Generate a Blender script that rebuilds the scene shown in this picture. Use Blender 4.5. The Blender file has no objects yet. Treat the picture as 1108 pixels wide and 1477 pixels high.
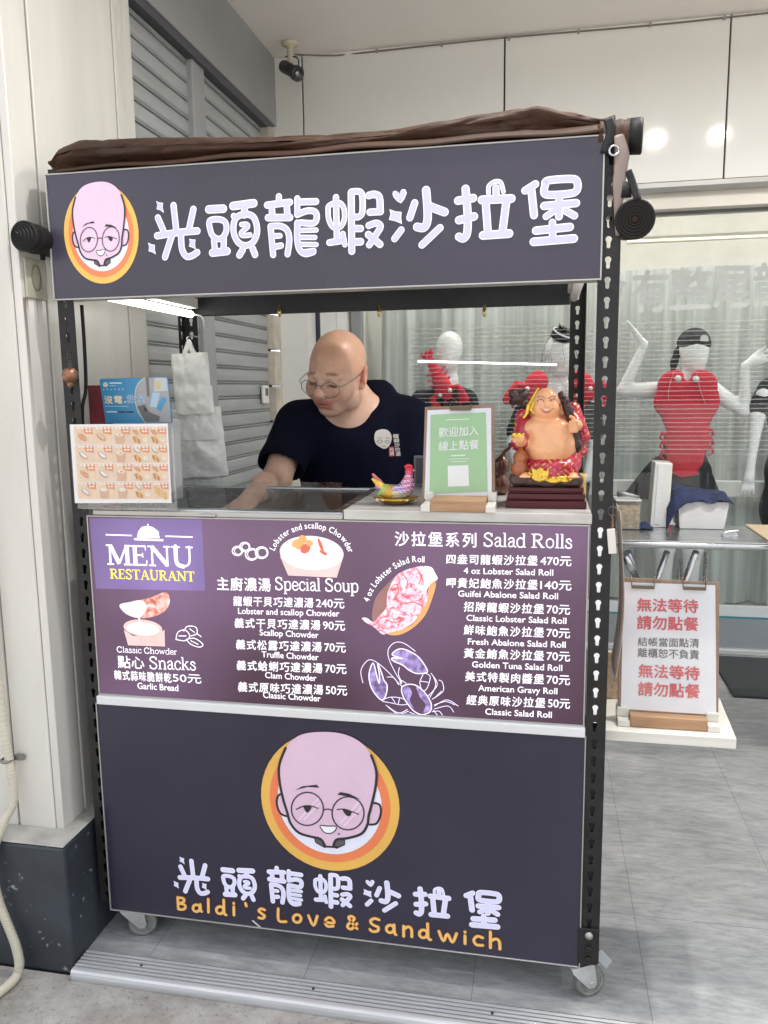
import bpy, bmesh, math, random
import numpy as np
from mathutils import Vector, Matrix, noise as mnoise
random.seed(4)
rad = math.radians
S = bpy.context.scene
COL = S.collection

# ------------------------------------------------------------------ camera
F_PX = 1154.842; CX, CY, IMW, IMH = 554.0, 738.5, 1108, 1477
CAM = np.array([-0.10308, -1.67146, 1.37272])
def rot_xyz(rx, ry, rz):
    c, s = math.cos, math.sin
    Rz = np.array([[c(rz), -s(rz), 0], [s(rz), c(rz), 0], [0, 0, 1]])
    Rx = np.array([[1, 0, 0], [0, c(rx), -s(rx)], [0, s(rx), c(rx)]])
    Ry = np.array([[c(ry), -s(ry), 0], [s(ry), c(ry), 0], [0, 0, 1]])
    return Rz @ Rx @ Ry
RC = rot_xyz(1.418725, -0.012803, 0.195859)
cd = bpy.data.cameras.new('camera')
cam = bpy.data.objects.new('camera', cd); COL.objects.link(cam)
cd.sensor_fit = 'VERTICAL'; cd.sensor_height = 24.0; cd.lens = 24.0 * F_PX / IMH
cd.clip_start = 0.05; cd.clip_end = 400
M4 = Matrix.Identity(4)
for i in range(3):
    for j in range(3): M4[i][j] = RC[i, j]
    M4[i][3] = CAM[i]
cam.matrix_world = M4
S.camera = cam

# ------------------------------------------------------------------ light
w = bpy.data.worlds.new("World"); S.world = w; w.use_nodes = True
nt = w.node_tree
bg = nt.nodes['Background']
sky = nt.nodes.new('ShaderNodeTexSky'); sky.sky_type = 'NISHITA'; sky.sun_disc = False
SUN_EL, SUN_AZ = rad(62), rad(18)
sky.sun_elevation = SUN_EL; sky.sun_rotation = SUN_AZ
sky.dust_density = 4.0; sky.air_density = 1.0; sky.ozone_density = 1.0
hs = nt.nodes.new('ShaderNodeHueSaturation'); hs.inputs['Saturation'].default_value = 0.22
nt.links.new(sky.outputs[0], hs.inputs['Color']); nt.links.new(hs.outputs[0], bg.inputs[0])
bg.inputs[1].default_value = 0.15
sl = bpy.data.lights.new('sun', 'SUN'); sl.energy = 3.0; sl.angle = rad(2); sl.color = (1.0, 0.965, 0.91)
sun = bpy.data.objects.new('sun', sl); COL.objects.link(sun)
sdir = Vector((math.cos(SUN_EL) * math.sin(SUN_AZ), math.cos(SUN_EL) * math.cos(SUN_AZ), math.sin(SUN_EL)))
sun.rotation_euler = sdir.to_track_quat('Z', 'Y').to_euler()
sun.location = (0, -6, 8)
S.view_settings.view_transform = 'Standard'; S.view_settings.look = 'None'
S.view_settings.gamma = 1.0; S.view_settings.use_curve_mapping = False
S.view_settings.exposure = 1.62
S.cycles.max_bounces = 10; S.cycles.transparent_max_bounces = 16; S.cycles.diffuse_bounces = 5
S.cycles.use_denoising = True
S.cycles.caustics_reflective = False; S.cycles.caustics_refractive = False

# ------------------------------------------------------------------ pixel -> plane measuring
def ray(u, v): return RC @ np.array([(u - CX) / F_PX, -(v - CY) / F_PX, -1.0])
def at(u, v, Y):
    d = ray(u, v); return CAM + d * ((Y - CAM[1]) / d[1])
def atX(u, v, X):
    d = ray(u, v); return CAM + d * ((X - CAM[0]) / d[0])
def atZ(u, v, Z):
    d = ray(u, v); return CAM + d * ((Z - CAM[2]) / d[2])

# ------------------------------------------------------------------ materials
def N(nt, t, **kw):
    n = nt.nodes.new(t)
    for k, v in kw.items(): setattr(n, k, v)
    return n
MATS = {}
def mat(name, col, rough=0.5, metal=0.0, var=0.06, scale=6.0, bump=0.0, bscale=60.0, emit=None, estr=0.0,
        stretch=None, spec=None, col2=None, attr=False, sss=0.0, coat=0.0, rvar=0.0, detail=4.0):
    """procedural principled material: noise-varied colour, roughness and bump"""
    if name in MATS: return MATS[name]
    m = bpy.data.materials.new(name); m.use_nodes = True; t = m.node_tree
    b = t.nodes['Principled BSDF']
    b.inputs['Roughness'].default_value = rough; b.inputs['Metallic'].default_value = metal
    if spec is not None: b.inputs['Specular IOR Level'].default_value = spec
    if coat: b.inputs['Coat Weight'].default_value = coat; b.inputs['Coat Roughness'].default_value = 0.08
    tc = N(t, 'ShaderNodeTexCoord'); vec = tc.outputs['Object']
    if stretch:
        mp = N(t, 'ShaderNodeMapping'); mp.inputs['Scale'].default_value = stretch
        t.links.new(vec, mp.inputs[0]); vec = mp.outputs[0]
    nz = N(t, 'ShaderNodeTexNoise'); nz.inputs['Scale'].default_value = scale; nz.inputs['Detail'].default_value = detail
    nz.inputs['Roughness'].default_value = 0.6
    t.links.new(vec, nz.inputs['Vector'])
    c = list(col) + [1]
    if attr:
        at_ = N(t, 'ShaderNodeAttribute', attribute_name='Col')
        mx = N(t, 'ShaderNodeMix', data_type='RGBA', blend_type='MULTIPLY'); mx.inputs[0].default_value = 1
        cr = N(t, 'ShaderNodeValToRGB')
        cr.color_ramp.elements[0].position = .3; cr.color_ramp.elements[1].position = .7
        a = 1 - var; cr.color_ramp.elements[0].color = (a, a, a, 1); a = 1 + var; cr.color_ramp.elements[1].color = (a, a, a, 1)
        t.links.new(nz.outputs[0], cr.inputs[0]); t.links.new(at_.outputs['Color'], mx.inputs[6]); t.links.new(cr.outputs[0], mx.inputs[7])
        cout = mx.outputs[2]
    else:
        cr = N(t, 'ShaderNodeValToRGB')
        cr.color_ramp.elements[0].position = .3; cr.color_ramp.elements[1].position = .72
        lo = [x * (1 - var) for x in col]; hi = list(col2) if col2 else [min(1, x * (1 + var)) for x in col]
        if col2: lo = list(col)
        cr.color_ramp.elements[0].color = lo + [1]; cr.color_ramp.elements[1].color = hi + [1]
        t.links.new(nz.outputs[0], cr.inputs[0]); cout = cr.outputs[0]
    t.links.new(cout, b.inputs['Base Color'])
    if rvar:
        mr = N(t, 'ShaderNodeMapRange'); mr.inputs[3].default_value = max(0, rough - rvar); mr.inputs[4].default_value = min(1, rough + rvar)
        t.links.new(nz.outputs[0], mr.inputs[0]); t.links.new(mr.outputs[0], b.inputs['Roughness'])
    if bump:
        n2 = N(t, 'ShaderNodeTexNoise'); n2.inputs['Scale'].default_value = bscale; n2.inputs['Detail'].default_value = 3
        t.links.new(vec, n2.inputs['Vector'])
        bp = N(t, 'ShaderNodeBump'); bp.inputs['Strength'].default_value = bump; bp.inputs['Distance'].default_value = 0.01
        t.links.new(n2.outputs[0], bp.inputs['Height']); t.links.new(bp.outputs[0], b.inputs['Normal'])
    if emit is not None:
        b.inputs['Emission Color'].default_value = list(emit) + [1]; b.inputs['Emission Strength'].default_value = estr
    if sss:
        b.inputs['Subsurface Weight'].default_value = sss; b.inputs['Subsurface Radius'].default_value = (1, .35, .2)
        b.inputs['Subsurface Scale'].default_value = 0.008
    m['t'] = 1
    MATS[name] = m
    return m

def glassmat(name, tint=(1, 1, 1), gloss=0.09, rough=0.0):
    if name in MATS: return MATS[name]
    m = bpy.data.materials.new(name); m.use_nodes = True; t = m.node_tree
    for n in list(t.nodes): t.nodes.remove(n)
    o = N(t, 'ShaderNodeOutputMaterial'); tr = N(t, 'ShaderNodeBsdfTransparent'); tr.inputs[0].default_value = list(tint) + [1]
    g = N(t, 'ShaderNodeBsdfGlossy'); g.inputs['Roughness'].default_value = rough
    mx = N(t, 'ShaderNodeMixShader'); fr = N(t, 'ShaderNodeLayerWeight'); fr.inputs['Blend'].default_value = 0.35
    ml = N(t, 'ShaderNodeMath', operation='MULTIPLY_ADD'); ml.inputs[1].default_value = 0.35; ml.inputs[2].default_value = gloss
    t.links.new(fr.outputs['Fresnel'], ml.inputs[0]); t.links.new(ml.outputs[0], mx.inputs[0])
    t.links.new(tr.outputs[0], mx.inputs[1]); t.links.new(g.outputs[0], mx.inputs[2]); t.links.new(mx.outputs[0], o.inputs[0])
    MATS[name] = m; return m
def veilmat(name, col, alpha, rough=.6, emit=0):
    """thin translucent sheet (film, frosted lettering, net)"""
    if name in MATS: return MATS[name]
    m = mat(name, col, rough); b = m.node_tree.nodes['Principled BSDF']; b.inputs['Alpha'].default_value = alpha
    return m

# ------------------------------------------------------------------ mesh building
class MB:
    def __init__(s): s.v = []; s.f = []; s.m = []; s.sm = []; s.cols = None
    def add(s, vs, fs, mi=0, smooth=False):
        o = len(s.v); s.v += [tuple(float(q) for q in p) for p in vs]
        for f in fs: s.f.append(tuple(i + o for i in f)); s.m.append(mi); s.sm.append(smooth)
        return s
    def poly(s, pts, mi=0): return s.add(pts, [tuple(range(len(pts)))], mi)
    def box(s, x0, x1, y0, y1, z0, z1, mi=0):
        v = [(x, y, z) for z in (z0, z1) for y in (y0, y1) for x in (x0, x1)]
        return s.add(v, [(0, 2, 3, 1), (4, 5, 7, 6), (0, 1, 5, 4), (2, 6, 7, 3), (0, 4, 6, 2), (1, 3, 7, 5)], mi)
    def obox(s, c, ax, half, mi=0):
        c = np.array(c, float); A = [np.array(a, float) for a in ax]; v = []
        for k in (-1, 1):
            for j in (-1, 1):
                for i in (-1, 1): v.append(c + A[0] * half[0] * i + A[1] * half[1] * j + A[2] * half[2] * k)
        return s.add(v, [(0, 2, 3, 1), (4, 5, 7, 6), (0, 1, 5, 4), (2, 6, 7, 3), (0, 4, 6, 2), (1, 3, 7, 5)], mi)
    def tube(s, pts, r, n=10, mi=0, caps=True, flat=None):
        P = [np.array(p, float) for p in pts]; rs = r if isinstance(r, (list, tuple)) else [r] * len(P)
        T = []
        for i in range(len(P)):
            d = P[min(i + 1, len(P) - 1)] - P[max(i - 1, 0)]; T.append(d / (np.linalg.norm(d) + 1e-12))
        a = np.array([0, 0, 1.]) if abs(T[0][2]) < .9 else np.array([1., 0, 0])
        u = np.cross(T[0], a); u /= np.linalg.norm(u); vs = []
        for i, p in enumerate(P):
            u = u - T[i] * (u @ T[i]); u /= np.linalg.norm(u) + 1e-12; w_ = np.cross(T[i], u)
            for k in range(n):
                th = 2 * math.pi * k / n; q = u * math.cos(th) + w_ * math.sin(th)
                if flat is not None: q = q * np.array(flat)
                vs.append(p + q * rs[i])
        fs = [(i * n + k, i * n + (k + 1) % n, (i + 1) * n + (k + 1) % n, (i + 1) * n + k) for i in range(len(P) - 1) for k in range(n)]
        s.add(vs, fs, mi, True)
        if caps:
            o = len(s.v) - len(vs)
            s.f.append(tuple(o + k for k in reversed(range(n)))); s.m.append(mi); s.sm.append(False)
            s.f.append(tuple(o + (len(P) - 1) * n + k for k in range(n))); s.m.append(mi); s.sm.append(False)
        return s
    def lathe(s, prof, c, ax=(0, 0, 1), n=24, mi=0, cap=True):
        ax = np.array(ax, float); ax /= np.linalg.norm(ax)
        a = np.array([0, 0, 1.]) if abs(ax[2]) < .9 else np.array([1., 0, 0])
        u = np.cross(ax, a); u /= np.linalg.norm(u); w_ = np.cross(ax, u); vs = []
        c = np.array(c, float)
        for (r, z) in prof:
            for k in range(n):
                th = 2 * math.pi * k / n; vs.append(c + ax * z + (u * math.cos(th) + w_ * math.sin(th)) * r)
        fs = [(i * n + k, i * n + (k + 1) % n, (i + 1) * n + (k + 1) % n, (i + 1) * n + k) for i in range(len(prof) - 1) for k in range(n)]
        s.add(vs, fs, mi, True)
        if cap:
            o = len(s.v) - len(vs)
            if prof[0][0] > 1e-5: s.f.append(tuple(o + k for k in reversed(range(n)))); s.m.append(mi); s.sm.append(False)
            if prof[-1][0] > 1e-5: s.f.append(tuple(o + (len(prof) - 1) * n + k for k in range(n))); s.m.append(mi); s.sm.append(False)
        return s
    def grid(s, fn, nu, nv, mi=0, smooth=True, closed_u=False):
        vs = [fn(i / nu, j / nv) for j in range(nv + 1) for i in range(nu + 1)]
        return s.add(vs, [(j * (nu + 1) + i, j * (nu + 1) + i + 1, (j + 1) * (nu + 1) + i + 1, (j + 1) * (nu + 1) + i) for j in range(nv) for i in range(nu)], mi, smooth)
    def prism(s, pts2, fn, d0, d1, mi=0):
        """closed outline pts2 (2D) extruded: fn(a,b,d)->3D"""
        n = len(pts2); v = [fn(a, b, d0) for a, b in pts2] + [fn(a, b, d1) for a, b in pts2]
        fs = [tuple(range(n)), tuple(range(2 * n - 1, n - 1, -1))] + [(i, i + n, (i + 1) % n + n, (i + 1) % n) for i in range(n)]
        return s.add(v, fs, mi)

ORG = {}
def setp(o, label=None, cat=None, group=None, kind=None):
    if label: o['label'] = label
    if cat: o['category'] = cat
    if group: o['group'] = group
    if kind: o['kind'] = kind
    return o
def thing(name, loc, label, cat, group=None):
    o = bpy.data.objects.new(name, None); COL.objects.link(o); o.empty_display_size = .05
    o.location = loc; ORG[o.name] = np.array(loc, float)
    return setp(o, label, cat, group)
def build(name, mb, mats, parent=None, bevel=0.0, solid=0.0, loc=None, seg=2, fixn=True):
    org = ORG[parent.name] if parent else (np.array(loc, float) if loc is not None else np.zeros(3))
    me = bpy.data.meshes.new(name)
    if not isinstance(mats, (list, tuple)): mats = [mats]
    V = [tuple(np.array(p) - org) for p in mb.v]
    me.from_pydata(V, [], mb.f)
    for m_ in mats: me.materials.append(m_)
    me.polygons.foreach_set('material_index', mb.m); me.polygons.foreach_set('use_smooth', mb.sm)
    if mb.cols is not None:
        a = me.color_attributes.new('Col', 'FLOAT_COLOR', 'POINT')
        a.data.foreach_set('color', np.c_[mb.cols, np.ones(len(mb.cols))].astype(np.float32).ravel())
    me.update()
    if bevel or fixn:
        bm = bmesh.new(); bm.from_mesh(me)
        if fixn and bevel: bmesh.ops.remove_doubles(bm, verts=bm.verts, dist=1e-6)
        if fixn: bmesh.ops.recalc_face_normals(bm, faces=bm.faces)
        if bevel:
            es = [e for e in bm.edges if len(e.link_faces) == 2 and e.calc_face_angle(0) > rad(40)]
            bmesh.ops.bevel(bm, geom=es, offset=bevel, segments=seg, affect='EDGES', profile=.5, clamp_overlap=True)
        bm.to_mesh(me); bm.free()
    o = bpy.data.objects.new(name, me); COL.objects.link(o)
    ORG[o.name] = org
    if parent: o.parent = parent
    elif loc is not None: o.location = loc
    if solid:
        md = o.modifiers.new('thickness', 'SOLIDIFY'); md.thickness = solid; md.offset = 0
    return o
def single(name, mb, mats, label, cat, loc, group=None, local=False, **kw):
    if local: mb.v = [tuple(np.array(q) + np.array(loc, float)) for q in mb.v]
    return setp(build(name, mb, mats, None, loc=loc, **kw), label, cat, group)

# ------------------------------------------------------------------ flat print on a plane
class Plane:
    """a flat printed surface: px(u,v) measures photo pixels onto it"""
    def __init__(s, p0, n, eps=1.0):
        s.p = np.array(p0, float); s.n = np.array(n, float); s.n /= np.linalg.norm(s.n)
        z = np.array([0, 0, 1.]); s.b = z - s.n * (z @ s.n); s.b /= np.linalg.norm(s.b); s.a = np.cross(s.b, s.n)
    def uv(s, u, v):
        d = ray(u, v); t = ((s.p - CAM) @ s.n) / (d @ s.n); q = CAM + d * t - s.p
        return np.array([q @ s.a, q @ s.b])
    def P(s, a, b, off=0.0): return s.p + s.a * a + s.b * b + s.n * off
    def px(s, u, v, off=0.0): a, b = s.uv(u, v); return s.P(a, b, off)
def smooth_line(pts, sub=5, closed=False):
    P = [np.array(p, float) for p in pts]; n = len(P); out = []
    if n < 3 and not closed: return P
    rng = range(n) if closed else range(n - 1)
    for i in rng:
        g = (lambda k: P[k % n]) if closed else (lambda k: P[max(0, min(n - 1, k))])
        p0, p1, p2, p3 = g(i - 1), g(i), g(i + 1), g(i + 2)
        for j in range(sub):
            t = j / sub
            out.append(.5 * ((2 * p1) + (-p0 + p2) * t + (2 * p0 - 5 * p1 + 4 * p2 - p3) * t * t + (-p0 + 3 * p1 - 3 * p2 + p3) * t ** 3))
    if not closed: out.append(P[-1])
    return out
def stroke(mb, pl, pts, wd, off, mi=0, closed=False, sub=5, cap=True, raw=False):
    """pen stroke of width wd (plane metres) along plane-coordinate points"""
    L = [np.array(p, float) for p in pts] if raw else smooth_line(pts, sub, closed)
    if closed: L = L + [L[0]]
    n = len(L); h = wd / 2; lft = []; rgt = []
    for i in range(n):
        if closed: d = L[(i + 1) % (n - 1)] - L[(i - 1) % (n - 1)]
        else: d = L[min(n - 1, i + 1)] - L[max(0, i - 1)]
        d = d / (np.linalg.norm(d) + 1e-9); nn = np.array([-d[1], d[0]])
        lft.append(L[i] + nn * h); rgt.append(L[i] - nn * h)
    vs = [pl.P(*p, off) for p in lft] + [pl.P(*p, off) for p in rgt]
    mb.add(vs, [(i, i + 1, n + i + 1, n + i) for i in range(n - 1)], mi)
    if cap and not closed:
        for e, (c, q) in enumerate(((L[0], L[0] - L[1]), (L[-1], L[-1] - L[-2]))):
            a0 = math.atan2(q[1], q[0]) - math.pi / 2
            arc = [c + h * np.array([math.cos(a0 + math.pi * k / 8), math.sin(a0 + math.pi * k / 8)]) for k in range(9)]
            mb.poly([pl.P(*p, off) for p in arc], mi)
def blob(mb, pl, pts, off, mi=0, sub=5, sharp=False):
    L = [np.array(p, float) for p in pts] if sharp else smooth_line(pts, sub, True)
    mb.poly([pl.P(*p, off) for p in L], mi)
def disc(mb, pl, c, r, off, mi=0, n=48, ry=None, rot=0):
    ry = ry or r; cr, sr = math.cos(rot), math.sin(rot); L = []
    for k in range(n):
        x, y = r * math.cos(2 * math.pi * k / n), ry * math.sin(2 * math.pi * k / n)
        L.append((c[0] + x * cr - y * sr, c[1] + x * sr + y * cr))
    mb.poly([pl.P(*p, off) for p in L], mi)
def Zc(pl, x0, y0, sc):
    """zoomed-view coordinates -> plane coordinates"""
    return lambda x, y: pl.uv(x0 + x / sc, y0 + y / sc)
_TX = {}
def textmesh(s, bold=0.0, sp=1.0):
    k = (s, bold, sp)
    if k not in _TX:
        c = bpy.data.curves.new('t', 'FONT'); c.body = s; c.resolution_u = 3; c.offset = bold; c.space_character = sp
        o = bpy.data.objects.new('t', c); me = o.to_mesh()
        v = np.array([tuple(x.co)[:2] for x in me.vertices]); f = [tuple(p.vertices) for p in me.polygons]
        o.to_mesh_clear(); bpy.data.objects.remove(o); bpy.data.curves.remove(c)
        _TX[k] = (v, f)
    return _TX[k]
def iscjk(s): return any(ord(c) > 0x2E80 for c in s)
def text(mb, pl, s, u0, v0, u1, v1, h, off=.0012, mi=0, bold=0.0, slant=0.0, sp=1.0):
    """lettering whose baseline runs between two measured photo points; h = cap (or CJK) height in photo px"""
    cj = iscjk(s); v, f = textmesh(s, 0.0 if cj else bold, sp)
    if not len(f): return
    a0 = pl.uv(u0, v0); a1 = pl.uv(u1, v1); d = a1 - a0
    up = pl.uv((u0 + u1) / 2, (v0 + v1) / 2 - h) - pl.uv((u0 + u1) / 2, (v0 + v1) / 2); hh = abs(up[1])
    x0, x1 = v[:, 0].min(), v[:, 0].max()
    if iscjk(s): base, full = -0.085, 0.93
    else: base, full = 0.0, 0.70
    pts = []
    for x, y in v:
        t = (x - x0) / (x1 - x0); yy = (y - base) / full * hh
        pts.append(a0 + d * t + np.array([slant * yy, yy]))
    sh = [(0, 0)]
    if cj and bold: b = bold * hh * .9; sh = [(-b, 0), (b, 0), (0, b), (0, -b)]
    for i, (dx, dy) in enumerate(sh): mb.add([pl.P(p[0] + dx, p[1] + dy, off + i * 3e-5) for p in pts], f, mi)
def arctext(mb, pl, s, pts, h, off=.0012, mi=0, bold=0.0):
    """letters set one by one along a measured curve (photo px)"""
    L = smooth_line([pl.uv(*p) for p in pts], 12); seg = [0]
    for i in range(1, len(L)): seg.append(seg[-1] + np.linalg.norm(L[i] - L[i - 1]))
    m = [i for i in range(len(s))]; adv = []
    for ch in s:
        if ch == ' ': adv.append(.28); continue
        v, f = textmesh(ch, bold); adv.append(v[:, 0].max() - v[:, 0].min() + .10)
    tot = sum(adv); x = 0; k = seg[-1] / tot; hh = h * np.linalg.norm(pl.uv(500, 900) - pl.uv(501, 900))
    for ch, ad in zip(s, adv):
        if ch != ' ':
            v, f = textmesh(ch, bold); q = (x + ad / 2) * k
            i = max(1, min(len(L) - 1, next((j for j in range(len(L)) if seg[j] >= q), len(L) - 1)))
            t = (q - seg[i - 1]) / (seg[i] - seg[i - 1]); p = L[i - 1] * (1 - t) + L[i] * t
            d = L[i] - L[i - 1]; d /= np.linalg.norm(d); nn = np.array([-d[1], d[0]]); xc = (v[:, 0].min() + v[:, 0].max()) / 2
            mb.add([pl.P(*(p + d * (a - xc) * k + nn * (b / .7 * hh)), off) for a, b in v], f, mi)
        x += ad

# ------------------------------------------------------------------ smooth-union solids (organic shapes as ONE surface)
def eul(rx, ry, rz): return np.array(Matrix.Rotation(rz, 3, 'Z') @ Matrix.Rotation(ry, 3, 'Y') @ Matrix.Rotation(rx, 3, 'X'))
class Solid:
    def __init__(s): s.p = []; s.T = (np.eye(3), np.zeros(3))
    def frame(s, R=np.eye(3), t=(0, 0, 0)): s.T = (np.array(R), np.array(t, float)); return s
    def _w(s, p): return s.T[0] @ np.array(p, float) + s.T[1]
    def ell(s, c, r, k=.02, rot=None, col=0, op=0):
        R = s.T[0] @ (eul(*rot) if rot is not None else np.eye(3)); r = np.array([r] * 3 if np.isscalar(r) else r, float)
        s.p.append(('e', s._w(c), r, R, k, col, op)); return s
    def cap(s, a, b, ra, rb=None, k=.02, col=0, op=0):
        s.p.append(('c', s._w(a), s._w(b), ra, ra if rb is None else rb, k, col, op)); return s
    def chain(s, pts, rs, k=.01, col=0, op=0):
        for i in range(len(pts) - 1): s.cap(pts[i], pts[i + 1], rs[i], rs[i + 1], k, col, op)
        return s
    def box(s, c, h, rd, k=.02, rot=None, col=0, op=0):
        R = s.T[0] @ (eul(*rot) if rot is not None else np.eye(3))
        s.p.append(('b', s._w(c), np.array(h, float), R, rd, k, col, op)); return s
    def mesh(s, lo, hi, h, pal, colfn=None, blend=2):
        lo = np.array(lo, float); hi = np.array(hi, float); n = np.ceil((hi - lo) / h).astype(int) + 1
        F = np.full(n, 1e3, np.float32); ax = [lo[i] + h * np.arange(n[i]) for i in range(3)]
        best = np.full(n, 1e3, np.float32); ci = np.zeros(n, np.int16)
        for q in s.p:
            k, col, op = q[-3], q[-2], q[-1]
            if q[0] == 'e': c0 = q[1] - max(q[2]); c1 = q[1] + max(q[2])
            elif q[0] == 'b': e = np.linalg.norm(q[2]); c0 = q[1] - e; c1 = q[1] + e
            else: m_ = max(q[3], q[4]); c0 = np.minimum(q[1], q[2]) - m_; c1 = np.maximum(q[1], q[2]) + m_
            pad = k + 4 * h + .01
            i0 = np.maximum(0, np.floor((c0 - pad - lo) / h).astype(int)); i1 = np.minimum(n, np.ceil((c1 + pad - lo) / h).astype(int) + 1)
            if np.any(i1 <= i0): continue
            X, Y, Z_ = np.meshgrid(ax[0][i0[0]:i1[0]], ax[1][i0[1]:i1[1]], ax[2][i0[2]:i1[2]], indexing='ij')
            P = np.stack([X, Y, Z_], -1).astype(np.float32)
            if q[0] == 'e':
                L = (P - q[1].astype(np.float32)) @ q[3].astype(np.float32); r = q[2].astype(np.float32)
                k0 = np.sqrt(((L / r) ** 2).sum(-1)); k1 = np.sqrt(((L / (r * r)) ** 2).sum(-1)) + 1e-9; d = k0 * (k0 - 1) / k1
                d = np.where(k0 < .05, -r.min(), d)
            elif q[0] == 'c':
                a, b = q[1].astype(np.float32), q[2].astype(np.float32); ba = b - a
                t = np.clip(((P - a) @ ba) / max(ba @ ba, 1e-12), 0, 1)
                d = np.sqrt((((P - a) - t[..., None] * ba) ** 2).sum(-1)) - (q[3] * (1 - t) + q[4] * t)
            else:
                L = np.abs((P - q[1].astype(np.float32)) @ q[3].astype(np.float32)) - (q[2] - q[4]).astype(np.float32)
                d = np.sqrt((np.maximum(L, 0) ** 2).sum(-1)) + np.minimum(L.max(-1), 0) - q[4]
            sl_ = tuple(slice(i0[i], i1[i]) for i in range(3)); A = F[sl_]
            if op == 2:   # paint only
                ci[sl_] = np.where(d < 0, col, ci[sl_]); best[sl_] = np.where(d < 0, -1e3, best[sl_]); continue
            kk = max(k, 1e-5)
            if op == 0:
                hh = np.maximum(kk - np.abs(A - d), 0) / kk; F[sl_] = np.minimum(A, d) - hh * hh * kk * .25
                B = best[sl_]; ci[sl_] = np.where(d < B, col, ci[sl_]); best[sl_] = np.minimum(B, d)
            else:
                hh = np.maximum(kk - np.abs(A + d), 0) / kk; F[sl_] = np.maximum(A, -d) + hh * hh * kk * .25
        V, Q, cell = surfnet(F, lo, h)
        idx = np.clip(np.rint((V - lo) / h).astype(int), 0, n - 1)
        pal = np.array(pal, float); C = pal[ci[idx[:, 0], idx[:, 1], idx[:, 2]]]
        if len(Q):
            for _ in range(blend):
                acc = C.copy(); cnt = np.ones(len(C))
                for a, b in ((0, 1), (1, 2), (2, 3), (3, 0)):
                    np.add.at(acc, Q[:, a], C[Q[:, b]]); np.add.at(cnt, Q[:, a], 1)
                C = acc / cnt[:, None]
        if colfn is not None: C = colfn(V, C)
        mb = MB(); mb.v = [tuple(p) for p in V.tolist()]; mb.f = [tuple(f) for f in Q.tolist()]
        mb.m = [0] * len(Q); mb.sm = [True] * len(Q); mb.cols = C
        return mb
def surfnet(F, lo, h):
    I = F < 0; nx, ny, nz = F.shape
    cnt = sum(I[a:nx - 1 + a, b:ny - 1 + b, c:nz - 1 + c].astype(np.int8) for a in (0, 1) for b in (0, 1) for c in (0, 1))
    cell = np.argwhere((cnt > 0) & (cnt < 8)); nid = -np.ones((nx - 1, ny - 1, nz - 1), np.int64)
    nid[cell[:, 0], cell[:, 1], cell[:, 2]] = np.arange(len(cell))
    acc = np.zeros((len(cell), 3)); ct = np.zeros(len(cell))
    cr = [(a, b, c) for a in (0, 1) for b in (0, 1) for c in (0, 1)]
    for p in cr:
        for d in range(3):
            if p[d]: continue
            q = list(p); q[d] = 1
            fa = F[cell[:, 0] + p[0], cell[:, 1] + p[1], cell[:, 2] + p[2]]; fb = F[cell[:, 0] + q[0], cell[:, 1] + q[1], cell[:, 2] + q[2]]
            m = (fa < 0) != (fb < 0); t = np.where(m, fa / (fa - fb + 1e-20), 0)
            pos = np.array(p, float)[None] + np.zeros((len(cell), 3)); pos[:, d] += t
            acc[m] += pos[m]; ct[m] += 1
    V = lo + h * (cell + acc / np.maximum(ct, 1)[:, None]); Q = []
    for d in range(3):
        e = [1, 1, 1]; sl0 = [slice(None)] * 3; sl1 = [slice(None)] * 3; sl0[d] = slice(0, -1); sl1[d] = slice(1, None)
        ch = np.argwhere(I[tuple(sl0)] != I[tuple(sl1)]); o = [i for i in range(3) if i != d]
        ch = ch[(ch[:, o[0]] > 0) & (ch[:, o[1]] > 0) & (ch[:, o[0]] < F.shape[o[0]] - 1) & (ch[:, o[1]] < F.shape[o[1]] - 1)]
        flip = I[ch[:, 0], ch[:, 1], ch[:, 2]]; q = []
        for a, b in ((1, 1), (0, 1), (0, 0), (1, 0)):
            c = ch.copy(); c[:, o[0]] -= a; c[:, o[1]] -= b; q.append(nid[c[:, 0], c[:, 1], c[:, 2]])
        q = np.stack(q, 1)
        if d == 1: flip = ~flip
        q[~flip] = q[~flip][:, ::-1]; Q.append(q)
    return V, np.concatenate(Q), cell
# ================================================================== SETTING
XL = -1.24; YB = 1.816; YG = 2.60; ZC = 2.765
m_panel = mat('beige_panel', (.56, .545, .505), .30, var=.05, scale=2.2, bump=.02, bscale=9, rvar=.08, stretch=(3, 3, .35), col2=(.68, .66, .615))
m_plaster = mat('pale_plaster', (.55, .535, .49), .55, var=.06, scale=2.6, bump=.08, bscale=24, stretch=(2, 2, .5), col2=(.67, .65, .60), detail=9)
m_gap = mat('dark_joint', (.03, .03, .05), .8)
m_white = mat('white_panel', (.72, .72, .69), .07, var=.03, scale=1.2, rvar=.02, bump=.004, bscale=3)
m_trim = mat('grey_trim', (.42, .42, .40), .4, metal=.2)
m_ceil = mat('ceiling_paint', (.84, .80, .75), .8, var=.05, scale=1.1, bump=.04, bscale=40)
m_alu = mat('brushed_aluminium', (.62, .63, .64), .42, metal=.35, var=.10, scale=14, stretch=(.5, 8, 8), rvar=.08)

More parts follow.
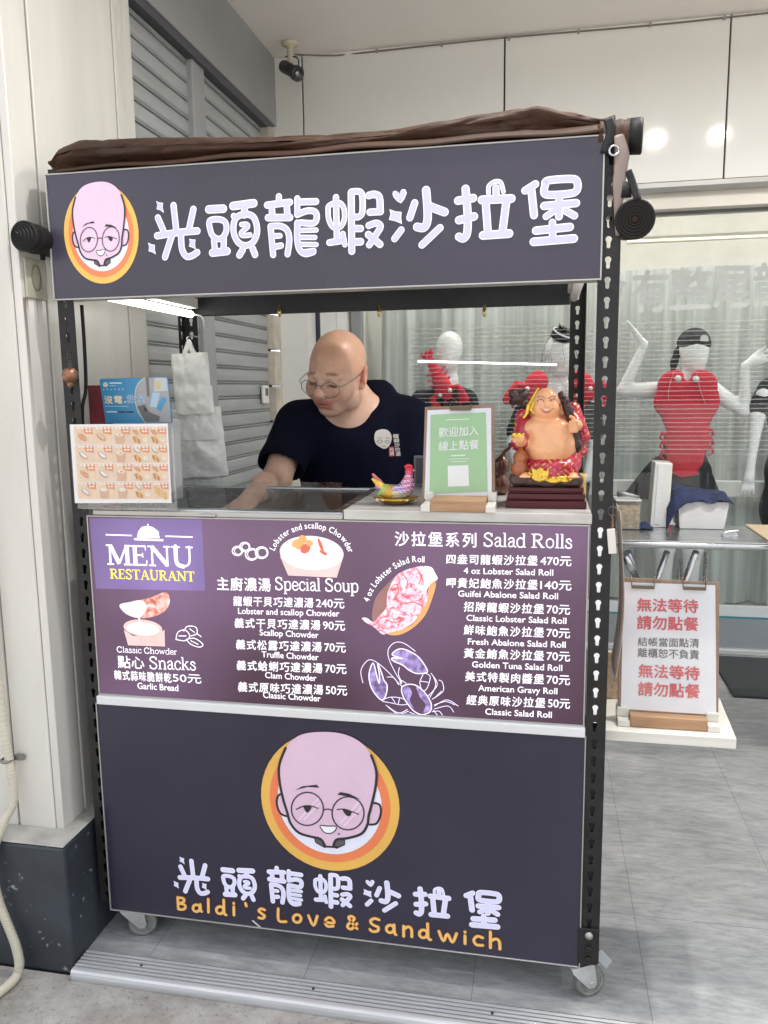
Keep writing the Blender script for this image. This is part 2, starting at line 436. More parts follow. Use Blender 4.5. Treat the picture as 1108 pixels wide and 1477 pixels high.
def floor_material():
    m = bpy.data.materials.new('vinyl_floor'); m.use_nodes = True; t = m.node_tree; b = t.nodes['Principled BSDF']
    tc = N(t, 'ShaderNodeTexCoord')
    def noi(scale, det, st, dist=0.0, ro=.62):
        mp = N(t, 'ShaderNodeMapping'); mp.inputs['Scale'].default_value = st; n = N(t, 'ShaderNodeTexNoise')
        n.inputs['Scale'].default_value = scale; n.inputs['Detail'].default_value = det; n.inputs['Distortion'].default_value = dist; n.inputs['Roughness'].default_value = ro
        t.links.new(tc.outputs['Object'], mp.inputs[0]); t.links.new(mp.outputs[0], n.inputs['Vector']); return n.outputs[0]
    def ramp(src, p0, c0, p1, c1):
        r = N(t, 'ShaderNodeValToRGB'); r.color_ramp.elements[0].position = p0; r.color_ramp.elements[0].color = (*c0, 1); r.color_ramp.elements[1].position = p1; r.color_ramp.elements[1].color = (*c1, 1)
        t.links.new(src, r.inputs[0]); return r.outputs[0]
    def mix(a, b_, mode, f):
        x = N(t, 'ShaderNodeMix', data_type='RGBA', blend_type=mode); x.inputs[0].default_value = f; t.links.new(a, x.inputs[6]); t.links.new(b_, x.inputs[7]); return x.outputs[2]
    c = ramp(noi(4.2, 12, (1, 2.2, 1), .6, .72), .30, (.36, .365, .37), .72, (.62, .625, .625))
    c = mix(c, ramp(noi(13, 10, (1, 4.0, 1), .4, .75), .33, (.50, .51, .52), .62, (1, 1, 1)), 'MULTIPLY', .75)
    c = mix(c, ramp(noi(34, 6, (1, 6, 1), 0, .7), .60, (0, 0, 0), .80, (.55, .55, .56)), 'SCREEN', .35)
    c = mix(c, ramp(noi(1.1, 3, (1, 1, 1)), .40, (.78, .79, .80), .62, (1, .99, .98)), 'MULTIPLY', .8)
    br = N(t, 'ShaderNodeTexBrick'); mp = N(t, 'ShaderNodeMapping'); mp.inputs['Location'].default_value = (.24, .061, 0)
    br.inputs['Scale'].default_value = 1; br.inputs['Brick Width'].default_value = .395; br.inputs['Row Height'].default_value = .395; br.offset = 0
    br.inputs['Mortar Size'].default_value = .0012; br.inputs['Mortar Smooth'].default_value = .4
    br.inputs['Color1'].default_value = (1, 1, 1, 1); br.inputs['Color2'].default_value = (.88, .89, .90, 1); br.inputs['Mortar'].default_value = (.52, .52, .53, 1)
    t.links.new(tc.outputs['Object'], mp.inputs[0]); t.links.new(mp.outputs[0], br.inputs['Vector'])
    c = mix(c, br.outputs['Color'], 'MULTIPLY', 1); t.links.new(c, b.inputs['Base Color'])
    r = N(t, 'ShaderNodeMapRange'); r.inputs[3].default_value = .30; r.inputs[4].default_value = .58; t.links.new(noi(7, 6, (1, 3, 1)), r.inputs[0]); t.links.new(r.outputs[0], b.inputs['Roughness'])
    bp = N(t, 'ShaderNodeBump'); bp.inputs['Strength'].default_value = .06; bp.inputs['Distance'].default_value = .004; t.links.new(noi(30, 6, (1, 8, 1)), bp.inputs['Height']); t.links.new(bp.outputs[0], b.inputs['Normal'])
    return m
def concrete_material():
    m = bpy.data.materials.new('rough_concrete'); m.use_nodes = True; t = m.node_tree; b = t.nodes['Principled BSDF']; b.inputs['Roughness'].default_value = .9
    tc = N(t, 'ShaderNodeTexCoord')
    def noi(scale, det, ro=.62, dist=0.0):
        n = N(t, 'ShaderNodeTexNoise'); n.inputs['Scale'].default_value = scale; n.inputs['Detail'].default_value = det; n.inputs['Roughness'].default_value = ro; n.inputs['Distortion'].default_value = dist
        t.links.new(tc.outputs['Object'], n.inputs['Vector']); return n.outputs[0]
    def ramp(src, p0, c0, p1, c1):
        r = N(t, 'ShaderNodeValToRGB'); r.color_ramp.elements[0].position = p0; r.color_ramp.elements[0].color = (*c0, 1); r.color_ramp.elements[1].position = p1; r.color_ramp.elements[1].color = (*c1, 1)
        t.links.new(src, r.inputs[0]); return r.outputs[0]
    def mix(a, b_, mode, f):
        x = N(t, 'ShaderNodeMix', data_type='RGBA', blend_type=mode); x.inputs[0].default_value = f; t.links.new(a, x.inputs[6]); t.links.new(b_, x.inputs[7]); return x.outputs[2]
    c = ramp(noi(4, 12, .72), .30, (.36, .34, .315), .70, (.60, .585, .56))
    c = mix(c, ramp(noi(14, 8, .7, .5), .36, (.60, .58, .55), .60, (1, 1, 1)), 'MULTIPLY', .6)
    c = mix(c, ramp(noi(1.6, 5, .6, .4), .38, (.70, .68, .66), .58, (1, 1, 1)), 'MULTIPLY', .7)
    c = mix(c, ramp(noi(130, 3, .6), .64, (0, 0, 0), .74, (.5, .49, .47)), 'SCREEN', .5)
    c = mix(c, ramp(noi(95, 3, .6), .30, (.45, .43, .41), .42, (1, 1, 1)), 'MULTIPLY', .7)
    t.links.new(c, b.inputs['Base Color'])
    bp = N(t, 'ShaderNodeBump'); bp.inputs['Strength'].default_value = .5; bp.inputs['Distance'].default_value = .006; t.links.new(noi(60, 8, .7), bp.inputs['Height']); t.links.new(bp.outputs[0], b.inputs['Normal'])
    return m
mb = MB().box(-40, 40, -60, -.108, -.3, -.02)
setp(build('pavement', mb, concrete_material()), kind='structure')
mb = MB().box(-1.9, 5.2, -.050, 4.4, -.3, 0)
setp(build('arcade_floor', mb, floor_material()), kind='structure')
mb = MB().box(-1.9, 5.2, -.25, 4.4, ZC, 6.0)
setp(build('ceiling', mb, m_ceil), kind='structure')
# aluminium nosing on the step
prof = [(-.122, -.02), (-.1245, -.012), (-.1250, -.005), (-.1235, .002), (-.120, .0062)]
y = -.116
for k in range(6):
    prof += [(y, .007), (y + .0075, .007), (y + .0080, -.005), (y + .0109, -.005)]; y += .0115
prof += [(y, .006), (y + .006, .001), (y + .006, -.004), (-.1, -.02)]
mb = MB(); mb.prism([(a, b) for a, b in prof], lambda a, b, d: (d, a, b), -1.19, 5.0)
th = thing('threshold_strip', (1.9, -.08, 0), 'ribbed aluminium step edging between rough pavement and vinyl floor', 'threshold')
build('ribbed_nosing', mb, m_alu, th)
for x in (-1.03, -.60, -.19, .32, .8, 1.4): mb = MB().lathe([(.0035, 0), (.0035, .0022), (0, .0028)], (x, -.078, .0065), n=10); build('screw', mb, mat('dark_screw', (.06, .06, .06), .4, metal=.8), th)

# ---- left pillar
pil = thing('pillar', (-1.5, .25, 0), 'beige panelled pillar with dark stone base and rust streaks left of the cart', 'pillar')
mb = MB(); J = .004
def vpan(y0, y1, m=mb): m.box(XL - .02, XL, y0 + J, y1 - J, .313, ZC - .001)
vpan(-.037, .06); vpan(.06, .44); vpan(.44, .545)
build('side_cladding', mb, m_panel, pil, bevel=.0025)
mb = MB(); xs = [XL - .0, XL - .105, XL - .60]
mb.box(XL - .118, XL - .0215, -.037, -.017, .313, ZC - .001); mb.box(XL - .75, XL - .123, -.037, -.017, .313, ZC - .001)
build('front_cladding', mb, m_plaster, pil, bevel=.004)
mb = MB().box(XL - .75, XL - .022, -.0165, .543, .0, ZC - .002)
build('core', mb, m_gap, pil)
# base with a ledge
mb = MB(); mb.box(XL - .75, -1.195, -.107, .543, -.02, .312)
def stone_material():
    m = mat('dark_stone', (.009, .012, .017), .5, var=.5, scale=4, col2=(.046, .056, .068), bump=.25, bscale=22, detail=10, rvar=.15)
    t = m.node_tree; b = t.nodes['Principled BSDF']; src = b.inputs['Base Color'].links[0].from_socket
    tc = N(t, 'ShaderNodeTexCoord'); v = N(t, 'ShaderNodeTexNoise'); v.inputs['Scale'].default_value = 38; v.inputs['Detail'].default_value = 4
    r = N(t, 'ShaderNodeValToRGB'); r.color_ramp.elements[0].position = .66; r.color_ramp.elements[0].color = (0, 0, 0, 1); r.color_ramp.elements[1].position = .74; r.color_ramp.elements[1].color = (.5, .5, .48, 1)
    t.links.new(tc.outputs['Object'], v.inputs['Vector']); t.links.new(v.outputs[0], r.inputs[0])
    mx = N(t, 'ShaderNodeMix', data_type='RGBA', blend_type='SCREEN'); mx.inputs[0].default_value = .55
    t.links.new(src, mx.inputs[6]); t.links.new(r.outputs[0], mx.inputs[7]); t.links.new(mx.outputs[2], b.inputs['Base Color'])
    return m
build('stone_base', mb, stone_material(), pil, bevel=.008)
mb = MB(); mb.box(XL - .75, -1.196, -.106, .542, .3125, .3155)
build('base_ledge', mb, mat('cement_ledge', (.40, .39, .36), .85, var=.25, scale=12, bump=.2, bscale=60), pil, bevel=.001)
# junction plate with rust
mb = MB().box(XL + .001, XL + .006, -.022, .052, 1.585, 1.672)
jb = build('junction_cover', mb, mat('yellowed_plastic', (.42, .41, .33), .55, var=.25, scale=20), pil, bevel=.002)
mb = MB()
mb.tube([(XL + .0075, .015 + .016 * math.cos(a), 1.632 + .028 * math.sin(a)) for a in np.linspace(0, 6.28, 25)], .0015, 6)
build('embossed_ring', mb, mat('ring_grime', (.22, .2, .13), .7), jb)
m_rust = veilmat('rust_stain', (.16, .09, .05), .38, .9)
mb = MB(); random.seed(7)
for k in range(17):
    y0 = random.uniform(-.028, .05); L = random.uniform(.02, .10) if k > 5 else random.uniform(.15, .38); wd = random.uniform(.0008, .0022)
    if k < 6: y0 = random.uniform(-.032, -.012)
    mb.add([(XL + .0012 + k * 2e-5, y0 - wd, 1.585), (XL + .0012 + k * 2e-5, y0 + wd, 1.585), (XL + .0012 + k * 2e-5, y0 + .002, 1.585 - L)], [(0, 1, 2)])
build('rust_streaks', mb, m_rust, pil, fixn=False)

# ---- corrugated conduit hose down the pillar front
cp = [(-1.44, -.055, 2.72), (-1.42, -.055, 2.0), (-1.385, -.058, 1.40), (-1.370, -.06, 1.0), (-1.362, -.062, .62), (-1.345, -.066, .42), (-1.352, -.10, .36), (-1.372, -.128, .28), (-1.362, -.132, .18), (-1.325, -.132, .06), (-1.318, -.14, .0), (-1.322, -.19, -.008), (-1.36, -.28, -.009), (-1.52, -.5, -.009)]
L = smooth_line(cp, 60); mb = MB()
mb.tube(L, [.0105 + .0012 * math.sin(i * 2.2) for i in range(len(L))], 10)
hose = thing('conduit_hose', (-1.35, -.1, 0), 'cream corrugated conduit hose running down the pillar to the pavement', 'hose')
build('corrugated_hose', mb, mat('cream_plastic', (.55, .52, .42), .5, var=.1), hose)
mb = MB(); mb.tube([(-1.358 + .013 * math.cos(a), -.064 + .013 * math.sin(a), .50) for a in np.linspace(0, 6.28, 17)], .0035, 6)
mb.box(-1.35, -1.325, -.05, -.0395, .494, .506)
build('clamp', mb, mat('grey_clamp', (.25, .24, .24), .5, metal=.6), hose)

# ---- roller shutter wall
m_shut = mat('shutter_steel', (.42, .44, .45), .45, metal=.35, var=.12, scale=5, stretch=(1, .6, 6), bump=.03, bscale=14, rvar=.1)
m_fas = mat('grey_fascia', (.30, .31, .315), .5, var=.10, scale=2.5, bump=.03)
sh = thing('shutter_front', (-1.4, 1.2, 0), 'closed grey roller shutters under a plain grey fascia along the left wall', 'shutter')
def shutter(y0, y1):
    p = .058; pr = []; z = .02; X = XL - .045
    while z < 2.50:
        pr += [(X, z), (X + .0025, z + .004), (X + .0035, z + .022), (X + .0025, z + .041), (X, z + .0445), (X - .006, z + .046), (X - .006, z + .0485), (X + .003, z + .0505), (X + .003, z + .0535), (X - .006, z + .0555)]; z += p
    v = [(a, y0, b) for a, b in pr] + [(a, y1, b) for a, b in pr]; n = len(pr)
    return MB().add(v, [(i, i + 1, n + i + 1, n + i) for i in range(n - 1)], 0, False)
build('shutter', shutter(.547, 1.004), m_shut, sh); build('shutter', shutter(1.096, 1.722), m_shut, sh)
mb = MB().box(XL - .06, XL - .022, 1.0, 1.10, 0, 2.484); build('mullion', mb, m_fas, sh, bevel=.004)
mb = MB().box(XL - .5, XL - .002, .547, YB - .001, 2.49, ZC - .001); build('fascia', mb, m_fas, sh, bevel=.003)
mb = MB().box(XL - .5, XL - .008, .547, 1.72, 2.462, 2.4895); build('fascia_lip', mb, mat('dark_lip', (.07, .07, .08), .5), sh)
mb = MB(); z = 0; k = 0
while z < 2.45:
    mb.box(XL - .06, XL - .012, 1.724, YB - .002, z + .003, z + .148); z += .155
build('tiled_jamb', mb, mat('beige_tile', (.50, .46, .38), .5, var=.3, scale=9), sh, bevel=.002)
mb = MB().box(XL - .5, XL - .061, .546, YB - .003, 0, 2.46); build('backing', mb, m_gap, sh)
# ---- thermostat-like remote on the shutter slat
P = atX(381, 569, XL - .034)
mb = MB(); mb.box(XL - .036, XL - .022, P[1] - .033, P[1] + .033, P[2] - .038, P[2] + .038)
rm = thing('wall_remote', P, 'small white remote with a grey screen stuck on the grey shutter', 'remote')
build('case', mb, mat('white_plastic', (.72, .72, .70), .35), rm, bevel=.005)
mb = MB().box(XL - .0215, XL - .0205, P[1] - .018, P[1] + .018, P[2] - .005, P[2] + .026); build('screen', mb, mat('lcd_grey', (.12, .13, .13), .2), rm)

# ---- shopfront
sf = thing('shopfront', (1.5, YB, 0), 'white panelled shopfront with curtained plate glass window behind the cart', 'shopfront')
sx = [XL - .02, -1.123, -.277, .575, 1.427, 2.279, 3.131, 3.98]
mb = MB()
for a, b in zip(sx[:-1], sx[1:]): mb.box(a + J * .8, b - J * .8, YB, YB + .02, 2.171, ZC - .001)
build('fascia_panels', mb, m_white, sf, bevel=.002)
mb = MB().box(XL - .02, 3.98, YB + .021, YB + .05, 2.139, ZC - .002); build('fascia_core', mb, m_gap, sf)
mb = MB(); mb.prism([(YB - .004, 2.168), (YB - .004, 2.150), (YB + .012, 2.138), (YB + .05, 2.138), (YB + .05, 2.168)], lambda a, b, d: (d, a, b), XL - .01, 3.98)
build('fascia_trim', mb, m_trim, sf)
mb = MB().box(XL - .02, -1.1245, YB + .001, YB + .02, 0, 2.134); build('pier_face', mb, m_white, sf, bevel=.002)
# return wall with white door
mb = MB().box(-1.2, -1.122, YB + .0215, YG + .03, 0, ZC - .002); build('return_wall', mb, mat('white_reveal', (.76, .76, .74), .4), sf)
mb = MB().box(-1.1215, -1.112, YB + .13, YG - .18, .0, 2.08); dr = build('side_door', mb, mat('white_door', (.78, .78, .77), .3), sf, bevel=.003)
mb = MB(); mb.box(-1.1215, -1.106, YB + .105, YB + .129, 0, 2.1); build('door_gap', mb, m_gap, dr)
mb = MB(); mb.box(-1.1115, -1.100, YG - .40, YG - .37, 0.03, 2.05); build('door_stile', mb, m_white, dr)
mb = MB().box(-1.14, 3.98, YG - .03, YG + .05, 2.235, ZC - .002); build('lintel', mb, mat('beige_lintel', (.60, .57, .51), .6, var=.06), sf, bevel=.003)
m_frame = mat('window_frame_grey', (.30, .31, .31), .4, metal=.4)
mb = MB(); mb.box(-1.12, 3.97, YB + .056, YB + .11, 2.078, 2.30); build('header_board', mb, mat('beige_header', (.70, .67, .60), .6, var=.06), sf, bevel=.003)
mb = MB(); mb.box(-1.111, -1.055, YG - .03, YG + .03, .0, 2.234); mb.box(-1.054, 3.98, YG - .02, YG + .02, 2.19, 2.234)
build('window_frame', mb, m_frame, sf, bevel=.003)
mb = MB(); mb.box(-1.054, 3.98, YG - .05, YG + .05, 0.001, .03); build('sill_track', mb, m_alu, sf, bevel=.004)
mb = MB(); mb.box(-1.054, 3.98, YG - .012, YG + .012, .031, .185); build('lower_panel', mb, mat('grey_sheet', (.27, .30, .32), .3, var=.06), sf)
mb = MB(); mb.box(-1.054, 3.98, YG - .014, YG + .014, .1855, .194); build('glass_edge', mb, mat('teal_glass_edge', (.05, .26, .27), .15), sf)
mb = MB(); mb.box(-1.054, 3.98, YG - .010, YG + .010, .1945, .25); build('frosted_band', mb, mat('frosted_white', (.62, .66, .67), .35), sf)
mb = MB().poly([(-1.054, YG, .2505), (3.98, YG, .2505), (3.98, YG, 2.189), (-1.054, YG, 2.189)])
pane = build('window_pane', mb, glassmat('shop_glass', (.94, .97, .96), .015), sf, fixn=False)
mb = MB()
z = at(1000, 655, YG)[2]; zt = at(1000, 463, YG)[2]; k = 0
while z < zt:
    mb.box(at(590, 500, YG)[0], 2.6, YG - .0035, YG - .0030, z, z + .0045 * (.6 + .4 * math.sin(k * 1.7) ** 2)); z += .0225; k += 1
build('stripe_film', mb, veilmat('frost_stripe', (.90, .92, .92), .20), pane)  # street reflections painted as pale stripes on the pane
GP = Plane((0, YG - .004, 1.5), (0, -1, 0)); mb = MB()
for s, u0, v0, u1, v1, h in [('會', 858, 452, 902, 451, 58), ('有', 911, 450, 962, 449, 60), ('整', 966, 448, 1024, 446, 61), ('尾', 1030, 444, 1080, 443, 62), ('龍', 1086, 442, 1140, 440, 62)]:
    text(mb, GP, s, u0, v0, u1, v1, h, off=.0, bold=.032)
build('lettering', mb, veilmat('frost_letter', (.92, .95, .95), .46), pane, fixn=False)  # reflected lettering painted onto the pane as pale glyphs
# inside the shop: back wall, end walls, display floor
mb = MB(); mb.box(-1.3, 4.0, 4.0, 4.05, 0, ZC - .002); mb.box(-1.25, -1.2, YG + .031, 3.999, 0, ZC - .002); mb.box(3.981, 4.03, YB + .3, 3.999, 0, ZC - .002)
build('inner_walls', mb, mat('inner_wall', (.62, .62, .59), .8), sf)
mb = MB().box(-1.05, 3.97, YG + .06, 3.6, .002, .05); build('display_floor', mb, mat('display_white', (.58, .58, .56), .5), sf)
# curtain
def curt(s, t):
    x = -1.1 + s * 5.0
    a = mnoise.noise(Vector((x * 1.3, 0, 3))) * 2.2
    f = .045 * math.sin(x * 13 + a * 3) + .018 * math.sin(x * 47 + a * 5) + .010 * math.sin(x * 83)
    return (x + .01 * math.sin(t * 5 + x * 9), 3.34 + f * (1.05 - .35 * t), at(1000, 872, 3.3)[2] + t * 1.98 + (.012 * math.sin(x * 7) if t == 0 else 0))
mb = MB().grid(curt, 560, 14)
cu = mat('sheer_curtain', (.52, .55, .54), .9, var=.22, scale=4, stretch=(7, 1, .15))
b_ = cu.node_tree.nodes['Principled BSDF']; b_.inputs['Transmission Weight'].default_value = 0.0
single('curtain', mb, cu, 'long pale sheer curtain hanging in folds inside the shop window', 'curtain', (1.4, 3.34, .2))
# white rail behind the mannequins
mb = MB(); zr = at(1060, 705, 3.15)[2]; mb.box(-1.05, 3.9, 3.14, 3.17, zr - .045, zr + .045)
for x in (-1.0, .2, 1.6, 3.2): mb.box(x, x + .03, 3.145, 3.165, .051, zr - .0455)
single('display_rail', mb, mat('rail_white', (.74, .74, .72), .4), 'low white rail behind the mannequins in the window', 'rail', (1.4, 3.15, .2), bevel=.003)
# in the window: tube standing in for a reflection, lit strip, added fill panel
a = at(603, 521, 2.72); b = at(803, 526, 2.72)
wl = thing('window_tube_lamp', (a + b) / 2, 'thin lit tube lamp hanging between the two left mannequins', 'lamp')
mb = MB().tube([a, b], .0050, 10); build('lit_tube', mb, mat('tube_glow', (.9, .9, .9), .4, emit=(1, 1, .98), estr=1.6), wl)  # glow stands in for a lamp reflected in the glass
mb = MB(); mb.tube([a + np.array([.05, 0, .006]), (a[0] + .05, a[1], 2.18)], .0012, 6); build('hanging_wire', mb, mat('thin_wire', (.5, .5, .5), .4, metal=.5), wl); mb = MB(); mb.tube([b + np.array([-.05, 0, .006]), (b[0] - .05, b[1], 2.18)], .0012, 6)
build('hanging_wire', mb, mat('thin_wire', (.5, .5, .5), .4, metal=.5), wl)
a = at(905, 348, 2.8); b = at(1108, 343, 2.8)
ls = thing('led_strip', (a + b) / 2, 'warm lit strip light along the top of the window', 'strip light')
mb = MB().tube([a, (3.6, 2.8, b[2])], .004, 8); build('lit_strip', mb, mat('strip_glow', (.9, .85, .6), .4, emit=(1, .88, .55), estr=.8), ls)
mb = MB().box(a[0], 3.6, 2.807, 2.822, a[2] - .012, a[2] + .02); build('strip_channel', mb, m_alu, ls)
mb = MB().box(-1.0, 3.9, 2.85, 3.2, 2.64, 2.70)
il = thing('ceiling_light', (1.4, 3.0, 2.7), 'long white shop ceiling light above the mannequins', 'ceiling light')
build('diffuser', mb, mat('diffuser_glow', (.9, .9, .9), .4, emit=(1, .97, .92), estr=2.2), il)  # glowing panel added out of view to brighten the shop inside

# ---- recessed ceiling lamps (glints of the middle two show; outer two added unseen as fill)
for i, (x, y, lb_) in enumerate(((-.22, -.17, 'recessed round ceiling lamp nearest the shutter wall'), (.50, .28, 'recessed round ceiling lamp above the right end of the cart'), (.84, .28, 'recessed round ceiling lamp second along to the right of the cart'), (1.9, .6, 'recessed round ceiling lamp farthest right'))):
    dl = thing('ceiling_lamp', (x, y, ZC), lb_, 'ceiling lamp', 'recessed lamps in the arcade ceiling')
    mb = MB(); mb.lathe([(.0, -.004), (.034, -.004)], (x, y, ZC), n=28, cap=False); build('diffuser', mb, mat('lamp_disc', (.9, .9, .9), .4, emit=(1, .97, .92), estr=500), dl)
    mb = MB(); mb.lathe([(.035, -.0005), (.035, -.008), (.062, -.005), (.064, -.0005)], (x, y, ZC), n=28, cap=False); build('trim_ring', mb, mat('white_ring', (.7, .7, .7), .4), dl)
# ---- security camera + cable under the ceiling
P = atZ(418, 62, ZC); Yc = P[1]
cc = thing('security_camera', P, 'dark bullet security camera hanging from the ceiling by a cream stem', 'camera')
m_cr = mat('cream_paint', (.58, .54, .40), .5); m_dk = mat('gunmetal', (.07, .07, .07), .35, metal=.5)
mb = MB(); mb.lathe([(.034, 0), (.034, -.008), (.026, -.013), (.012, -.016), (.011, -.075), (0, -.076)], P, n=20); build('mount', mb, m_cr, cc)
A = at(408, 95, Yc - .02); B = at(436, 110, Yc - .08); d = (B - A) / np.linalg.norm(B - A)
mb = MB(); mb.lathe([(.0, 0), (.022, .002), (.024, .01), (.024, .085), (.029, .088), (.029, .107), (.022, .107), (.020, .10), (0, .10)], A, d, n=20); bd = build('body', mb, m_dk, cc)
mb = MB(); mb.lathe([(.012, .1005), (.011, .103), (0, .104)], A, d, n=16); build('lens', mb, mat('lens_glass', (.4, .4, .42), .1, metal=.6), bd)
mb = MB(); q = P + np.array([0, 0, -.07]); mb.tube(smooth_line([q, q + np.array([.008, -.005, -.02]), (A + B) / 2 + np.array([0, 0, .024])]), .004, 8)
mb.tube(smooth_line([q + np.array([-.02, 0, .02]), q + np.array([.03, 0, .012]), q + np.array([.035, -.01, -.03]), (A + B) / 2 + np.array([.01, 0, .02])]), .003, 6); build('bracket', mb, m_dk, cc)
L = [(XL + .16, YB - .006, ZC - .03)] + [(x, YB - .005, ZC - .012 - .003 * math.sin(x * 5)) for x in np.linspace(-.98, 3.9, 30)]
cb = thing('ceiling_cable', (1, YB, ZC), 'thin brown cable clipped along the top of the white fascia', 'cable')
mb = MB().tube(smooth_line([tuple(P + np.array([.02, .0, -.045]))] + L[1:], 3), .0032, 6); build('cable_run', mb, mat('brown_cable', (.16, .13, .11), .6), cb)
for x in np.arange(-.8, 3.8, .27): mb = MB().box(x - .004, x + .004, YB - .010, YB - .0005, ZC - .02, ZC - .006); build('clip', mb, mat('clip_grey', (.3, .28, .25), .5), cb)
mb = MB(); mb.box(.75, 1.5, 1.95, 2.5, .0005, .012)
single('floor_mat', mb, mat('dark_mat', (.04, .045, .05), .9, bump=.3, bscale=200), 'dark rubber mat on the vinyl floor before the shop window', 'mat', (1.1, 2.2, 0), bevel=.003)
# ================================================================== FOOD CART
HX0, HX1, HZ0, HZ1 = -1.1833, .0055, 1.5787, 1.8484
MX0, MX1, MZ0, MZ1 = -1.1393, -.0045, .6555, 1.0921
LX0, LX1, LZ0, LZ1 = -1.150, 0.0, .0858, .6342
cart = thing('food_cart', (-.58, .28, 0), 'wheeled food cart with dark purple lit signs, menu board and rolled brown awning', 'food cart')
m_post = mat('black_angle_iron', (.020, .019, .019), .5, metal=.2, spec=.35, var=.35, scale=18, bump=.05, bscale=80, rvar=.12)
m_alf = mat('silver_frame', (.42, .41, .39), .4, metal=.5, var=.08)
m_stl = mat('stainless', (.56, .57, .58), .26, metal=.95, var=.08, scale=10, stretch=(.6, 9, 9), rvar=.08)
m_blk = mat('black_rubber', (.010, .010, .011), .6, spec=.3)

def flange(mb, o, ax, z0, z1, wd=.040, step=.0381, th=.002):
    """slotted-angle flange: real keyhole cut-outs. o: corner, ax: unit dir across"""
    o = np.array(o, float); ax = np.array(ax, float); nrm = np.cross(ax, [0, 0, 1.])
    n = int((z1 - z0) / step); st = (z1 - z0) / n; cx_ = wd * .52
    hole = []
    for k in range(13): a = math.radians(-40 + 260 * k / 12); hole.append((.0060 * math.cos(a), .0065 + .0060 * math.sin(a)))
    hole += [(-.0036, -.001), (-.0036, -.008), (-.002, -.0105), (.002, -.0105), (.0036, -.008), (.0036, -.001)]
    hole.reverse(); m = len(hole)
    for s_ in (0, 1):
        dn = nrm * th * s_
        for i in range(n):
            zc = z0 + (i + .5) * st; out = []
            for (a, b) in hole:
                ang = math.atan2(b, a); ca, sa = math.cos(ang), math.sin(ang)
                tx = ((wd - cx_) if ca > 0 else cx_) / max(abs(ca), 1e-6); tz = (st / 2) / max(abs(sa), 1e-6); t = min(tx, tz); out.append((ca * t, sa * t))
            vs = [o + ax * (cx_ + a) + np.array([0, 0, zc + b]) + dn for a, b in hole] + [o + ax * (cx_ + a) + np.array([0, 0, zc + b]) + dn for a, b in out]
            fs = []
            cs = [(-cx_, -st / 2), (wd - cx_, -st / 2), (wd - cx_, st / 2), (-cx_, st / 2)]
            vs += [o + ax * (cx_ + a) + np.array([0, 0, zc + b]) + dn for a, b in cs]
            for k in range(m):
                k2 = (k + 1) % m; a, b = out[k], out[k2]; f = [k, k2, m + k2]
                same = (abs(abs(a[0]) - abs(b[0])) < 1e-6 and a[0] * b[0] > 0 and (abs(a[0] - (wd - cx_)) < 1e-6 or abs(a[0] + cx_) < 1e-6)) or (abs(a[1] - b[1]) < 1e-6 and abs(abs(a[1]) - st / 2) < 1e-6)
                if not same:
                    mid = ((a[0] + b[0]) / 2, (a[1] + b[1]) / 2); ci_ = min(range(4), key=lambda q: (cs[q][0] - mid[0]) ** 2 + (cs[q][1] - mid[1]) ** 2); f.append(2 * m + ci_)
                f.append(m + k); fs.append(tuple(f))
            mb.add(vs, fs, 0)
            if s_ == 0:
                vs2 = [o + ax * (cx_ + a) + np.array([0, 0, zc + b]) for a, b in hole] + [o + ax * (cx_ + a) + np.array([0, 0, zc + b]) + nrm * th for a, b in hole]
                mb.add(vs2, [(k, (k + 1) % m, m + (k + 1) % m, m + k) for k in range(m)], 0)
    for e in (0, wd):
        q = o + ax * e; mb.add([q + [0, 0, z0], q + [0, 0, z1], q + nrm * th + [0, 0, z1], q + nrm * th + [0, 0, z0]], [(0, 1, 2, 3)], 0)
def post(x, y, sx, sy, z0=.098, z1=1.86):
    mb = MB(); flange(mb, (x, y, 0), (sx, 0, 0), z0, z1); flange(mb, (x, y + .0 * sy, 0), (0, sy, 0), z0, z1)
    return build('post', mb, m_post, cart, fixn=False)
pr = post(.038, .002, -1, 1); post(-1.181, .010, 1, 1); post(.004, .57, -1, -1); post(-1.135, .57, 1, -1)
# rails
m_rail = mat('dark_rail', (.022, .026, .028), .45, metal=.3, var=.3, scale=9)
mb = MB(); mb.box(-1.094, -.037, .548, .5675, 1.588, 1.66); build('rear_rail', mb, m_rail, cart, bevel=.002)
mb = MB(); mb.box(-1.094, -.037, .548, .5675, .62, .66); build('rear_rail', mb, m_rail, cart, bevel=.002)
for x in (-1.170, .004):
    for z in (1.80, .10, .62):
        mb = MB(); mb.box(x, x + .03, .055, .525, z, z + .035); build('side_rail', mb, m_rail, cart, bevel=.002)
mb = MB(); mb.box(-1.12, .0, .03, .53, 1.8352, 1.846); build('roof_panel', mb, m_rail, cart)
mb = MB()
for x in (HX0 + .05, HX1 - .05):
    for z in (.14, .17): pass
# brass hooks under the rear rail
m_brass = mat('brass', (.62, .48, .22), .3, metal=.9)
for u in (403, 547, 699):
    p = at(u, 447, .545); mb = MB(); mb.lathe([(.004, .014), (.004, .004), (.0055, .004), (.0055, -.012), (.0035, -.014), (.0035, -.018), (0, -.019)], p, n=10)
    mb.tube([p + [0, 0, .012], p + [0, .01, .016]], .003, 6); build('brass_hook', mb, m_brass, cart)

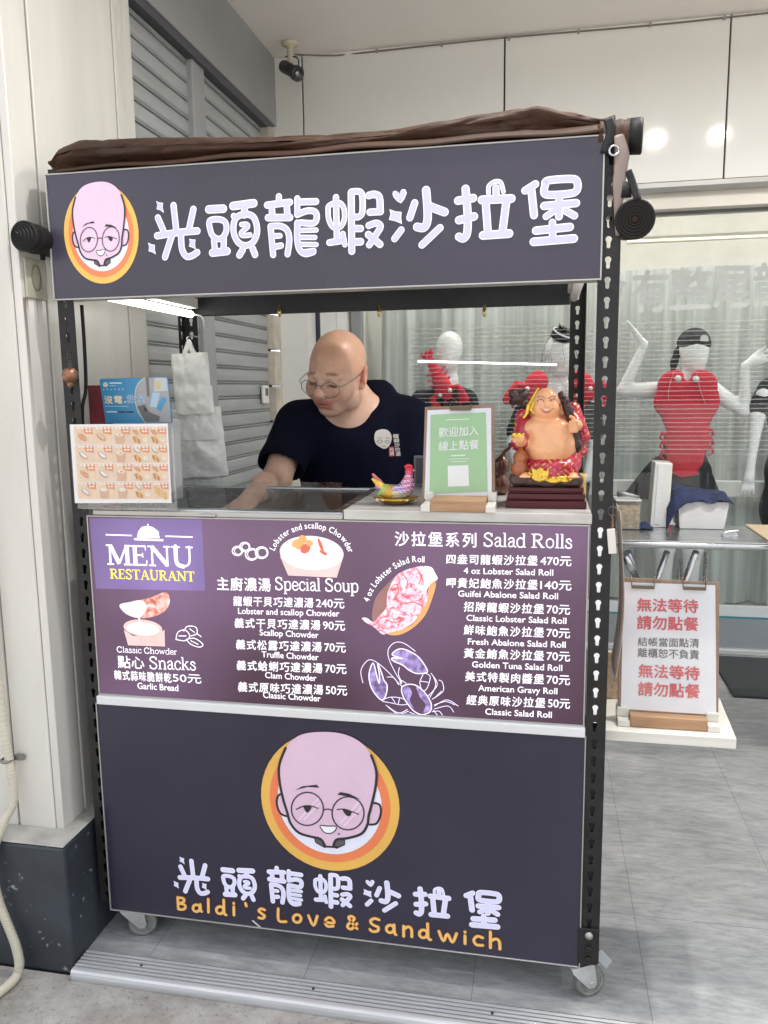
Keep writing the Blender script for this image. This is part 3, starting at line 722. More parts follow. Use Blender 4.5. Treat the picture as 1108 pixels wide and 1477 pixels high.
# ---- printed sheets: backlit faces
def litmat(name, col, em, st, col2=None, em2=None, sc=2.5, rough=.32, warp=None):
    m = mat(name, col, rough, var=.06, scale=sc, rvar=.06, col2=col2)
    t = m.node_tree; b = t.nodes['Principled BSDF']
    nz = N(t, 'ShaderNodeTexNoise'); nz.inputs['Scale'].default_value = sc; nz.inputs['Detail'].default_value = 1.5
    tc = N(t, 'ShaderNodeTexCoord'); t.links.new(tc.outputs['Object'], nz.inputs['Vector'])
    r = N(t, 'ShaderNodeValToRGB'); r.color_ramp.elements[0].position = .32; r.color_ramp.elements[1].position = .70
    r.color_ramp.elements[0].color = list(em) + [1]; r.color_ramp.elements[1].color = list(em2 or [x * 1.25 for x in em]) + [1]
    t.links.new(nz.outputs[0], r.inputs[0]); t.links.new(r.outputs[0], b.inputs['Emission Color']); b.inputs['Emission Strength'].default_value = st
    return m
def signbox(name, x0, x1, z0, z1, depth, face, fr=.006, ybot=0.0):
    mb = MB(); mb.box(x0 + .002, x1 - .002, .004, depth, z0 + .002, z1 - .002)
    root = build(name, mb, m_alf, cart, bevel=.001)
    mb = MB(); mb.poly([(x0 + fr, 0.0, z0 + fr), (x1 - fr, 0.0, z0 + fr), (x1 - fr, 0.0, z1 - fr), (x0 + fr, 0.0, z1 - fr)])
    build('sign_face', mb, face, root, fixn=False)
    mb = MB()
    for q in ((x0, x1, z0, z0 + fr), (x0, x1, z1 - fr, z1)): mb.box(q[0], q[1], -.003, .004, q[2], q[3])
    for q in ((x0, x0 + fr), (x1 - fr, x1)): mb.box(q[0], q[1], -.003, .004, z0 + fr + .0002, z1 - fr - .0002)
    build('frame', mb, m_alf, root, bevel=.0008)
    return root
f_head = litmat('header_print', (.029, .025, .036), (.003, .0027, .004), 1.0, em2=(.009, .008, .0135), sc=1.6, rough=.28)
f_menu = litmat('menu_print', (.034, .015, .029), (.014, .0065, .010), 1.0, em2=(.070, .040, .080), sc=2.0, rough=.3)
f_low = mat('front_print', (.028, .025, .047), .22, var=.22, scale=1.4, rvar=.10, bump=.006, bscale=4)
header = signbox('header_sign', HX0, HX1, HZ0, HZ1, .055, f_head, fr=.0032)
menu = signbox('menu_board', MX0, MX1, MZ0, MZ1, .10, f_menu, fr=.003)
mb = MB(); mb.box(.0005, .032, .012, .05, .66, 1.085); build('lamp_housing_end', mb, mat('white_box_end', (.8, .8, .8), .5, emit=(1, 1, 1), estr=.20), menu)
front = signbox('front_panel', LX0, LX1, LZ0, LZ1, .03, f_low, fr=.0028)
mb = MB(); mb.box(-1.141, -.003, -.012, .06, .6345, .6552); build('divider_strip', mb, mat('white_strip', (.66, .67, .68), .35, var=.06), cart, bevel=.002)
mb = MB(); mb.box(-1.165, -1.152, .05, .53, .10, 1.05); build('side_panel', mb, m_rail, cart)
mb = MB(); mb.box(.006, .018, .05, .53, .12, .60); build('side_panel', mb, m_rail, cart)
mb = MB(); mb.box(-1.14, -.002, .06, .53, .11, .12); build('bottom_shelf', mb, m_rail, cart)
mb = MB(); mb.box(.001, .0345, .006, .049, .10, .632); build('corner_batten', mb, m_blk, cart)  # dark strip added behind the post's lower keyholes so they read black

# ---- lettering and emblem
HP = Plane((0, -.0002, 1.7), (0, -1, 0)); FP = HP
w_edge = litmat('letter_white', (.72, .72, .80), (.10, .10, .12), 1.0); w_in = litmat('letter_lavender', (.47, .455, .67), (.04, .04, .08), 1.0, em2=(.05, .05, .10))
CH = {}
def glyph(name, ox, oy, sc, items, box): CH[name] = (ox, oy, sc, items, box)
glyph('guang', 210, 270, 6.518, [('s', 62, [(118, 288), (170, 410)]), ('s', 62, [(265, 172), (290, 400)]), ('s', 62, [(452, 207), (410, 400)]), ('s', 66, [(112, 458), (300, 428), (488, 412)]), ('s', 62, [(255, 440), (185, 658)]),
    ('s', 62, [(335, 440), (345, 580), (385, 650), (440, 645), (488, 613)]),
    ('p', 0, [(105, 135), (135, 148), (165, 150), (162, 190), (172, 238), (140, 215), (108, 205), (115, 170)]), ('p', 0, [(28, 525), (58, 540), (88, 545), (88, 585), (97, 628), (65, 610), (32, 600), (38, 565)]), ('p', 0, [(415, 488), (443, 495), (470, 495), (466, 540), (472, 580), (440, 565), (412, 555), (420, 520)])], (28, 135, 525, 690))
glyph('tou', 210, 270, 6.518, [('s', 76, [(597, 210), (732, 203)]), ('o', 58, [(605, 318), (690, 303), (750, 330), (762, 400), (735, 465), (690, 488), (640, 465), (612, 410)]), ('s', 60, [(645, 500), (655, 600)]), ('s', 60, [(738, 490), (735, 590)]), ('s', 74, [(632, 618), (768, 602)]),
    ('s', 76, [(825, 178), (1018, 152)]), ('s', 66, [(935, 190), (930, 262)]), ('o', 60, [(858, 285), (935, 255), (1010, 275), (1045, 350), (1048, 440), (1010, 520), (940, 550), (875, 520), (835, 445), (830, 355)]), ('s', 56, [(830, 272), (850, 300)]), ('s', 48, [(905, 352), (950, 350), (962, 375), (905, 425), (915, 455), (985, 450)]),
    ('s', 64, [(915, 590), (885, 640)]), ('s', 64, [(1010, 580), (1032, 635)])], (555, 112, 1085, 678))
glyph('long', 370, 260, 5.832, [('s', 54, [(190, 138), (190, 190)]), ('s', 58, [(92, 210), (282, 186)]), ('s', 56, [(130, 220), (135, 300)]), ('s', 56, [(255, 205), (262, 295)]), ('s', 60, [(100, 316), (282, 314)]),
    ('s', 54, [(120, 390), (130, 500), (142, 628)]), ('s', 54, [(120, 388), (200, 386), (258, 420), (278, 500), (263, 622)]), ('s', 46, [(150, 470), (200, 468)]), ('s', 52, [(155, 562), (208, 550)]),
    ('s', 52, [(345, 155), (345, 290)]), ('s', 56, [(350, 184), (502, 180)]), ('s', 54, [(345, 290), (430, 258), (495, 268), (508, 320), (480, 362), (375, 358)]), ('s', 54, [(346, 360), (345, 500), (365, 585), (415, 620), (480, 603)]),
    ('s', 42, [(360, 424), (504, 420)]), ('s', 42, [(360, 482), (494, 482)]), ('s', 42, [(370, 540), (505, 542)]), ('s', 42, [(400, 602), (486, 592)])], (60, 110, 535, 655))
glyph('xia', 370, 260, 5.832, [('s', 54, [(670, 145), (678, 515)]), ('o', 46, [(612, 215), (690, 188), (735, 235), (740, 330), (705, 395), (645, 395), (610, 330), (604, 260)]), ('s', 56, [(615, 525), (725, 508)]), ('s', 46, [(728, 450), (745, 542)]),
    ('s', 60, [(798, 105), (803, 598)]), ('s', 54, [(800, 98), (862, 96), (890, 130), (892, 265), (862, 308), (822, 308)]), ('s', 58, [(820, 407), (878, 407)]), ('s', 62, [(820, 520), (878, 518)]), ('s', 60, [(945, 130), (990, 120), (1035, 145), (1042, 255)]), ('s', 58, [(955, 270), (1045, 265)]),
    ('s', 56, [(946, 382), (1008, 362), (1045, 388), (1010, 455), (950, 545)]), ('s', 60, [(942, 458), (1040, 540)])], (578, 70, 1078, 630))
glyph('sha', 555, 250, 7.641, [('p', 0, [(165, 228), (175, 195), (195, 178), (225, 185), (238, 220), (215, 280), (180, 325), (140, 305), (105, 265), (92, 230), (100, 203), (125, 195), (150, 208)]), ('p', 0, [(60, 402), (120, 425), (182, 430), (178, 490), (186, 553), (120, 525), (52, 510), (68, 455)]),
    ('s', 76, [(183, 625), (110, 722)]), ('s', 80, [(332, 328), (278, 490)]), ('s', 92, [(457, 188), (472, 380), (470, 530), (430, 600), (358, 592)]), ('s', 92, [(500, 368), (660, 428)]), ('s', 80, [(610, 602), (412, 790)])], (52, 140, 710, 832))
glyph('la', 640, 240, 5.276, [('s', 62, [(167, 172), (182, 350), (180, 500), (152, 548), (117, 536)]), ('s', 62, [(110, 262), (225, 242)]), ('s', 62, [(117, 410), (232, 382)]), ('s', 34, [(342, 205), (345, 150), (390, 117), (435, 125), (455, 195)]), ('s', 52, [(398, 165), (400, 235)]),
    ('s', 64, [(292, 256), (515, 246)]), ('s', 60, [(320, 270), (337, 505)]), ('s', 60, [(478, 265), (448, 495)]), ('s', 64, [(300, 526), (498, 512)])], (78, 98, 548, 585))
glyph('bao', 640, 240, 5.276, [('s', 58, [(620, 185), (698, 136)]), ('s', 60, [(668, 180), (688, 372)]), ('o', 58, [(790, 110), (950, 96), (1012, 110), (1015, 180), (960, 208), (805, 218), (765, 200), (772, 145)]), ('s', 60, [(765, 302), (1008, 280)]), ('s', 58, [(880, 235), (878, 382)]),
    ('s', 52, [(855, 330), (780, 382)]), ('s', 56, [(930, 340), (995, 376)]), ('s', 56, [(828, 428), (830, 540)]), ('s', 62, [(703, 490), (960, 462)]), ('s', 64, [(686, 575), (990, 550)])], (590, 65, 1045, 608))
def put_glyph(mb, name, base, box=None, k0=0.0):
    ox, oy, sc, items, bx = CH[name]; cv = Zc(HP, ox, oy, sc)
    c0 = cv((bx[0] + bx[2]) / 2, (bx[1] + bx[3]) / 2); um = abs(cv(bx[2], (bx[1] + bx[3]) / 2)[0] - c0[0]) * 2; vm = abs(cv((bx[0] + bx[2]) / 2, bx[1])[1] - c0[1]) * 2
    upx = vm / (bx[3] - bx[1]); sk = (cv(bx[2], (bx[1] + bx[3]) / 2)[1] - c0[1]) / (um / 2)
    def M(p):
        q = cv(*p) - c0; q = np.array([q[0], q[1]])
        if box is None: return q + c0
        (bu, bv, bw, bh) = box; c1 = HP.uv(bu, bv); W_ = abs(HP.uv(bu + bw / 2, bv)[0] - HP.uv(bu - bw / 2, bv)[0]); H_ = abs(HP.uv(bu, bv + bh / 2)[1] - HP.uv(bu, bv - bh / 2)[1])
        return c1 + np.array([q[0] * W_ / um, q[1] * H_ / vm])
    k = 1.0 if box is None else (abs(HP.uv(0, box[1] + box[3] / 2)[1] - HP.uv(0, box[1] - box[3] / 2)[1]) / vm)
    for i, (ty, wd, pts) in enumerate(items):
        Q = [M(p) for p in pts]; e = base + (k0 + i) * 4e-5
        if ty == 'p':
            c = sum(Q) / len(Q)
            blob(mb, HP, [c + (q - c) * 1.08 for q in Q], e, 0, sharp=True); blob(mb, HP, [c + (q - c) * .9 for q in Q], e + .0009, 1, sharp=True)
        else:
            stroke(mb, HP, Q, wd * upx * k * 1.06, e, 0, closed=ty == 'o'); stroke(mb, HP, Q, (wd - 15) * upx * k, e + .0009, 1, closed=ty == 'o')
order = ['guang', 'tou', 'long', 'xia', 'sha', 'la', 'bao']
mb = MB()
for i, g in enumerate(order): put_glyph(mb, g, .0008)
build('lettering', mb, [w_edge, w_in], header, fixn=False)
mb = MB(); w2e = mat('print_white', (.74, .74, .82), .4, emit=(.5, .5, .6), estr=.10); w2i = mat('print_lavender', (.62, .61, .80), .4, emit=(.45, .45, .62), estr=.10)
bx = [(277.5, 1264, 52, 51), (344.5, 1273.5, 53, 48), (411.5, 1278, 53, 54), (480.5, 1285, 57, 51), (552, 1292, 54, 46), (623.5, 1301, 55, 47), (696.5, 1311, 54, 56)]
for g, b in zip(order, bx): put_glyph(mb, g, .0008, box=b)
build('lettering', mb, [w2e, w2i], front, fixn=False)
# emblem : cartoon bald man in round glasses on an orange ring
LC = (536, 432)
def emblem(parent, cpx, rpx, lit, stretch=(1.0, 1.0)):
    q0 = HP.uv(330 + LC[0] / 3.693, 1040 + LC[1] / 3.693); r0 = abs(HP.uv(475, 1157 + 97)[1] - HP.uv(475, 1157)[1])
    c1 = HP.uv(*cpx); r1 = abs(HP.uv(cpx[0], cpx[1] + rpx)[1] - c1[1]); k = r1 / r0; base = Zc(HP, 330, 1040, 3.693)
    cv = lambda x, y: c1 + (base(x, y) - q0) * k * np.array(stretch)
    um = k * r0 / 358
    e = .08 if lit else .03
    def M(n, c, f=1): return mat(('lit_' if lit else '') + n, c, .35, emit=c, estr=e * f)
    ms = [M('ring_yellow', (.72, .42, .09)), M('ring_orange', (.74, .20, .08)), M('ring_white', (.72, .74, .86)), M('face_pink', (.66, .47, .60)), M('ink_dark', (.025, .02, .025), .1), M('mouth_white', (.8, .8, .85)), M('collar_grey', (.10, .09, .11)), M('glint_pink', (.75, .60, .74))]
    mb = MB(); o = .0006; E = .0004
    for i, r in enumerate((362, 316, 272)): disc(mb, HP, cv(*LC), r * um * stretch[0], o + i * E, i, ry=r * um * stretch[1])
    Z = lambda L: [cv(*p) for p in L]
    for ear in ([(290, 385), (258, 392), (248, 435), (268, 488), (312, 506)], [(782, 435), (815, 445), (822, 490), (800, 542), (762, 550)]):
        blob(mb, HP, Z(ear), o + 3 * E, 3); stroke(mb, HP, Z(ear), 11 * um, o + 4 * E, 4)
    head = [(480, 55), (370, 75), (298, 140), (263, 230), (265, 320), (284, 410), (306, 480), (325, 540), (370, 590), (440, 612), (490, 624), (516, 655), (540, 662), (562, 655), (578, 628), (640, 620), (715, 597), (748, 550), (756, 500), (775, 430), (795, 340), (797, 260), (770, 180), (710, 110), (610, 65)]
    for cl in ([(456, 615), (492, 624), (516, 658), (515, 672), (462, 642)], [(577, 630), (624, 630), (622, 655), (577, 675), (560, 668)]): blob(mb, HP, Z(cl), o + 5 * E, 6, sharp=True); stroke(mb, HP, Z(cl + cl[:1]), 6 * um, o + 5.3 * E, 4, raw=True)
    blob(mb, HP, Z(head), o + 6 * E, 3)
    stroke(mb, HP, Z([(298, 140), (263, 230), (265, 320), (284, 410), (306, 480), (325, 540), (370, 590), (440, 612), (490, 624), (515, 660)]), 13 * um, o + 7 * E, 4)
    stroke(mb, HP, Z([(560, 665), (578, 628), (640, 620), (715, 597), (748, 550), (756, 500), (775, 430), (795, 340), (797, 260), (770, 180)]), 13 * um, o + 7.2 * E, 4)
    stroke(mb, HP, Z([(508, 664), (580, 668)]), 10 * um, o + 7.4 * E, 4)
    for gl in ([(372, 520), (478, 408)], [(400, 520), (485, 435)], [(600, 540), (700, 430)], [(620, 555), (715, 455)]): stroke(mb, HP, Z(gl), 8 * um, o + 7.6 * E, 7)
    for c in ((418, 463), (642, 487)): stroke(mb, HP, [cv(c[0] + 88 * math.cos(a), c[1] + 88 * math.sin(a)) for a in np.linspace(0, 2 * math.pi, 41)[:-1]], 6.5 * um, o + 9 * E, 4, closed=True, sub=1)
    stroke(mb, HP, Z([(506, 470), (530, 464), (552, 471)]), 6 * um, o + 9.2 * E, 4)
    stroke(mb, HP, Z([(356, 466), (398, 448), (440, 448), (476, 461)]), 5.5 * um, o + 8.4 * E, 4); stroke(mb, HP, Z([(582, 467), (620, 465), (660, 477), (700, 493)]), 5.5 * um, o + 8.4 * E, 4)
    blob(mb, HP, Z([(398, 450), (440, 449), (430, 474), (415, 483), (402, 466)]), o + 8 * E, 4); blob(mb, HP, Z([(614, 467), (660, 478), (654, 500), (636, 501), (620, 484)]), o + 8 * E, 4)
    blob(mb, HP, Z([(352, 363), (390, 343), (470, 335), (484, 351), (420, 347)]), o + 8 * E, 4, sharp=True); blob(mb, HP, Z([(582, 388), (600, 374), (650, 384), (714, 415), (660, 400), (600, 391)]), o + 8 * E, 4, sharp=True)
    mo = [(488, 551), (530, 555), (577, 556), (570, 580), (545, 594), (515, 590), (496, 571)]
    blob(mb, HP, Z(mo), o + 8 * E, 5, sharp=True); stroke(mb, HP, Z(mo), 5.5 * um, o + 8.6 * E, 4, closed=True, sub=2)
    disc(mb, HP, cv(591, 597), 5 * um, o + 8 * E, 4, n=12)
    build('emblem', mb, ms, parent, fixn=False)
emblem(front, (475, 1157), 97, False, (.965, 1.0))
emblem(header, (146, 337), 71.5, True, (.84, 1.0))
# rounded orange english line
mb = MB(); A_ = Zc(HP, 240, 1220, 4.2615); B_ = Zc(HP, 480, 1240, 4.2615)
def circ(cx, cy, r): return [(cx + r * math.cos(a), cy + r * math.sin(a)) for a in np.linspace(0, 2 * math.pi, 13)[:-1]]
LT = [(A_, [[(72, 314), (76, 385)], [(72, 315), (105, 320), (112, 335), (95, 348), (76, 348)], [(76, 350), (112, 358), (120, 375), (105, 388), (78, 386)], ('o', circ(187, 380, 21)), [(211, 357), (214, 392), (220, 400)], [(260, 325), (261, 405)],
    ('o', circ(332, 392, 22)), [(355, 330), (358, 408), (370, 421)], [(417, 372), (418, 422)], [(417, 352), (417, 353)], [(489, 350), (494, 366)], [(606, 390), (586, 383), (570, 395), (588, 412), (606, 427), (594, 442), (570, 438)], [(690, 383), (693, 455), (738, 462)],
    ('o', circ(806, 443, 24)), [(876, 425), (906, 486), (930, 428)], [(978, 464), (1032, 470), (1020, 442), (994, 438), (978, 462), (992, 490), (1028, 489)]]),
    (B_, [[(150, 420), (100, 357), (118, 345), (134, 362), (96, 395), (96, 415), (118, 422), (150, 390)], [(286, 366), (256, 358), (233, 375), (250, 398), (281, 412), (276, 435), (246, 438), (230, 425)], ('o', circ(354, 422, 23)), [(378, 397), (381, 445), (390, 458)],
    [(437, 405), (437, 467)], [(437, 425), (465, 408), (485, 425), (487, 470)], ('o', circ(558, 452, 24)), [(584, 390), (588, 475), (603, 488)], [(654, 436), (681, 496), (706, 452), (736, 504), (762, 450)], [(814, 464), (814, 512)], [(814, 442), (814, 443)],
    [(922, 476), (890, 466), (868, 490), (884, 518), (922, 522)], [(970, 440), (970, 537)], [(970, 497), (1003, 482), (1025, 500), (1028, 545)]])]
ux = np.linalg.norm(A_(100, 400) - A_(101, 400))
for cv, L in LT:
    for i, s_ in enumerate(L):
        cl = isinstance(s_, tuple); pts = [cv(*p) for p in (s_[1] if cl else s_)]
        if len(pts) == 2 and np.linalg.norm(pts[0] - pts[1]) < .002: pts[1] = pts[0] + np.array([0, .0012])
        stroke(mb, HP, pts, 20 * ux, .0008 + i * 4e-5, 0, closed=cl, sub=4); stroke(mb, HP, pts, 15 * ux, .0022 + i * 4e-5, 1, closed=cl, sub=4)
build('english_lettering', mb, [mat('letter_brown', (.38, .13, .02), .4), mat('letter_orange', (.86, .50, .15), .4, emit=(.8, .45, .12), estr=.03)], front, fixn=False)
# scuff on the lower edge of the front panel
mb = MB(); stroke(mb, HP, [HP.uv(365, 1328), HP.uv(372, 1334), HP.uv(378, 1339)], .004, .0006)
build('scuff', mb, mat('scuff_white', (.6, .6, .62), .7), front, fixn=False)
# ---- menu board print
def sr(x, y, w_=.34): return ([(x - w_ / 2, y), (x + w_ / 2, y)], .065)
SER = {
 'M': (1.08, [([(.14, 0), (.14, 1)], .09), ([(.17, .97), (.53, .06)], .17), ([(.53, .06), (.88, .97)], .08), ([(.91, 0), (.91, 1)], .17), sr(.14, .03, .3), sr(.91, .03, .36), sr(.10, .97, .26), sr(.95, .97, .28)]),
 'E': (.78, [([(.18, 0), (.18, 1)], .17), ([(.04, .965), (.66, .965)], .07), ([(.18, .52), (.52, .52)], .065), ([(.04, .035), (.68, .035)], .07), ([(.655, .98), (.655, .76)], .05), ([(.675, .02), (.69, .27)], .05), ([(.52, .40), (.52, .64)], .05)]),
 'N': (1.0, [([(.16, 0), (.16, 1)], .08), ([(.16, .97), (.82, .04)], .17), ([(.82, 0), (.82, 1)], .08), sr(.16, .03, .3), sr(.10, .97, .26), sr(.82, .97, .3)]),
 'U': (.98, [([(.2, 1), (.2, .35), (.28, .1), (.5, .02)], .16), ([(.5, .02), (.7, .1), (.79, .35), (.79, 1)], .08), sr(.2, .97, .36), sr(.79, .97, .3)]),
 'R': (.92, [([(.2, 0), (.2, 1)], .17), ([(.2, .96), (.5, .96), (.66, .86), (.68, .72), (.6, .58), (.42, .52), (.2, .52)], .10), ([(.42, .5), (.76, .02)], .15), sr(.2, .03, .38), sr(.14, .97, .24), sr(.8, .03, .2)]),
 'S': (.72, [([(.58, .78), (.5, .93), (.32, .98), (.14, .88), (.12, .7), (.3, .56), (.5, .44), (.6, .28), (.54, .1), (.34, .02), (.16, .08), (.08, .26)], .115), ([(.6, .72), (.6, .98)], .05), ([(.07, .02), (.07, .3)], .05)]),
 'T': (.86, [([(.43, 0), (.43, 1)], .17), ([(.04, .965), (.82, .965)], .07), ([(.05, .98), (.05, .74)], .05), ([(.81, .98), (.81, .74)], .05), sr(.43, .03, .4)]),
 'A': (.98, [([(.14, .02), (.47, .98)], .075), ([(.47, .98), (.82, .02)], .17), ([(.26, .36), (.66, .36)], .065), sr(.14, .03, .28), sr(.82, .03, .34)]),
 'p': (.66, [([(.14, -.3), (.14, .66)], .12), ([(.14, .52), (.28, .67), (.46, .66), (.56, .5), (.56, .2), (.46, .03), (.28, .02), (.14, .15)], .10), sr(.14, -.28, .28), sr(.08, .66, .14)]),
 'e': (.58, [([(.1, .36), (.5, .38), (.48, .56), (.34, .68), (.18, .64), (.09, .42), (.1, .2), (.2, .05), (.36, .02), (.52, .16)], .095)]),
 'c': (.56, [([(.5, .52), (.42, .66), (.26, .68), (.12, .55), (.08, .34), (.12, .14), (.26, .02), (.42, .05), (.51, .18)], .10)]),
 'i': (.32, [([(.16, 0), (.16, .67)], .12), ([(.16, .88), (.16, .89)], .13), sr(.16, .03, .26), sr(.11, .66, .14)]),
 'a': (.58, [([(.1, .54), (.2, .66), (.36, .66), (.43, .52), (.43, .12), (.55, .03)], .105), ([(.43, .42), (.2, .36), (.09, .2), (.16, .04), (.3, .05), (.43, .18)], .09)]),
 'l': (.32, [([(.16, 0), (.16, 1.02)], .12), sr(.16, .03, .28), sr(.11, 1.0, .14)]),
 'o': (.64, [([(.32, .67), (.14, .56), (.09, .34), (.14, .12), (.32, .02), (.5, .12), (.55, .34), (.5, .56), (.32, .67)], .095)]),
 'u': (.68, [([(.14, .66), (.14, .2), (.24, .03), (.38, .04), (.52, .16)], .11), ([(.53, .66), (.53, 0)], .12), sr(.09, .65, .16), sr(.47, .65, .16), sr(.58, .03, .12)]),
 'd': (.66, [([(.53, 0), (.53, 1.02)], .12), ([(.53, .52), (.38, .67), (.2, .65), (.09, .48), (.09, .2), (.2, .03), (.38, .02), (.53, .15)], .095), sr(.47, 1.0, .14), sr(.59, .03, .12)]),
 'n': (.68, [([(.14, 0), (.14, .67)], .12), ([(.14, .5), (.28, .65), (.42, .66), (.53, .52), (.53, 0)], .11), sr(.14, .03, .28), sr(.53, .03, .28), sr(.09, .66, .14)]),
 'k': (.66, [([(.14, 0), (.14, 1.02)], .12), ([(.5, .66), (.16, .3)], .07), ([(.28, .42), (.55, .02)], .12), sr(.14, .03, .28), sr(.57, .03, .2), sr(.48, .66, .22), sr(.09, 1.0, .14)]),
 's': (.52, [([(.42, .52), (.32, .67), (.16, .64), (.12, .5), (.26, .38), (.42, .27), (.42, .1), (.28, .01), (.1, .08), (.07, .2)], .10)]),
 'C': (.88, [([(.74, .74), (.62, .92), (.42, .98), (.2, .86), (.1, .6), (.1, .38), (.2, .14), (.42, .02), (.64, .08), (.76, .26)], .13), ([(.76, .7), (.76, .96)], .05)]),
 'h': (.68, [([(.14, 0), (.14, 1.02)], .12), ([(.14, .5), (.28, .65), (.42, .66), (.53, .52), (.53, 0)], .11), sr(.14, .03, .28), sr(.53, .03, .28), sr(.09, 1.0, .14)]),
 'w': (.9, [([(.08, .66), (.26, .03)], .12), ([(.26, .03), (.44, .62)], .07), ([(.44, .62), (.62, .03)], .12), ([(.62, .03), (.8, .66)], .07), sr(.1, .65, .24), sr(.8, .65, .2)]),
 'r': (.5, [([(.14, 0), (.14, .67)], .12), ([(.14, .45), (.26, .62), (.4, .62)], .12), sr(.14, .03, .28), sr(.09, .66, .14)]),
 ' ': (.34, []),
}
def serif(mb, pl, s, u0, v0, u1, v1, h, off=.0012, mi=0, boldk=1.0):
    tot = sum(SER[c][0] for c in s); a0 = pl.uv(u0, v0); a1 = pl.uv(u1, v1); d = (a1 - a0) / tot
    hh = abs(pl.uv((u0 + u1) / 2, (v0 + v1) / 2 - h)[1] - pl.uv((u0 + u1) / 2, (v0 + v1) / 2)[1]); x = 0; q = 0
    for c in s:
        for pts, wd in SER[c][1]:
            P_ = [a0 + d * (x + px_) + np.array([0, py * hh]) for px_, py in pts]
            if len(P_) == 2 and np.linalg.norm(P_[0] - P_[1]) < .002: P_[1] = P_[0] + np.array([0, wd * hh * .3])
            stroke(mb, pl, P_, wd * hh * boldk, off + q * 3e-5, mi, sub=3, cap=len(pts) > 2); q = (q + 1) % 20
        x += SER[c][0]
mp = mat('menu_white', (.78, .76, .80), .4, emit=(.72, .70, .76), estr=.28); my = mat('menu_yellow', (.75, .66, .10), .4, emit=(.72, .60, .06), estr=.26)
mb = MB()
T = lambda *a, **k: text(mb, HP, *a, off=.0016, **k)
serif(mb, HP, 'MENU', 156, 814, 281, 818, 29, off=.0016, boldk=1.25); serif(mb, HP, 'RESTAURANT', 159.5, 834, 282, 838.5, 14, off=.0016, mi=1, boldk=1.2)
serif(mb, HP, 'Classic Chowder', 169, 940.5, 256.5, 944, 8.5, off=.0016, boldk=1.15); serif(mb, HP, 'Snacks', 216, 964.5, 284, 966.5, 18, off=.0016)
serif(mb, HP, 'Special Soup', 397, 850.5, 518, 854, 18.5, off=.0016)
A_ = Zc(HP, 490, 730, 2.916)
SER['R'] = (.92, [([(.2, 0), (.2, 1)], .13)] + SER['R'][1][1:])
serif(mb, HP, 'Salad Rolls', 697, 788, 826, 791, 20, off=.0016)
T('點心', 171, 963, 209, 965, 18, bold=.015); T('韓式蒜味脆餅乾', 166, 980, 248, 984.5, 14, bold=.018, sp=1.14); T('50元', 250, 983.5, 291, 986, 14, bold=.012)
T('Garlic Bread', 199, 993, 258, 996.5, 9, bold=.014)
T('主廚濃湯', 314, 851, 391, 853, 19, bold=.018, sp=1.12)
def item(zh, pr_, u0, v0, u1, v1, um, en, e0, ev0, e1, ev1):
    t = (um - u0) / (u1 - u0); vm = v0 + (v1 - v0) * t
    text(mb, HP, zh, u0, v0, um - 2, vm, 14.2, off=.0016, bold=.020, slant=.06, sp=1.16); text(mb, HP, pr_, um + 2.5, vm, u1, v1, 15, off=.0016, bold=.014)
    text(mb, HP, en, e0, ev0, e1, ev1, 8.8, off=.0016, bold=.012)
item('龍蝦干貝巧達濃湯', '240元', 337, 873.5, 497, 877.5, 454, 'Lobster and scallop Chowder', 344, 885, 490, 889)
item('義式干貝巧達濃湯', '90元', 339, 905, 498, 909.5, 464, 'Scallop Chowder', 375, 916, 460, 920)
item('義式松露巧達濃湯', '70元', 341, 936, 499, 941, 466, 'Truffle Chowder', 378, 947.5, 460, 952)
item('義式蛤蜊巧達濃湯', '70元', 342, 966, 500, 972, 467, 'Clam Chowder', 383, 977.5, 457, 982)
item('義式原味巧達濃湯', '50元', 344, 997, 501, 1003, 468, 'Classic Chowder', 380, 1006, 463, 1011.5)
T('沙拉堡系列', 570, 787, 687, 789.5, 21, bold=.018, sp=1.22)
item('四盎司龍蝦沙拉堡', '470元', 644, 813, 824, 816.5, 777, '4 oz Lobster Salad Roll', 669, 827, 798, 830)
item('呷貴妃鮑魚沙拉堡', '140元', 644, 847, 824, 851.5, 777, 'Guifei Abalone Salad Roll', 661, 860, 805, 864)
item('招牌龍蝦沙拉堡', '70元', 669, 881.5, 822, 886.5, 786, 'Classic Lobster Salad Roll', 673, 895, 817, 899.5)
item('鮮味鮑魚沙拉堡', '70元', 669, 915, 822, 920.5, 786, 'Fresh Abalone Salad Roll', 675, 929, 816, 934)
item('黃金鮪魚沙拉堡', '70元', 669, 948.5, 822, 954, 786, 'Golden Tuna Salad Roll', 681, 962, 811, 967.5)
item('美式特製肉醬堡', '70元', 671, 982, 822, 988, 786, 'American Gravy Roll', 690, 996, 804, 1001)
item('經典原味沙拉堡', '50元', 673, 1016, 822, 1022, 788, 'Classic Salad Roll', 700, 1030, 796, 1035)
arctext(mb, HP, 'Lobster and scallop Chowder', [(396, 795), (404, 781), (420, 769), (446, 762), (472, 766), (492, 778), (504, 798)], 8.5, off=.0016, bold=.012)
arctext(mb, HP, '4 oz Lobster Salad Roll', [(532, 869), (540, 850), (554, 833), (573, 819), (593, 811), (613, 811)], 8.5, off=.0016, bold=.012)
# cloche + rules
stroke(mb, HP, [HP.uv(153, 771), HP.uv(191, 772.3)], .0032, .0016, cap=False); stroke(mb, HP, [HP.uv(239, 773.2), HP.uv(278.5, 774.5)], .0032, .0016, cap=False)
blob(mb, HP, [HP.uv(*p) for p in [(198, 775), (200, 766), (205, 760), (213, 758), (221, 760), (229, 766), (231, 776)]], .0016, sharp=True); stroke(mb, HP, [HP.uv(195, 777.5), HP.uv(235, 779)], .005, .00165); disc(mb, HP, HP.uv(214, 756.5), .0022, .0017, n=10)
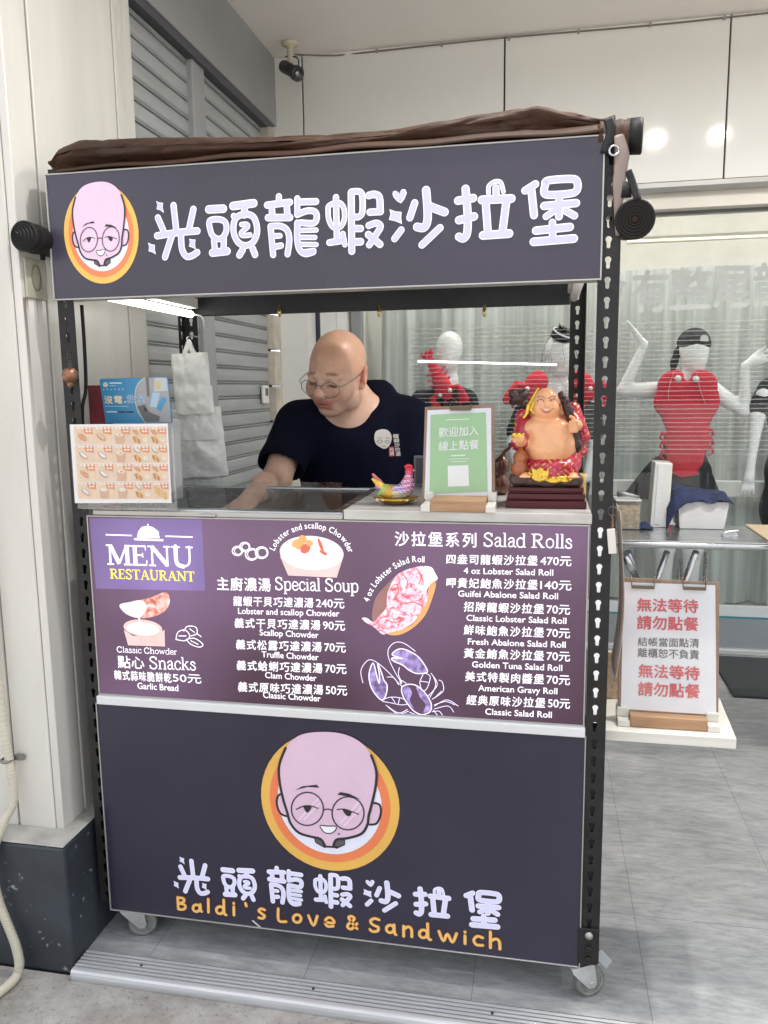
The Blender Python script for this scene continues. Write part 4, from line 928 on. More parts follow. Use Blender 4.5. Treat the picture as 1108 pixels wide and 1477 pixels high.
# line drawings in white
w4 = lambda L, wd=.0022, cl=False, o=.0016: stroke(mb, HP, [A_(*p) for p in L], wd, o, closed=cl)
B_ = Zc(HP, 120, 730, 2.916)
for i, (cx_, cy_, r) in enumerate(((650, 188, 21), (681, 171, 21), (710, 202, 26), (752, 195, 26))):
    for q in (0, 1): stroke(mb, HP, [B_(cx_ + (r - q * 6) * math.cos(a) + q * 3, cy_ + (r - 2 - q * 5) * math.sin(a)) for a in np.linspace(0, 6.28, 13)[:-1]], .0030 - q * .0014, .0016 + (i * 2 + q) * 5e-5, closed=True, sub=2)
for i, L in enumerate(([(392, 560), (400, 530), (430, 520), (450, 545), (430, 565), (392, 560)], [(425, 525), (440, 505), (475, 508), (480, 535), (455, 545)], [(435, 560), (470, 555), (505, 580), (490, 592), (455, 580), (435, 560)], [(480, 535), (498, 548)], [(450, 515), (470, 530)], [(405, 545), (435, 545)], [(455, 565), (485, 580)])): stroke(mb, HP, [B_(*p) for p in L], .0022, .0018 + i * 5e-5)
build('lettering', mb, [mp, my], menu, fixn=False)
# purple corner block
mb = MB(); mb.poly([HP.px(u, v, .0006) for u, v in [(129, 747), (291.5, 749.5), (296.5, 852), (139, 849)]])
build('corner_block', mb, litmat('menu_violet', (.065, .042, .115), (.040, .026, .068), 1.0, em2=(.085, .058, .14), sc=4), menu, fixn=False)
# pictures
def E_(c, k=.16, n=None): return mat(n, c, .4, emit=c, estr=k, var=.12, scale=30)
P_cup, P_cream, P_pink, P_red, P_org, P_dish = E_((.72, .46, .44), n='pic_cup'), E_((.80, .78, .76), n='pic_cream'), E_((.78, .55, .60), n='pic_pink'), E_((.55, .12, .07), n='pic_red'), E_((.74, .32, .12), n='pic_orange'), E_((.26, .13, .12), n='pic_bun_dark')
def meatmat(name, a, b, c, sc):
    m = mat(name, a, .45); t = m.node_tree; bs = t.nodes['Principled BSDF']
    tc = N(t, 'ShaderNodeTexCoord'); n1 = N(t, 'ShaderNodeTexNoise'); n1.inputs['Scale'].default_value = sc; n1.inputs['Detail'].default_value = 6; n1.inputs['Distortion'].default_value = 1.6
    r = N(t, 'ShaderNodeValToRGB'); r.color_ramp.elements[0].position = .36; r.color_ramp.elements[0].color = list(a) + [1]; r.color_ramp.elements[1].position = .66; r.color_ramp.elements[1].color = list(c) + [1]
    e = r.color_ramp.elements.new(.5); e.color = list(b) + [1]
    t.links.new(tc.outputs['Object'], n1.inputs['Vector']); t.links.new(n1.outputs[0], r.inputs[0]); t.links.new(r.outputs[0], bs.inputs['Base Color']); t.links.new(r.outputs[0], bs.inputs['Emission Color']); bs.inputs['Emission Strength'].default_value = .16
    return m
P_meat = meatmat('pic_lobster_meat', (.55, .10, .12), (.74, .45, .56), (.82, .74, .88), 55); P_bread = meatmat('pic_bread', (.42, .10, .06), (.66, .30, .24), (.80, .62, .60), 38)
M_ = Zc(HP, 510, 800, 6.154)
mb = MB()
blob(mb, HP, [M_(*p) for p in [(168, 500), (205, 370), (320, 240), (430, 150), (600, 105), (700, 130), (738, 230), (715, 340), (640, 530), (520, 655), (390, 712), (290, 700), (180, 600)]], .0008, 0)
blob(mb, HP, [M_(*p) for p in [(640, 530), (715, 340), (728, 250), (680, 260), (640, 400), (520, 620), (300, 690), (390, 714), (520, 655)]], .0012, 1)
blob(mb, HP, [M_(*p) for p in [(75, 562), (120, 560), (180, 595), (230, 540), (290, 470), (305, 330), (370, 200), (440, 145), (560, 108), (640, 98), (700, 115), (725, 165), (745, 215), (690, 260), (650, 320), (660, 400), (600, 500), (530, 600), (420, 665), (320, 690), (258, 705), (180, 640), (110, 600)]], .0016, 2)
blob(mb, HP, [M_(*p) for p in [(620, 110), (690, 110), (725, 160), (748, 215), (690, 250), (640, 300), (625, 200)]], .0020, 3)
for i, L in enumerate(([(330, 300), (380, 260), (400, 330), (350, 400)], [(430, 160), (480, 230), (470, 300)], [(390, 400), (450, 430), (540, 420), (600, 450)], [(560, 120), (600, 190), (580, 260)], [(300, 580), (380, 600), (440, 560)], [(250, 560), (310, 530), (330, 470)], [(600, 170), (615, 230)])): stroke(mb, HP, [M_(*p) for p in L], .0022, .0021 + i * 4e-5, 4)
build('roll_picture', mb, [P_dish, P_org, P_meat, P_cream, P_red], menu, fixn=False)
# chowder bowl (top) and dipping cup (left)
PICS = [P_cup, P_cream, E_((.80, .76, .84), n='pic_soup'), P_org, P_red, P_pink, P_bread, E_((.78, .66, .72), n='pic_crumb')]
mb = MB()
blob(mb, HP, [HP.uv(*p) for p in [(404, 802), (416, 830), (486, 833), (495, 804)]], .0008, 0, sharp=True)
disc(mb, HP, HP.uv(449.5, 797.5), .073, .0012, 1, ry=.0385, rot=-.02); disc(mb, HP, HP.uv(449.5, 796), .067, .0016, 2, ry=.033, rot=-.02)
for i, (u, v, rx, ry, mi) in enumerate(((430, 785, .014, .012, 3), (441, 791, .013, .010, 4), (437, 778, .010, .010, 3), (424, 794, .008, .008, 2), (447, 783, .009, .007, 3), (463, 786, .004, .016, 4), (467, 797, .004, .010, 4), (452, 799, .010, .006, 5))): disc(mb, HP, HP.uv(u, v), rx, .0020 + i * 5e-5, mi, n=14, ry=ry, rot=i * .7)
build('chowder_picture', mb, PICS, menu, fixn=False); mb = MB()
blob(mb, HP, [B_(*p) for p in [(172, 520), (190, 585), (345, 590), (343, 520), (300, 545), (210, 545)]], .0008, 0, sharp=True)
disc(mb, HP, B_(252, 512), .049, .0012, 0, ry=.0205, rot=-.03); disc(mb, HP, B_(252, 516), .041, .0016, 1, ry=.0155, rot=-.03)
blob(mb, HP, [B_(*p) for p in [(155, 415), (200, 402), (280, 385), (340, 362), (362, 372), (365, 410), (340, 445), (290, 466), (230, 470), (180, 450)]], .0020, 6)
blob(mb, HP, [B_(*p) for p in [(155, 415), (200, 402), (245, 395), (270, 420), (250, 462), (225, 468), (180, 450)]], .0024, 7)
stroke(mb, HP, [B_(236, 462), B_(240, 480), B_(244, 500)], .004, .0026, 1)
build('dipping_picture', mb, PICS, menu, fixn=False)
# lobster line drawing
mb = MB(); i = 0
CL = [[(175, 960), (140, 1050), (150, 1150), (190, 1230), (255, 1290), (290, 1240), (300, 1160), (270, 1110), (255, 1060), (215, 965), (232, 1070), (228, 1140), (205, 1060)],
      [(345, 888), (390, 842), (460, 840), (570, 900), (645, 1000), (650, 1045), (560, 1052), (490, 1020), (440, 980), (352, 940), (348, 915), (440, 922)],
      [(430, 1180), (480, 1150), (560, 1160), (640, 1230), (690, 1320), (680, 1390), (610, 1418), (540, 1388), (480, 1320), (440, 1250)]]
for L in CL[:2]: blob(mb, HP, [M_(*p) for p in L], .0008 + i * 5e-5, 1); i += 1
blob(mb, HP, [M_(*p) for p in [(440, 1190), (490, 1170), (520, 1230), (500, 1290), (540, 1370), (480, 1310)]], .0009, 1); blob(mb, HP, [M_(*p) for p in [(560, 1170), (640, 1235), (685, 1320), (675, 1385), (620, 1400), (640, 1330), (590, 1260)]], .00095, 1)
for L in CL: stroke(mb, HP, [M_(*p) for p in L], .0026, .0014 + i * 5e-5, 0, closed=True); i += 1
for L in ([(410, 1150), (330, 1060), (230, 970), (150, 930), (95, 970), (66, 1040), (85, 1135)], [(430, 1140), (370, 1040), (315, 920), (312, 835), (370, 778), (450, 785), (550, 855)], [(430, 1130), (400, 1060), (408, 1000)], [(400, 1150), (360, 1090), (300, 1084)], [(430, 1180), (415, 1110), (470, 1140)],
          [(255, 1290), (330, 1262), (440, 1275), (480, 1320)], [(260, 1300), (320, 1310), (420, 1330), (480, 1325)], [(340, 1265), (370, 1310)], [(410, 1270), (400, 1320)],
          [(640, 1050), (682, 1082), (655, 1180), (615, 1205), (590, 1130), (620, 1062)], [(600, 1120), (665, 1130)],
          [(665, 1250), (745, 1150), (690, 1050)], [(680, 1262), (730, 1160), (712, 1080)], [(700, 1280), (795, 1210), (790, 1130), (760, 1110)], [(720, 1270), (780, 1210)], [(720, 1340), (830, 1285), (930, 1340)], [(720, 1330), (820, 1300), (900, 1330)], [(720, 1365), (840, 1340), (890, 1393)], [(480, 1370), (400, 1400), (290, 1332)], [(490, 1385), (400, 1410), (310, 1350)], [(500, 1395), (540, 1410)], [(700, 1390), (760, 1385), (790, 1420)], [(710, 1375), (745, 1420)]):
    stroke(mb, HP, [M_(*p) for p in L], .0016, .0014 + i * 5e-5, 0); i += 1
build('lobster_drawing', mb, [mat('line_lilac', (.74, .69, .86), .4, emit=(.66, .58, .84), estr=.24), litmat('wash_violet', (.10, .06, .15), (.03, .018, .045), 1.0, em2=(.17, .14, .28), sc=70)], menu, fixn=False)

# ---- counter
m_marb = mat('pale_marble', (.34, .325, .30), .22, var=.2, scale=2.6, stretch=(1, 3.5, 6), col2=(.66, .65, .62), rvar=.06, detail=9)
m_marb2 = mat('pale_marble_edge', (.66, .63, .57), .35, var=.15, scale=4, stretch=(.8, 1, 9), col2=(.78, .76, .71), detail=8)
mb = MB(); mb.box(-.524, .0, -.002, .47, 1.0935, 1.1150); build('marble_counter', mb, [m_marb], cart, bevel=.002)
mb = MB()   # steel hot-box with open recess
x0, x1, y0, y1 = -1.12, -.530, .012, .47
mb.box(x0, x1, y0, y0 + .03, 1.045, 1.107); mb.box(x0, x1, y1 - .03, y1, 1.045, 1.107); mb.box(x0, x0 + .03, y0 + .0302, y1 - .0302, 1.045, 1.1065); mb.box(x1 - .03, x1, y0 + .0302, y1 - .0302, 1.045, 1.1065)
build('steel_hotbox', mb, m_stl, cart, bevel=.003)
mb = MB(); mb.box(x0 + .0302, x1 - .0302, y0 + .031, y1 - .031, 1.035, 1.0448); mb.box(x1 - .24, x1 - .031, y0 + .04, y1 - .04, 1.06, 1.100); build('griddle_plate', mb, mat('dark_griddle', (.05, .05, .05), .3, metal=.7, var=.4, scale=9), cart, bevel=.003)
mb = MB(); mb.poly([(x0 + .01, y0 + .006, 1.109), (x1 - .004, y0 + .006, 1.109), (x1 - .05, y0 + .20, 1.150), (x0 + .01, y0 + .20, 1.150)])
build('acrylic_guard', mb, glassmat('acrylic', (.93, .95, .95), .10, .03), cart, fixn=False)
mb = MB(); mb.box(-1.125, -.527, .002, .0115, 1.0925, 1.104); mb.box(-.86, -.82, -.004, .0015, 1.094, 1.1); build('hotbox_rim', mb, m_alf, cart, bevel=.0015)
# tube lamps under the roof, running front to back
m_tube = mat('lit_lamp_tube', (.95, .95, .95), .4, emit=(1, .99, .95), estr=2.2)
a, b = np.array([-1.07, .045, 1.578]), np.array([-1.10, .50, 1.593])
mb = MB().box(-1.098, -1.068, .02, .52, 1.606, 1.634); lb = build('lamp_batten', mb, mat('white_batten', (.75, .75, .73), .4), cart, bevel=.003)
mb = MB(); a = np.array([-1.082, .03, 1.590]); b = np.array([-1.087, .51, 1.590]); mb.tube([a, b], .0095, 14); build('lamp_tube', mb, m_tube, lb)
mb = MB(); mb.tube(smooth_line([b + [.0, .006, 0], b + [.03, .01, -.008], b + [.034, .012, -.04]]), .003, 6); build('lamp_cord', mb, mat('pale_cord', (.5, .5, .46), .5), lb)
mb = MB(); mb.box(-.045, -.012, .03, .52, 1.612, 1.634); lb = build('lamp_batten', mb, MATS['white_batten'], cart, bevel=.003)
mb = MB(); mb.tube([(-.03, .04, 1.600), (-.03, .5, 1.600)], .011, 12); build('lamp_tube', mb, mat('unlit_tube', (.8, .8, .78), .3), lb)
# black power cord along the left post
mb = MB(); mb.tube(smooth_line([at(118, 440, .06), at(122, 500, .06), at(124, 560, .05), at(119, 590, .04), at(121, 640, .06)]), .0042, 7); build('power_cord', mb, m_blk, cart)
# casters
def caster(x, y, yaw, brake=False):
    R_ = .036; c = np.array([x, y, R_]); ax = np.array([math.cos(yaw), math.sin(yaw), 0]); fw = np.array([-ax[1], ax[0], 0]); up = np.array([0, 0, 1.])
    mb = MB(); mb.lathe([(R_ - .007, -.011), (R_ - .002, -.012), (R_, -.008), (R_, .008), (R_ - .002, .012), (R_ - .007, .011)], c, ax, n=32); cr = build('caster', mb, mat('grey_tyre', (.18, .18, .17), .6, var=.3, scale=40), cart)
    mb = MB(); mb.lathe([(0, -.0105), (.010, -.0105), (.012, -.008), (R_ - .011, -.007), (R_ - .0075, -.0115), (R_ - .007, 0), (R_ - .0075, .0115), (R_ - .011, .007), (.012, .008), (.010, .0105), (0, .0105)], c, ax, n=32); build('wheel_rim', mb, mat('white_rim', (.66, .66, .63), .4, var=.1), cr)
    mb = MB()
    for s_ in (-1, 1):
        o = c + ax * s_ * .0155; L = [(-.009, -.010), (.006, -.011), (.011, .0), (.004, .046), (-.052, .046), (-.050, .036)]
        mb.prism(L, lambda a, b, d: o + fw * a + up * b + ax * d, -.0012, .0012)
    mb.obox(c + up * .047 - fw * .024, (ax, fw, up), (.0165, .030, .0015)); mb.lathe([(.006, -.019), (.006, .019)], c, ax, n=10)
    build('fork', mb, mat('zinc', (.60, .61, .60), .38, metal=.8, var=.12, scale=30), cr)
    if brake:
        mb = MB(); nn = np.array([.25, -.72, .64]); nn /= np.linalg.norm(nn); d_ = np.array([.6, 0, -.8]); d_ -= nn * (d_ @ nn); d_ /= np.linalg.norm(d_); q = c + np.array([.030, -.004, .058]); mb.obox(q, (d_, np.cross(nn, d_), nn), (.017, .012, .0022)); mb.obox(q - d_ * .016 + [-.006, .008, -.006], (d_, np.cross(nn, d_), nn), (.012, .008, .006)); build('brake_pedal', mb, mat('brake_grey', (.30, .31, .31), .4, metal=.5), cr, bevel=.001)
caster(-1.085, .04, rad(-72)); caster(.022, .030, rad(-62), True); caster(-1.08, .53, rad(-75)); caster(-.01, .53, rad(-100))
mb = MB(); mb.box(-.006, .036, -.004, .0012, .098, .185)
for z in (.112, .138): mb.lathe([(.0075, 0), (.0075, .004), (0, .005)], (.017, -.004, z), (0, -1, 0), n=6)
build('corner_bracket', mb, m_post, cart, bevel=.001)
mb = MB(); mb.lathe([(.0085, 0), (.0085, .004), (0, .006)], (.017, -.004, .170), (0, -1, 0), n=14); build('bolt', mb, m_alf, cart)

# ---- rolled brown awning
m_tarp = mat('brown_tarpaulin', (.050, .024, .014), .62, var=.3, scale=6, bump=.22, bscale=24, rvar=.10, spec=.3)
m_tarp_end = mat('roll_end', (.008, .008, .009), .6, spec=.3)
prof = [(80, 238), (100, 213), (125, 203), (170, 201), (250, 199), (400, 198), (480, 195), (560, 190), (640, 176), (700, 166), (775, 155), (820, 164), (868, 174), (886, 168)]
YR = .045
def roll_top(x):
    us = []
    for (u, v) in prof: q = at(u, v, YR); us.append((q[0], q[2]))
    for (a, b) in zip(us[:-1], us[1:]):
        if a[0] <= x <= b[0]: t = (x - a[0]) / (b[0] - a[0]); t = t * t * (3 - 2 * t) * .5 + t * .5; return a[1] * (1 - t) + b[1] * t
    return us[0][1] if x < us[0][0] else us[-1][1]
xa, xb = at(82, 238, YR)[0], at(886, 168, YR)[0]
def awn(s, t):
    x = xa + (xb - xa) * s; zt_ = roll_top(x); zb = 1.862; h = max(.012, (zt_ - zb) / 2); th = 2 * math.pi * t
    n_ = mnoise.noise(Vector((x * 6, math.cos(th) * 1.4, math.sin(th) * 1.4 + 4))) * .34 + mnoise.noise(Vector((x * 17, math.cos(th) * 2.5, math.sin(th) * 2.5))) * .10
    pinch = 0
    for px_ in (-1.055, -.66, -.148): pinch += .16 * math.exp(-((x - px_) / .012) ** 2)
    ridge = .10 * math.sin(th * 3 + x * 5.5) + .10 * mnoise.noise(Vector((x * 30 + math.sin(th) * 8, th * 1.5, 8))) * math.exp(-((x + 1.0) / .35) ** 2)
    r = 1 + n_ * .5 - pinch * .6 + ridge * .5
    r -= .10 * max(0, .16 - abs(mnoise.noise(Vector((x * 5 + th * .5, th * .9 - x * 3, 9))))) / .16 + .05 * max(0, .12 - abs(mnoise.noise(Vector((x * 11 - th, th * 1.3, 5))))) / .12
    return (x, YR + .010 - math.cos(th) * (h * .8 + .034) * r, zb + h + math.sin(th) * h * (r if math.sin(th) < .3 else 1 + (r - 1) * .4))
mb = MB().grid(awn, 220, 48)
o_ = len(mb.v); build('rolled_awning', mb, m_tarp, cart)
mb = MB()
def fold(s, t):
    x = xa + .03 + (.0 - xa - .03) * s; return (x, -.006 + .05 * t, 1.852 + .020 * math.sin(t * 3.1) * (.55 + .45 * s) + .002 * math.sin(x * 23))
mb.grid(fold, 60, 8); build('awning_flap', mb, m_tarp, cart, solid=.003)
def rollend(name, c, ax, r, L, cone=0.0, mt=None):
    mb = MB(); c = np.array(c, float); ax = np.array(ax, float)
    pts = [c - ax * L * t for t in np.linspace(0, 1, 14)]
    mb.tube(pts, [r * (1 + .05 * math.sin(i * 2.1) - .02 * (i == 0)) for i in range(14)], 22)
    root = build(name, mb, mt or m_tarp, cart)
    mb = MB(); pr_ = []; n = 6
    pr_.append((r * 1.02, -.02)); pr_.append((r * 1.05, .001))
    for i in range(n): rr = r * (1 - i / n); pr_ += [(rr, .003 + cone * i / n), (rr * .94, .004 + cone * i / n), (max(rr * .88, 1e-3), -.001 + cone * i / n)]
    pr_.append((0, cone)); mb.lathe(pr_, c, ax, n=26); build('roll_end', mb, m_tarp_end, root)
c1 = at(916, 316, -.01); rollend('side_curtain_roll', c1, (0.0, -1, -.16), .036, .15)
c2 = at(924, 196, .02); rollend('awning_roll_end', c2, (1, -.12, -.03), .032, .075)
c3 = atX(43, 343, -1.206); rollend('side_curtain_roll', c3 + np.array([.0, -.02, 0]), (-.03, -1, .0), .031, .40, cone=.035, mt=m_tarp_end)
# straps and buckles at the right-hand roll, left strap
m_web = mat('brown_webbing', (.14, .09, .07), .7, var=.2, scale=40); m_webp = mat('taupe_flap', (.22, .17, .15), .55, var=.15)
mb = MB(); q = .022; L = [at(878, 172, -.0), at(882, 190, -.004), at(873, 222, -.004)]; mb.tube(smooth_line(L), .010, 8, flat=(1, .25, 1)); build('black_strap', mb, m_blk, cart)
mb = MB(); L = [at(893, 195, -.006), at(897, 222, -.010), at(894, 255, -.010), at(892, 290, -.008), at(891, 340, -.002)]; mb.tube(smooth_line(L), [.009, .010, .011, .012, .013, .014, .014, .013, .013, .012, .012, .012, .012, .011, .01, .009, .008, .007, .006, .005, .004], 8, flat=(1, .22, 1)); build('taupe_tie', mb, m_webp, cart)
mb = MB(); L = [at(906, 246, -.01), at(912, 262, -.012), at(920, 288, -.02)]; mb.tube(smooth_line(L), .007, 8, flat=(1, .3, 1)); L = [at(904, 262, -.01), at(903, 285, -.01)]; mb.tube(L, .010, 8, flat=(1, .3, 1)); build('black_strap', mb, m_blk, cart)
mb = MB(); qc = at(886, 217, -.012); mb.tube([qc + [.009 * math.cos(a), 0, .009 * math.sin(a)] for a in np.linspace(0, 6.28, 13)], .0022, 6); build('buckle', mb, m_stl, cart)
mb = MB(); mb.tube(smooth_line([at(63, 330, -.002), at(60, 352, -.002), at(62, 375, .0)]), .010, 8, flat=(.3, 1, 1)); build('black_strap', mb, m_blk, cart)
# fold-down side shelf
mb = MB(); zs = .6215
mb.prism([(.040, .045), (.312, .045), (.325, .275), (.040, .275)], lambda a, b, d: (a, b, d), zs - .014, zs + .010); build('side_shelf', mb, m_marb2, cart, bevel=.002)
mb = MB(); mb.box(.021, .034, .06, .26, .50, .607); mb.box(.0345, .10, .15, .165, .59, .6065); build('shelf_bracket', mb, m_rail, cart)
# pink sheet hanging beside the post
mb = MB()
def pinks(s, t): return (.062 + .010 * math.sin(t * 4) + .004 * s + .008 * t, .06 + .16 * s, .735 + .37 * t + .004 * math.sin(s * 9))
mb.grid(pinks, 8, 16); build('side_poster', mb, mat('pale_pink_sheet', (.62, .50, .46), .5, var=.12, scale=3), cart, solid=.001)
# ================================================================== THINGS ON THE COUNTER
ZT = 1.115
m_wood = mat('walnut_board', (.20, .12, .08), .5, var=.3, scale=5, stretch=(14, 14, 1.2), col2=(.33, .22, .15))
m_wood2 = mat('oak_block', (.28, .15, .075), .5, var=.3, scale=5, stretch=(1.5, 14, 14), col2=(.44, .27, .15))
m_paper = mat('white_paper', (.74, .74, .77), .45, var=.02); m_film = glassmat('plastic_film', (.96, .96, .96), .05, .12)
m_bracket = mat('pale_bracket', (.62, .60, .54), .45)
def sign_stand(label, group, p0, tilt, board, paper, base, clips, prn, wid_brk):
    pl = Plane(p0, (0, -math.cos(tilt), math.sin(tilt)))
    root = thing('sign_stand', p0, label, 'sign stand', group)
    n = pl.n
    mb = MB(); L = [pl.uv(*q) for q in board]; mb.prism([tuple(q) for q in L], lambda a, b, d: pl.P(a, b, d), -.007, 0.0); build('backboard', mb, m_wood, root, bevel=.0012)
    mb = MB(); mb.poly([pl.px(u, v, .0016) for u, v in paper]); pp = build('paper', mb, m_paper, root, fixn=False)
    mbs = {}; prn(pl, pp)
    c = np.array([sum(q[0] for q in paper) / 4, sum(q[1] for q in paper) / 4])
    mb = MB()
    def sl_(s, t):
        a = np.array(paper[0]) * (1 - s) * (1 - t) + np.array(paper[1]) * s * (1 - t) + np.array(paper[2]) * s * t + np.array(paper[3]) * (1 - s) * t
        a = c + (a - c) * 1.012; wv = mnoise.noise(Vector((s * 3, t * 4, 1.3))) * .0022
        return pl.px(a[0], a[1], .0052 + wv)
    mb.grid(sl_, 14, 18); build('clear_sleeve', mb, m_film, root, fixn=False)
    (bu0, bv0), (bu1, bv1) = base
    a = atZ(bu0, bv0, p0[2]); b = atZ(bu1, bv1, p0[2]); yf = min(a[1], b[1]); h = .026; x0_, x1_ = a[0], b[0]
    mb = MB(); mb.box(x0_ + wid_brk, x1_ - wid_brk, yf, p0[1] + .035, p0[2], p0[2] + h); build('base_block', mb, m_wood2, root, bevel=.002)
    for x in (x0_, x1_ - wid_brk + .0005):
        mb = MB(); mb.box(x, x + wid_brk - .0005, yf - .001, p0[1] + .036, p0[2] + .0001, p0[2] + .014); mb.box(x, x + wid_brk - .0005, p0[1] - .002, p0[1] + .036, p0[2] + .0145, p0[2] + h + .008); build('corner_bracket', mb, m_bracket, root, bevel=.001)
    for (u0, v0, u1, v1) in clips:
        mb = MB(); P_ = [pl.px(u0, v0, .004), pl.px(u0 + 1, v1, .008), pl.px(u1 - 1, v1 + .8, .008), pl.px(u1, v0 + .8, .004)]
        mb.tube([P_[0], P_[1], P_[2], P_[3]], .0016, 7); mb.obox((P_[1] + P_[2]) / 2 + n * .001, (pl.a, pl.b, n), (np.linalg.norm(P_[2] - P_[1]) / 2, .0035, .0028)); build('binder_clip', mb, mat('bronze_clip', (.13, .10, .07), .35, metal=.8), root)
    return root
# green ordering sign
def green_print(pl, pp):
    mb = MB(); L = [(621.5, 598.5), (701, 595), (703.5, 709), (620, 712.5)]; mb.poly([pl.px(u, v, .0026) for u, v in L]); build('green_print', mb, mat('mint_green', (.30, .52, .25), .5, var=.04), pp, fixn=False)
    mb = MB()
    text(mb, pl, '歡迎加入', 633, 631, 690.5, 628, 14, off=.0034, bold=.012); text(mb, pl, '線上點餐', 633, 651, 691, 648, 14, off=.0034, bold=.012)
    for (u0, v0, u1, v1, wd) in ((644, 606, 677, 604.5, .0018), (651, 657.5, 672, 656.7, .0026), (648, 662.5, 677, 661.5, .0012), (652, 666, 673, 665.3, .0012)): stroke(mb, pl, [pl.uv(u0, v0), pl.uv(u1, v1)], wd, .0034, cap=False)
    mb.poly([pl.px(u, v, .0034) for u, v in ((646, 672), (676, 671), (677, 701), (646.5, 702))])
    build('lettering', mb, mat('print_white_matte', (.78, .80, .78), .5), pp, fixn=False)
gp = atZ(661, 733, ZT)
sign_stand('small walnut clipboard stand with a mint green ordering sheet on the marble counter', 'clipboard sign stands', (gp[0], gp[1] + .012, ZT), rad(9),
           [(613, 587), (713, 583), (714.5, 724), (608.5, 727)], [(617, 592), (708.5, 588.5), (709.5, 716), (612.5, 719)], ((607, 738), (714, 739)), [(649, 579, 681, 590)], green_print, .020)
# red and white notice on the side shelf
def notice_print(pl, pp):
    mb = MB(); R = lambda s, u0, v0, u1, v1, h: text(mb, pl, s, u0, v0, u1, v1, h, off=.0026, bold=.030)
    R('無法等待', 919, 881.5, 1006.5, 884, 19); R('請勿點餐', 919, 907, 1007, 910, 19.5); R('無法等待', 921, 976.5, 1008.5, 981, 19.5); R('請勿點餐', 920.5, 1003, 1009, 1007, 20)
    build('red_lettering', mb, mat('notice_red', (.60, .085, .095), .5), pp, fixn=False); mb = MB()
    text(mb, pl, '結帳當面點清', 920, 931.5, 1008, 934, 13, off=.0026, bold=.014); text(mb, pl, '離櫃恕不負責', 920, 947.5, 1008, 951, 13.5, off=.0026, bold=.014)
    build('grey_lettering', mb, mat('notice_grey', (.10, .09, .09), .5), pp, fixn=False)
zs_ = .6317
npt = atZ(965, 1050, zs_)
sign_stand('large clipboard stand with a red and grey notice on the marble side shelf', 'clipboard sign stands', (npt[0], npt[1] + .016, zs_), rad(8),
           [(895, 832.5), (1038, 840.5), (1036.5, 1034), (891, 1024.5)], [(899.5, 839.5), (1031.6, 844), (1033, 1031), (895.5, 1022)], ((891, 1047), (1039, 1057)), [(910, 829, 944, 846), (984, 831, 1018, 848)], notice_print, .026)

# rooster figurine on a golden dish
rc = atZ(571, 727, ZT); k = .00161   # metres per photo px here
ro = thing('rooster_figurine', (rc[0], rc[1], ZT), 'glittering multicoloured rooster figurine sitting on a golden dish', 'figurine')
mb = MB(); mb.lathe([(.0, .001), (.022, .0), (.028, .002), (.043, .010), (.052, .016), (.048, .0155), (.030, .008), (0, .006)], (rc[0], rc[1], ZT), n=36)
for i, p in enumerate(mb.v):
    a = math.atan2(p[1] - rc[1], p[0] - rc[0]); r_ = math.hypot(p[0] - rc[0], p[1] - rc[1]); f = 1 + (.05 * math.cos(8 * a) if r_ > .04 else 0); mb.v[i] = (rc[0] + (p[0] - rc[0]) * f, rc[1] + (p[1] - rc[1]) * f * .8, p[2])
m_gold = mat('gold_leaf', (.62, .36, .06), .28, metal=.85, var=.2, scale=60)
build('golden_dish', mb, m_gold, ro)
s = Solid(); O = np.array([rc[0], rc[1], ZT + .004])
RR = lambda x, z, y=0: O + np.array([(x - 571) * k, y, (727 - z) * k])
s.ell(RR(570, 714), (.030, .019, .0185), col=0); s.ell(RR(556, 710), (.014, .012, .013), .012, col=7); s.ell(RR(587, 706), (.0165, .015, .020), .012, col=1); s.cap(RR(589, 700), RR(590.5, 684), .012, .0078, .010, col=1)
s.ell(RR(590.5, 681), (.0085, .0075, .0085), .006, col=2); s.ell(RR(592, 686), (.006, .006, .006), .004, col=2); s.cap(RR(595.5, 681.5), RR(599, 682), .0026, .0008, .002, col=3)
for x, z in ((585, 676.5), (588, 674.5), (591, 674.5), (594, 676)): s.ell(RR(x, z), (.0028, .0016, .0032), .002, col=2)
for i, (x, z, c_) in enumerate(((538, 688, 4), (539, 694, 5), (541, 698, 5), (543, 706, 6), (545, 712, 6), (547, 716, 7))): s.chain([RR(557, 711), RR((557 + x) / 2 - 1, (711 + z) / 2 - 1, (-1) ** i * .004), RR(x, z, (-1) ** i * .006)], [.009, .0066, .0030], .003, col=c_)
for dy in (-.013, .013): s.ell(RR(576, 709, dy), (.016, .004, .010), .004, rot=(0, .3, 0), col=8)
for dy in (-.005, .005): s.cap(RR(575, 716, dy), RR(575, 723, dy), .004, .005, .003, col=3)
PALR = [(.60, .35, .06), (.55, .10, .22), (.62, .03, .06), (.66, .50, .16), (.55, .16, .16), (.72, .46, .08), (.26, .13, .30), (.34, .52, .14), (.30, .20, .42)]
def rcol(V, C):
    C = C.copy(); f = np.sin(V[:, 2] * 900 + np.sin(V[:, 0] * 700) * 2) * np.sin(V[:, 0] * 800 + V[:, 2] * 300)
    b = (V[:, 0] > O[0] - .004) & (V[:, 2] < O[2] + .062); C[b & (f > .25)] = (.72, .68, .70)
    g = b & (f < -.35) & (V[:, 2] < O[2] + .026); C[g] = (.16, .42, .18); q = b & (f < -.35) & (V[:, 2] > O[2] + .026) & (V[:, 2] < O[2] + .05); C[q] = (.24, .11, .40); return C
mb = s.mesh(O - [.062, .03, .006], O + [.055, .03, .095], .0012, PALR, rcol, 1); m_enam = mat('enamel', (1, 1, 1), .25, attr=True, var=.15, scale=300, bump=.2, bscale=500, metal=.25)
build('rooster_body', mb, m_enam, ro, fixn=False)
mb = MB()
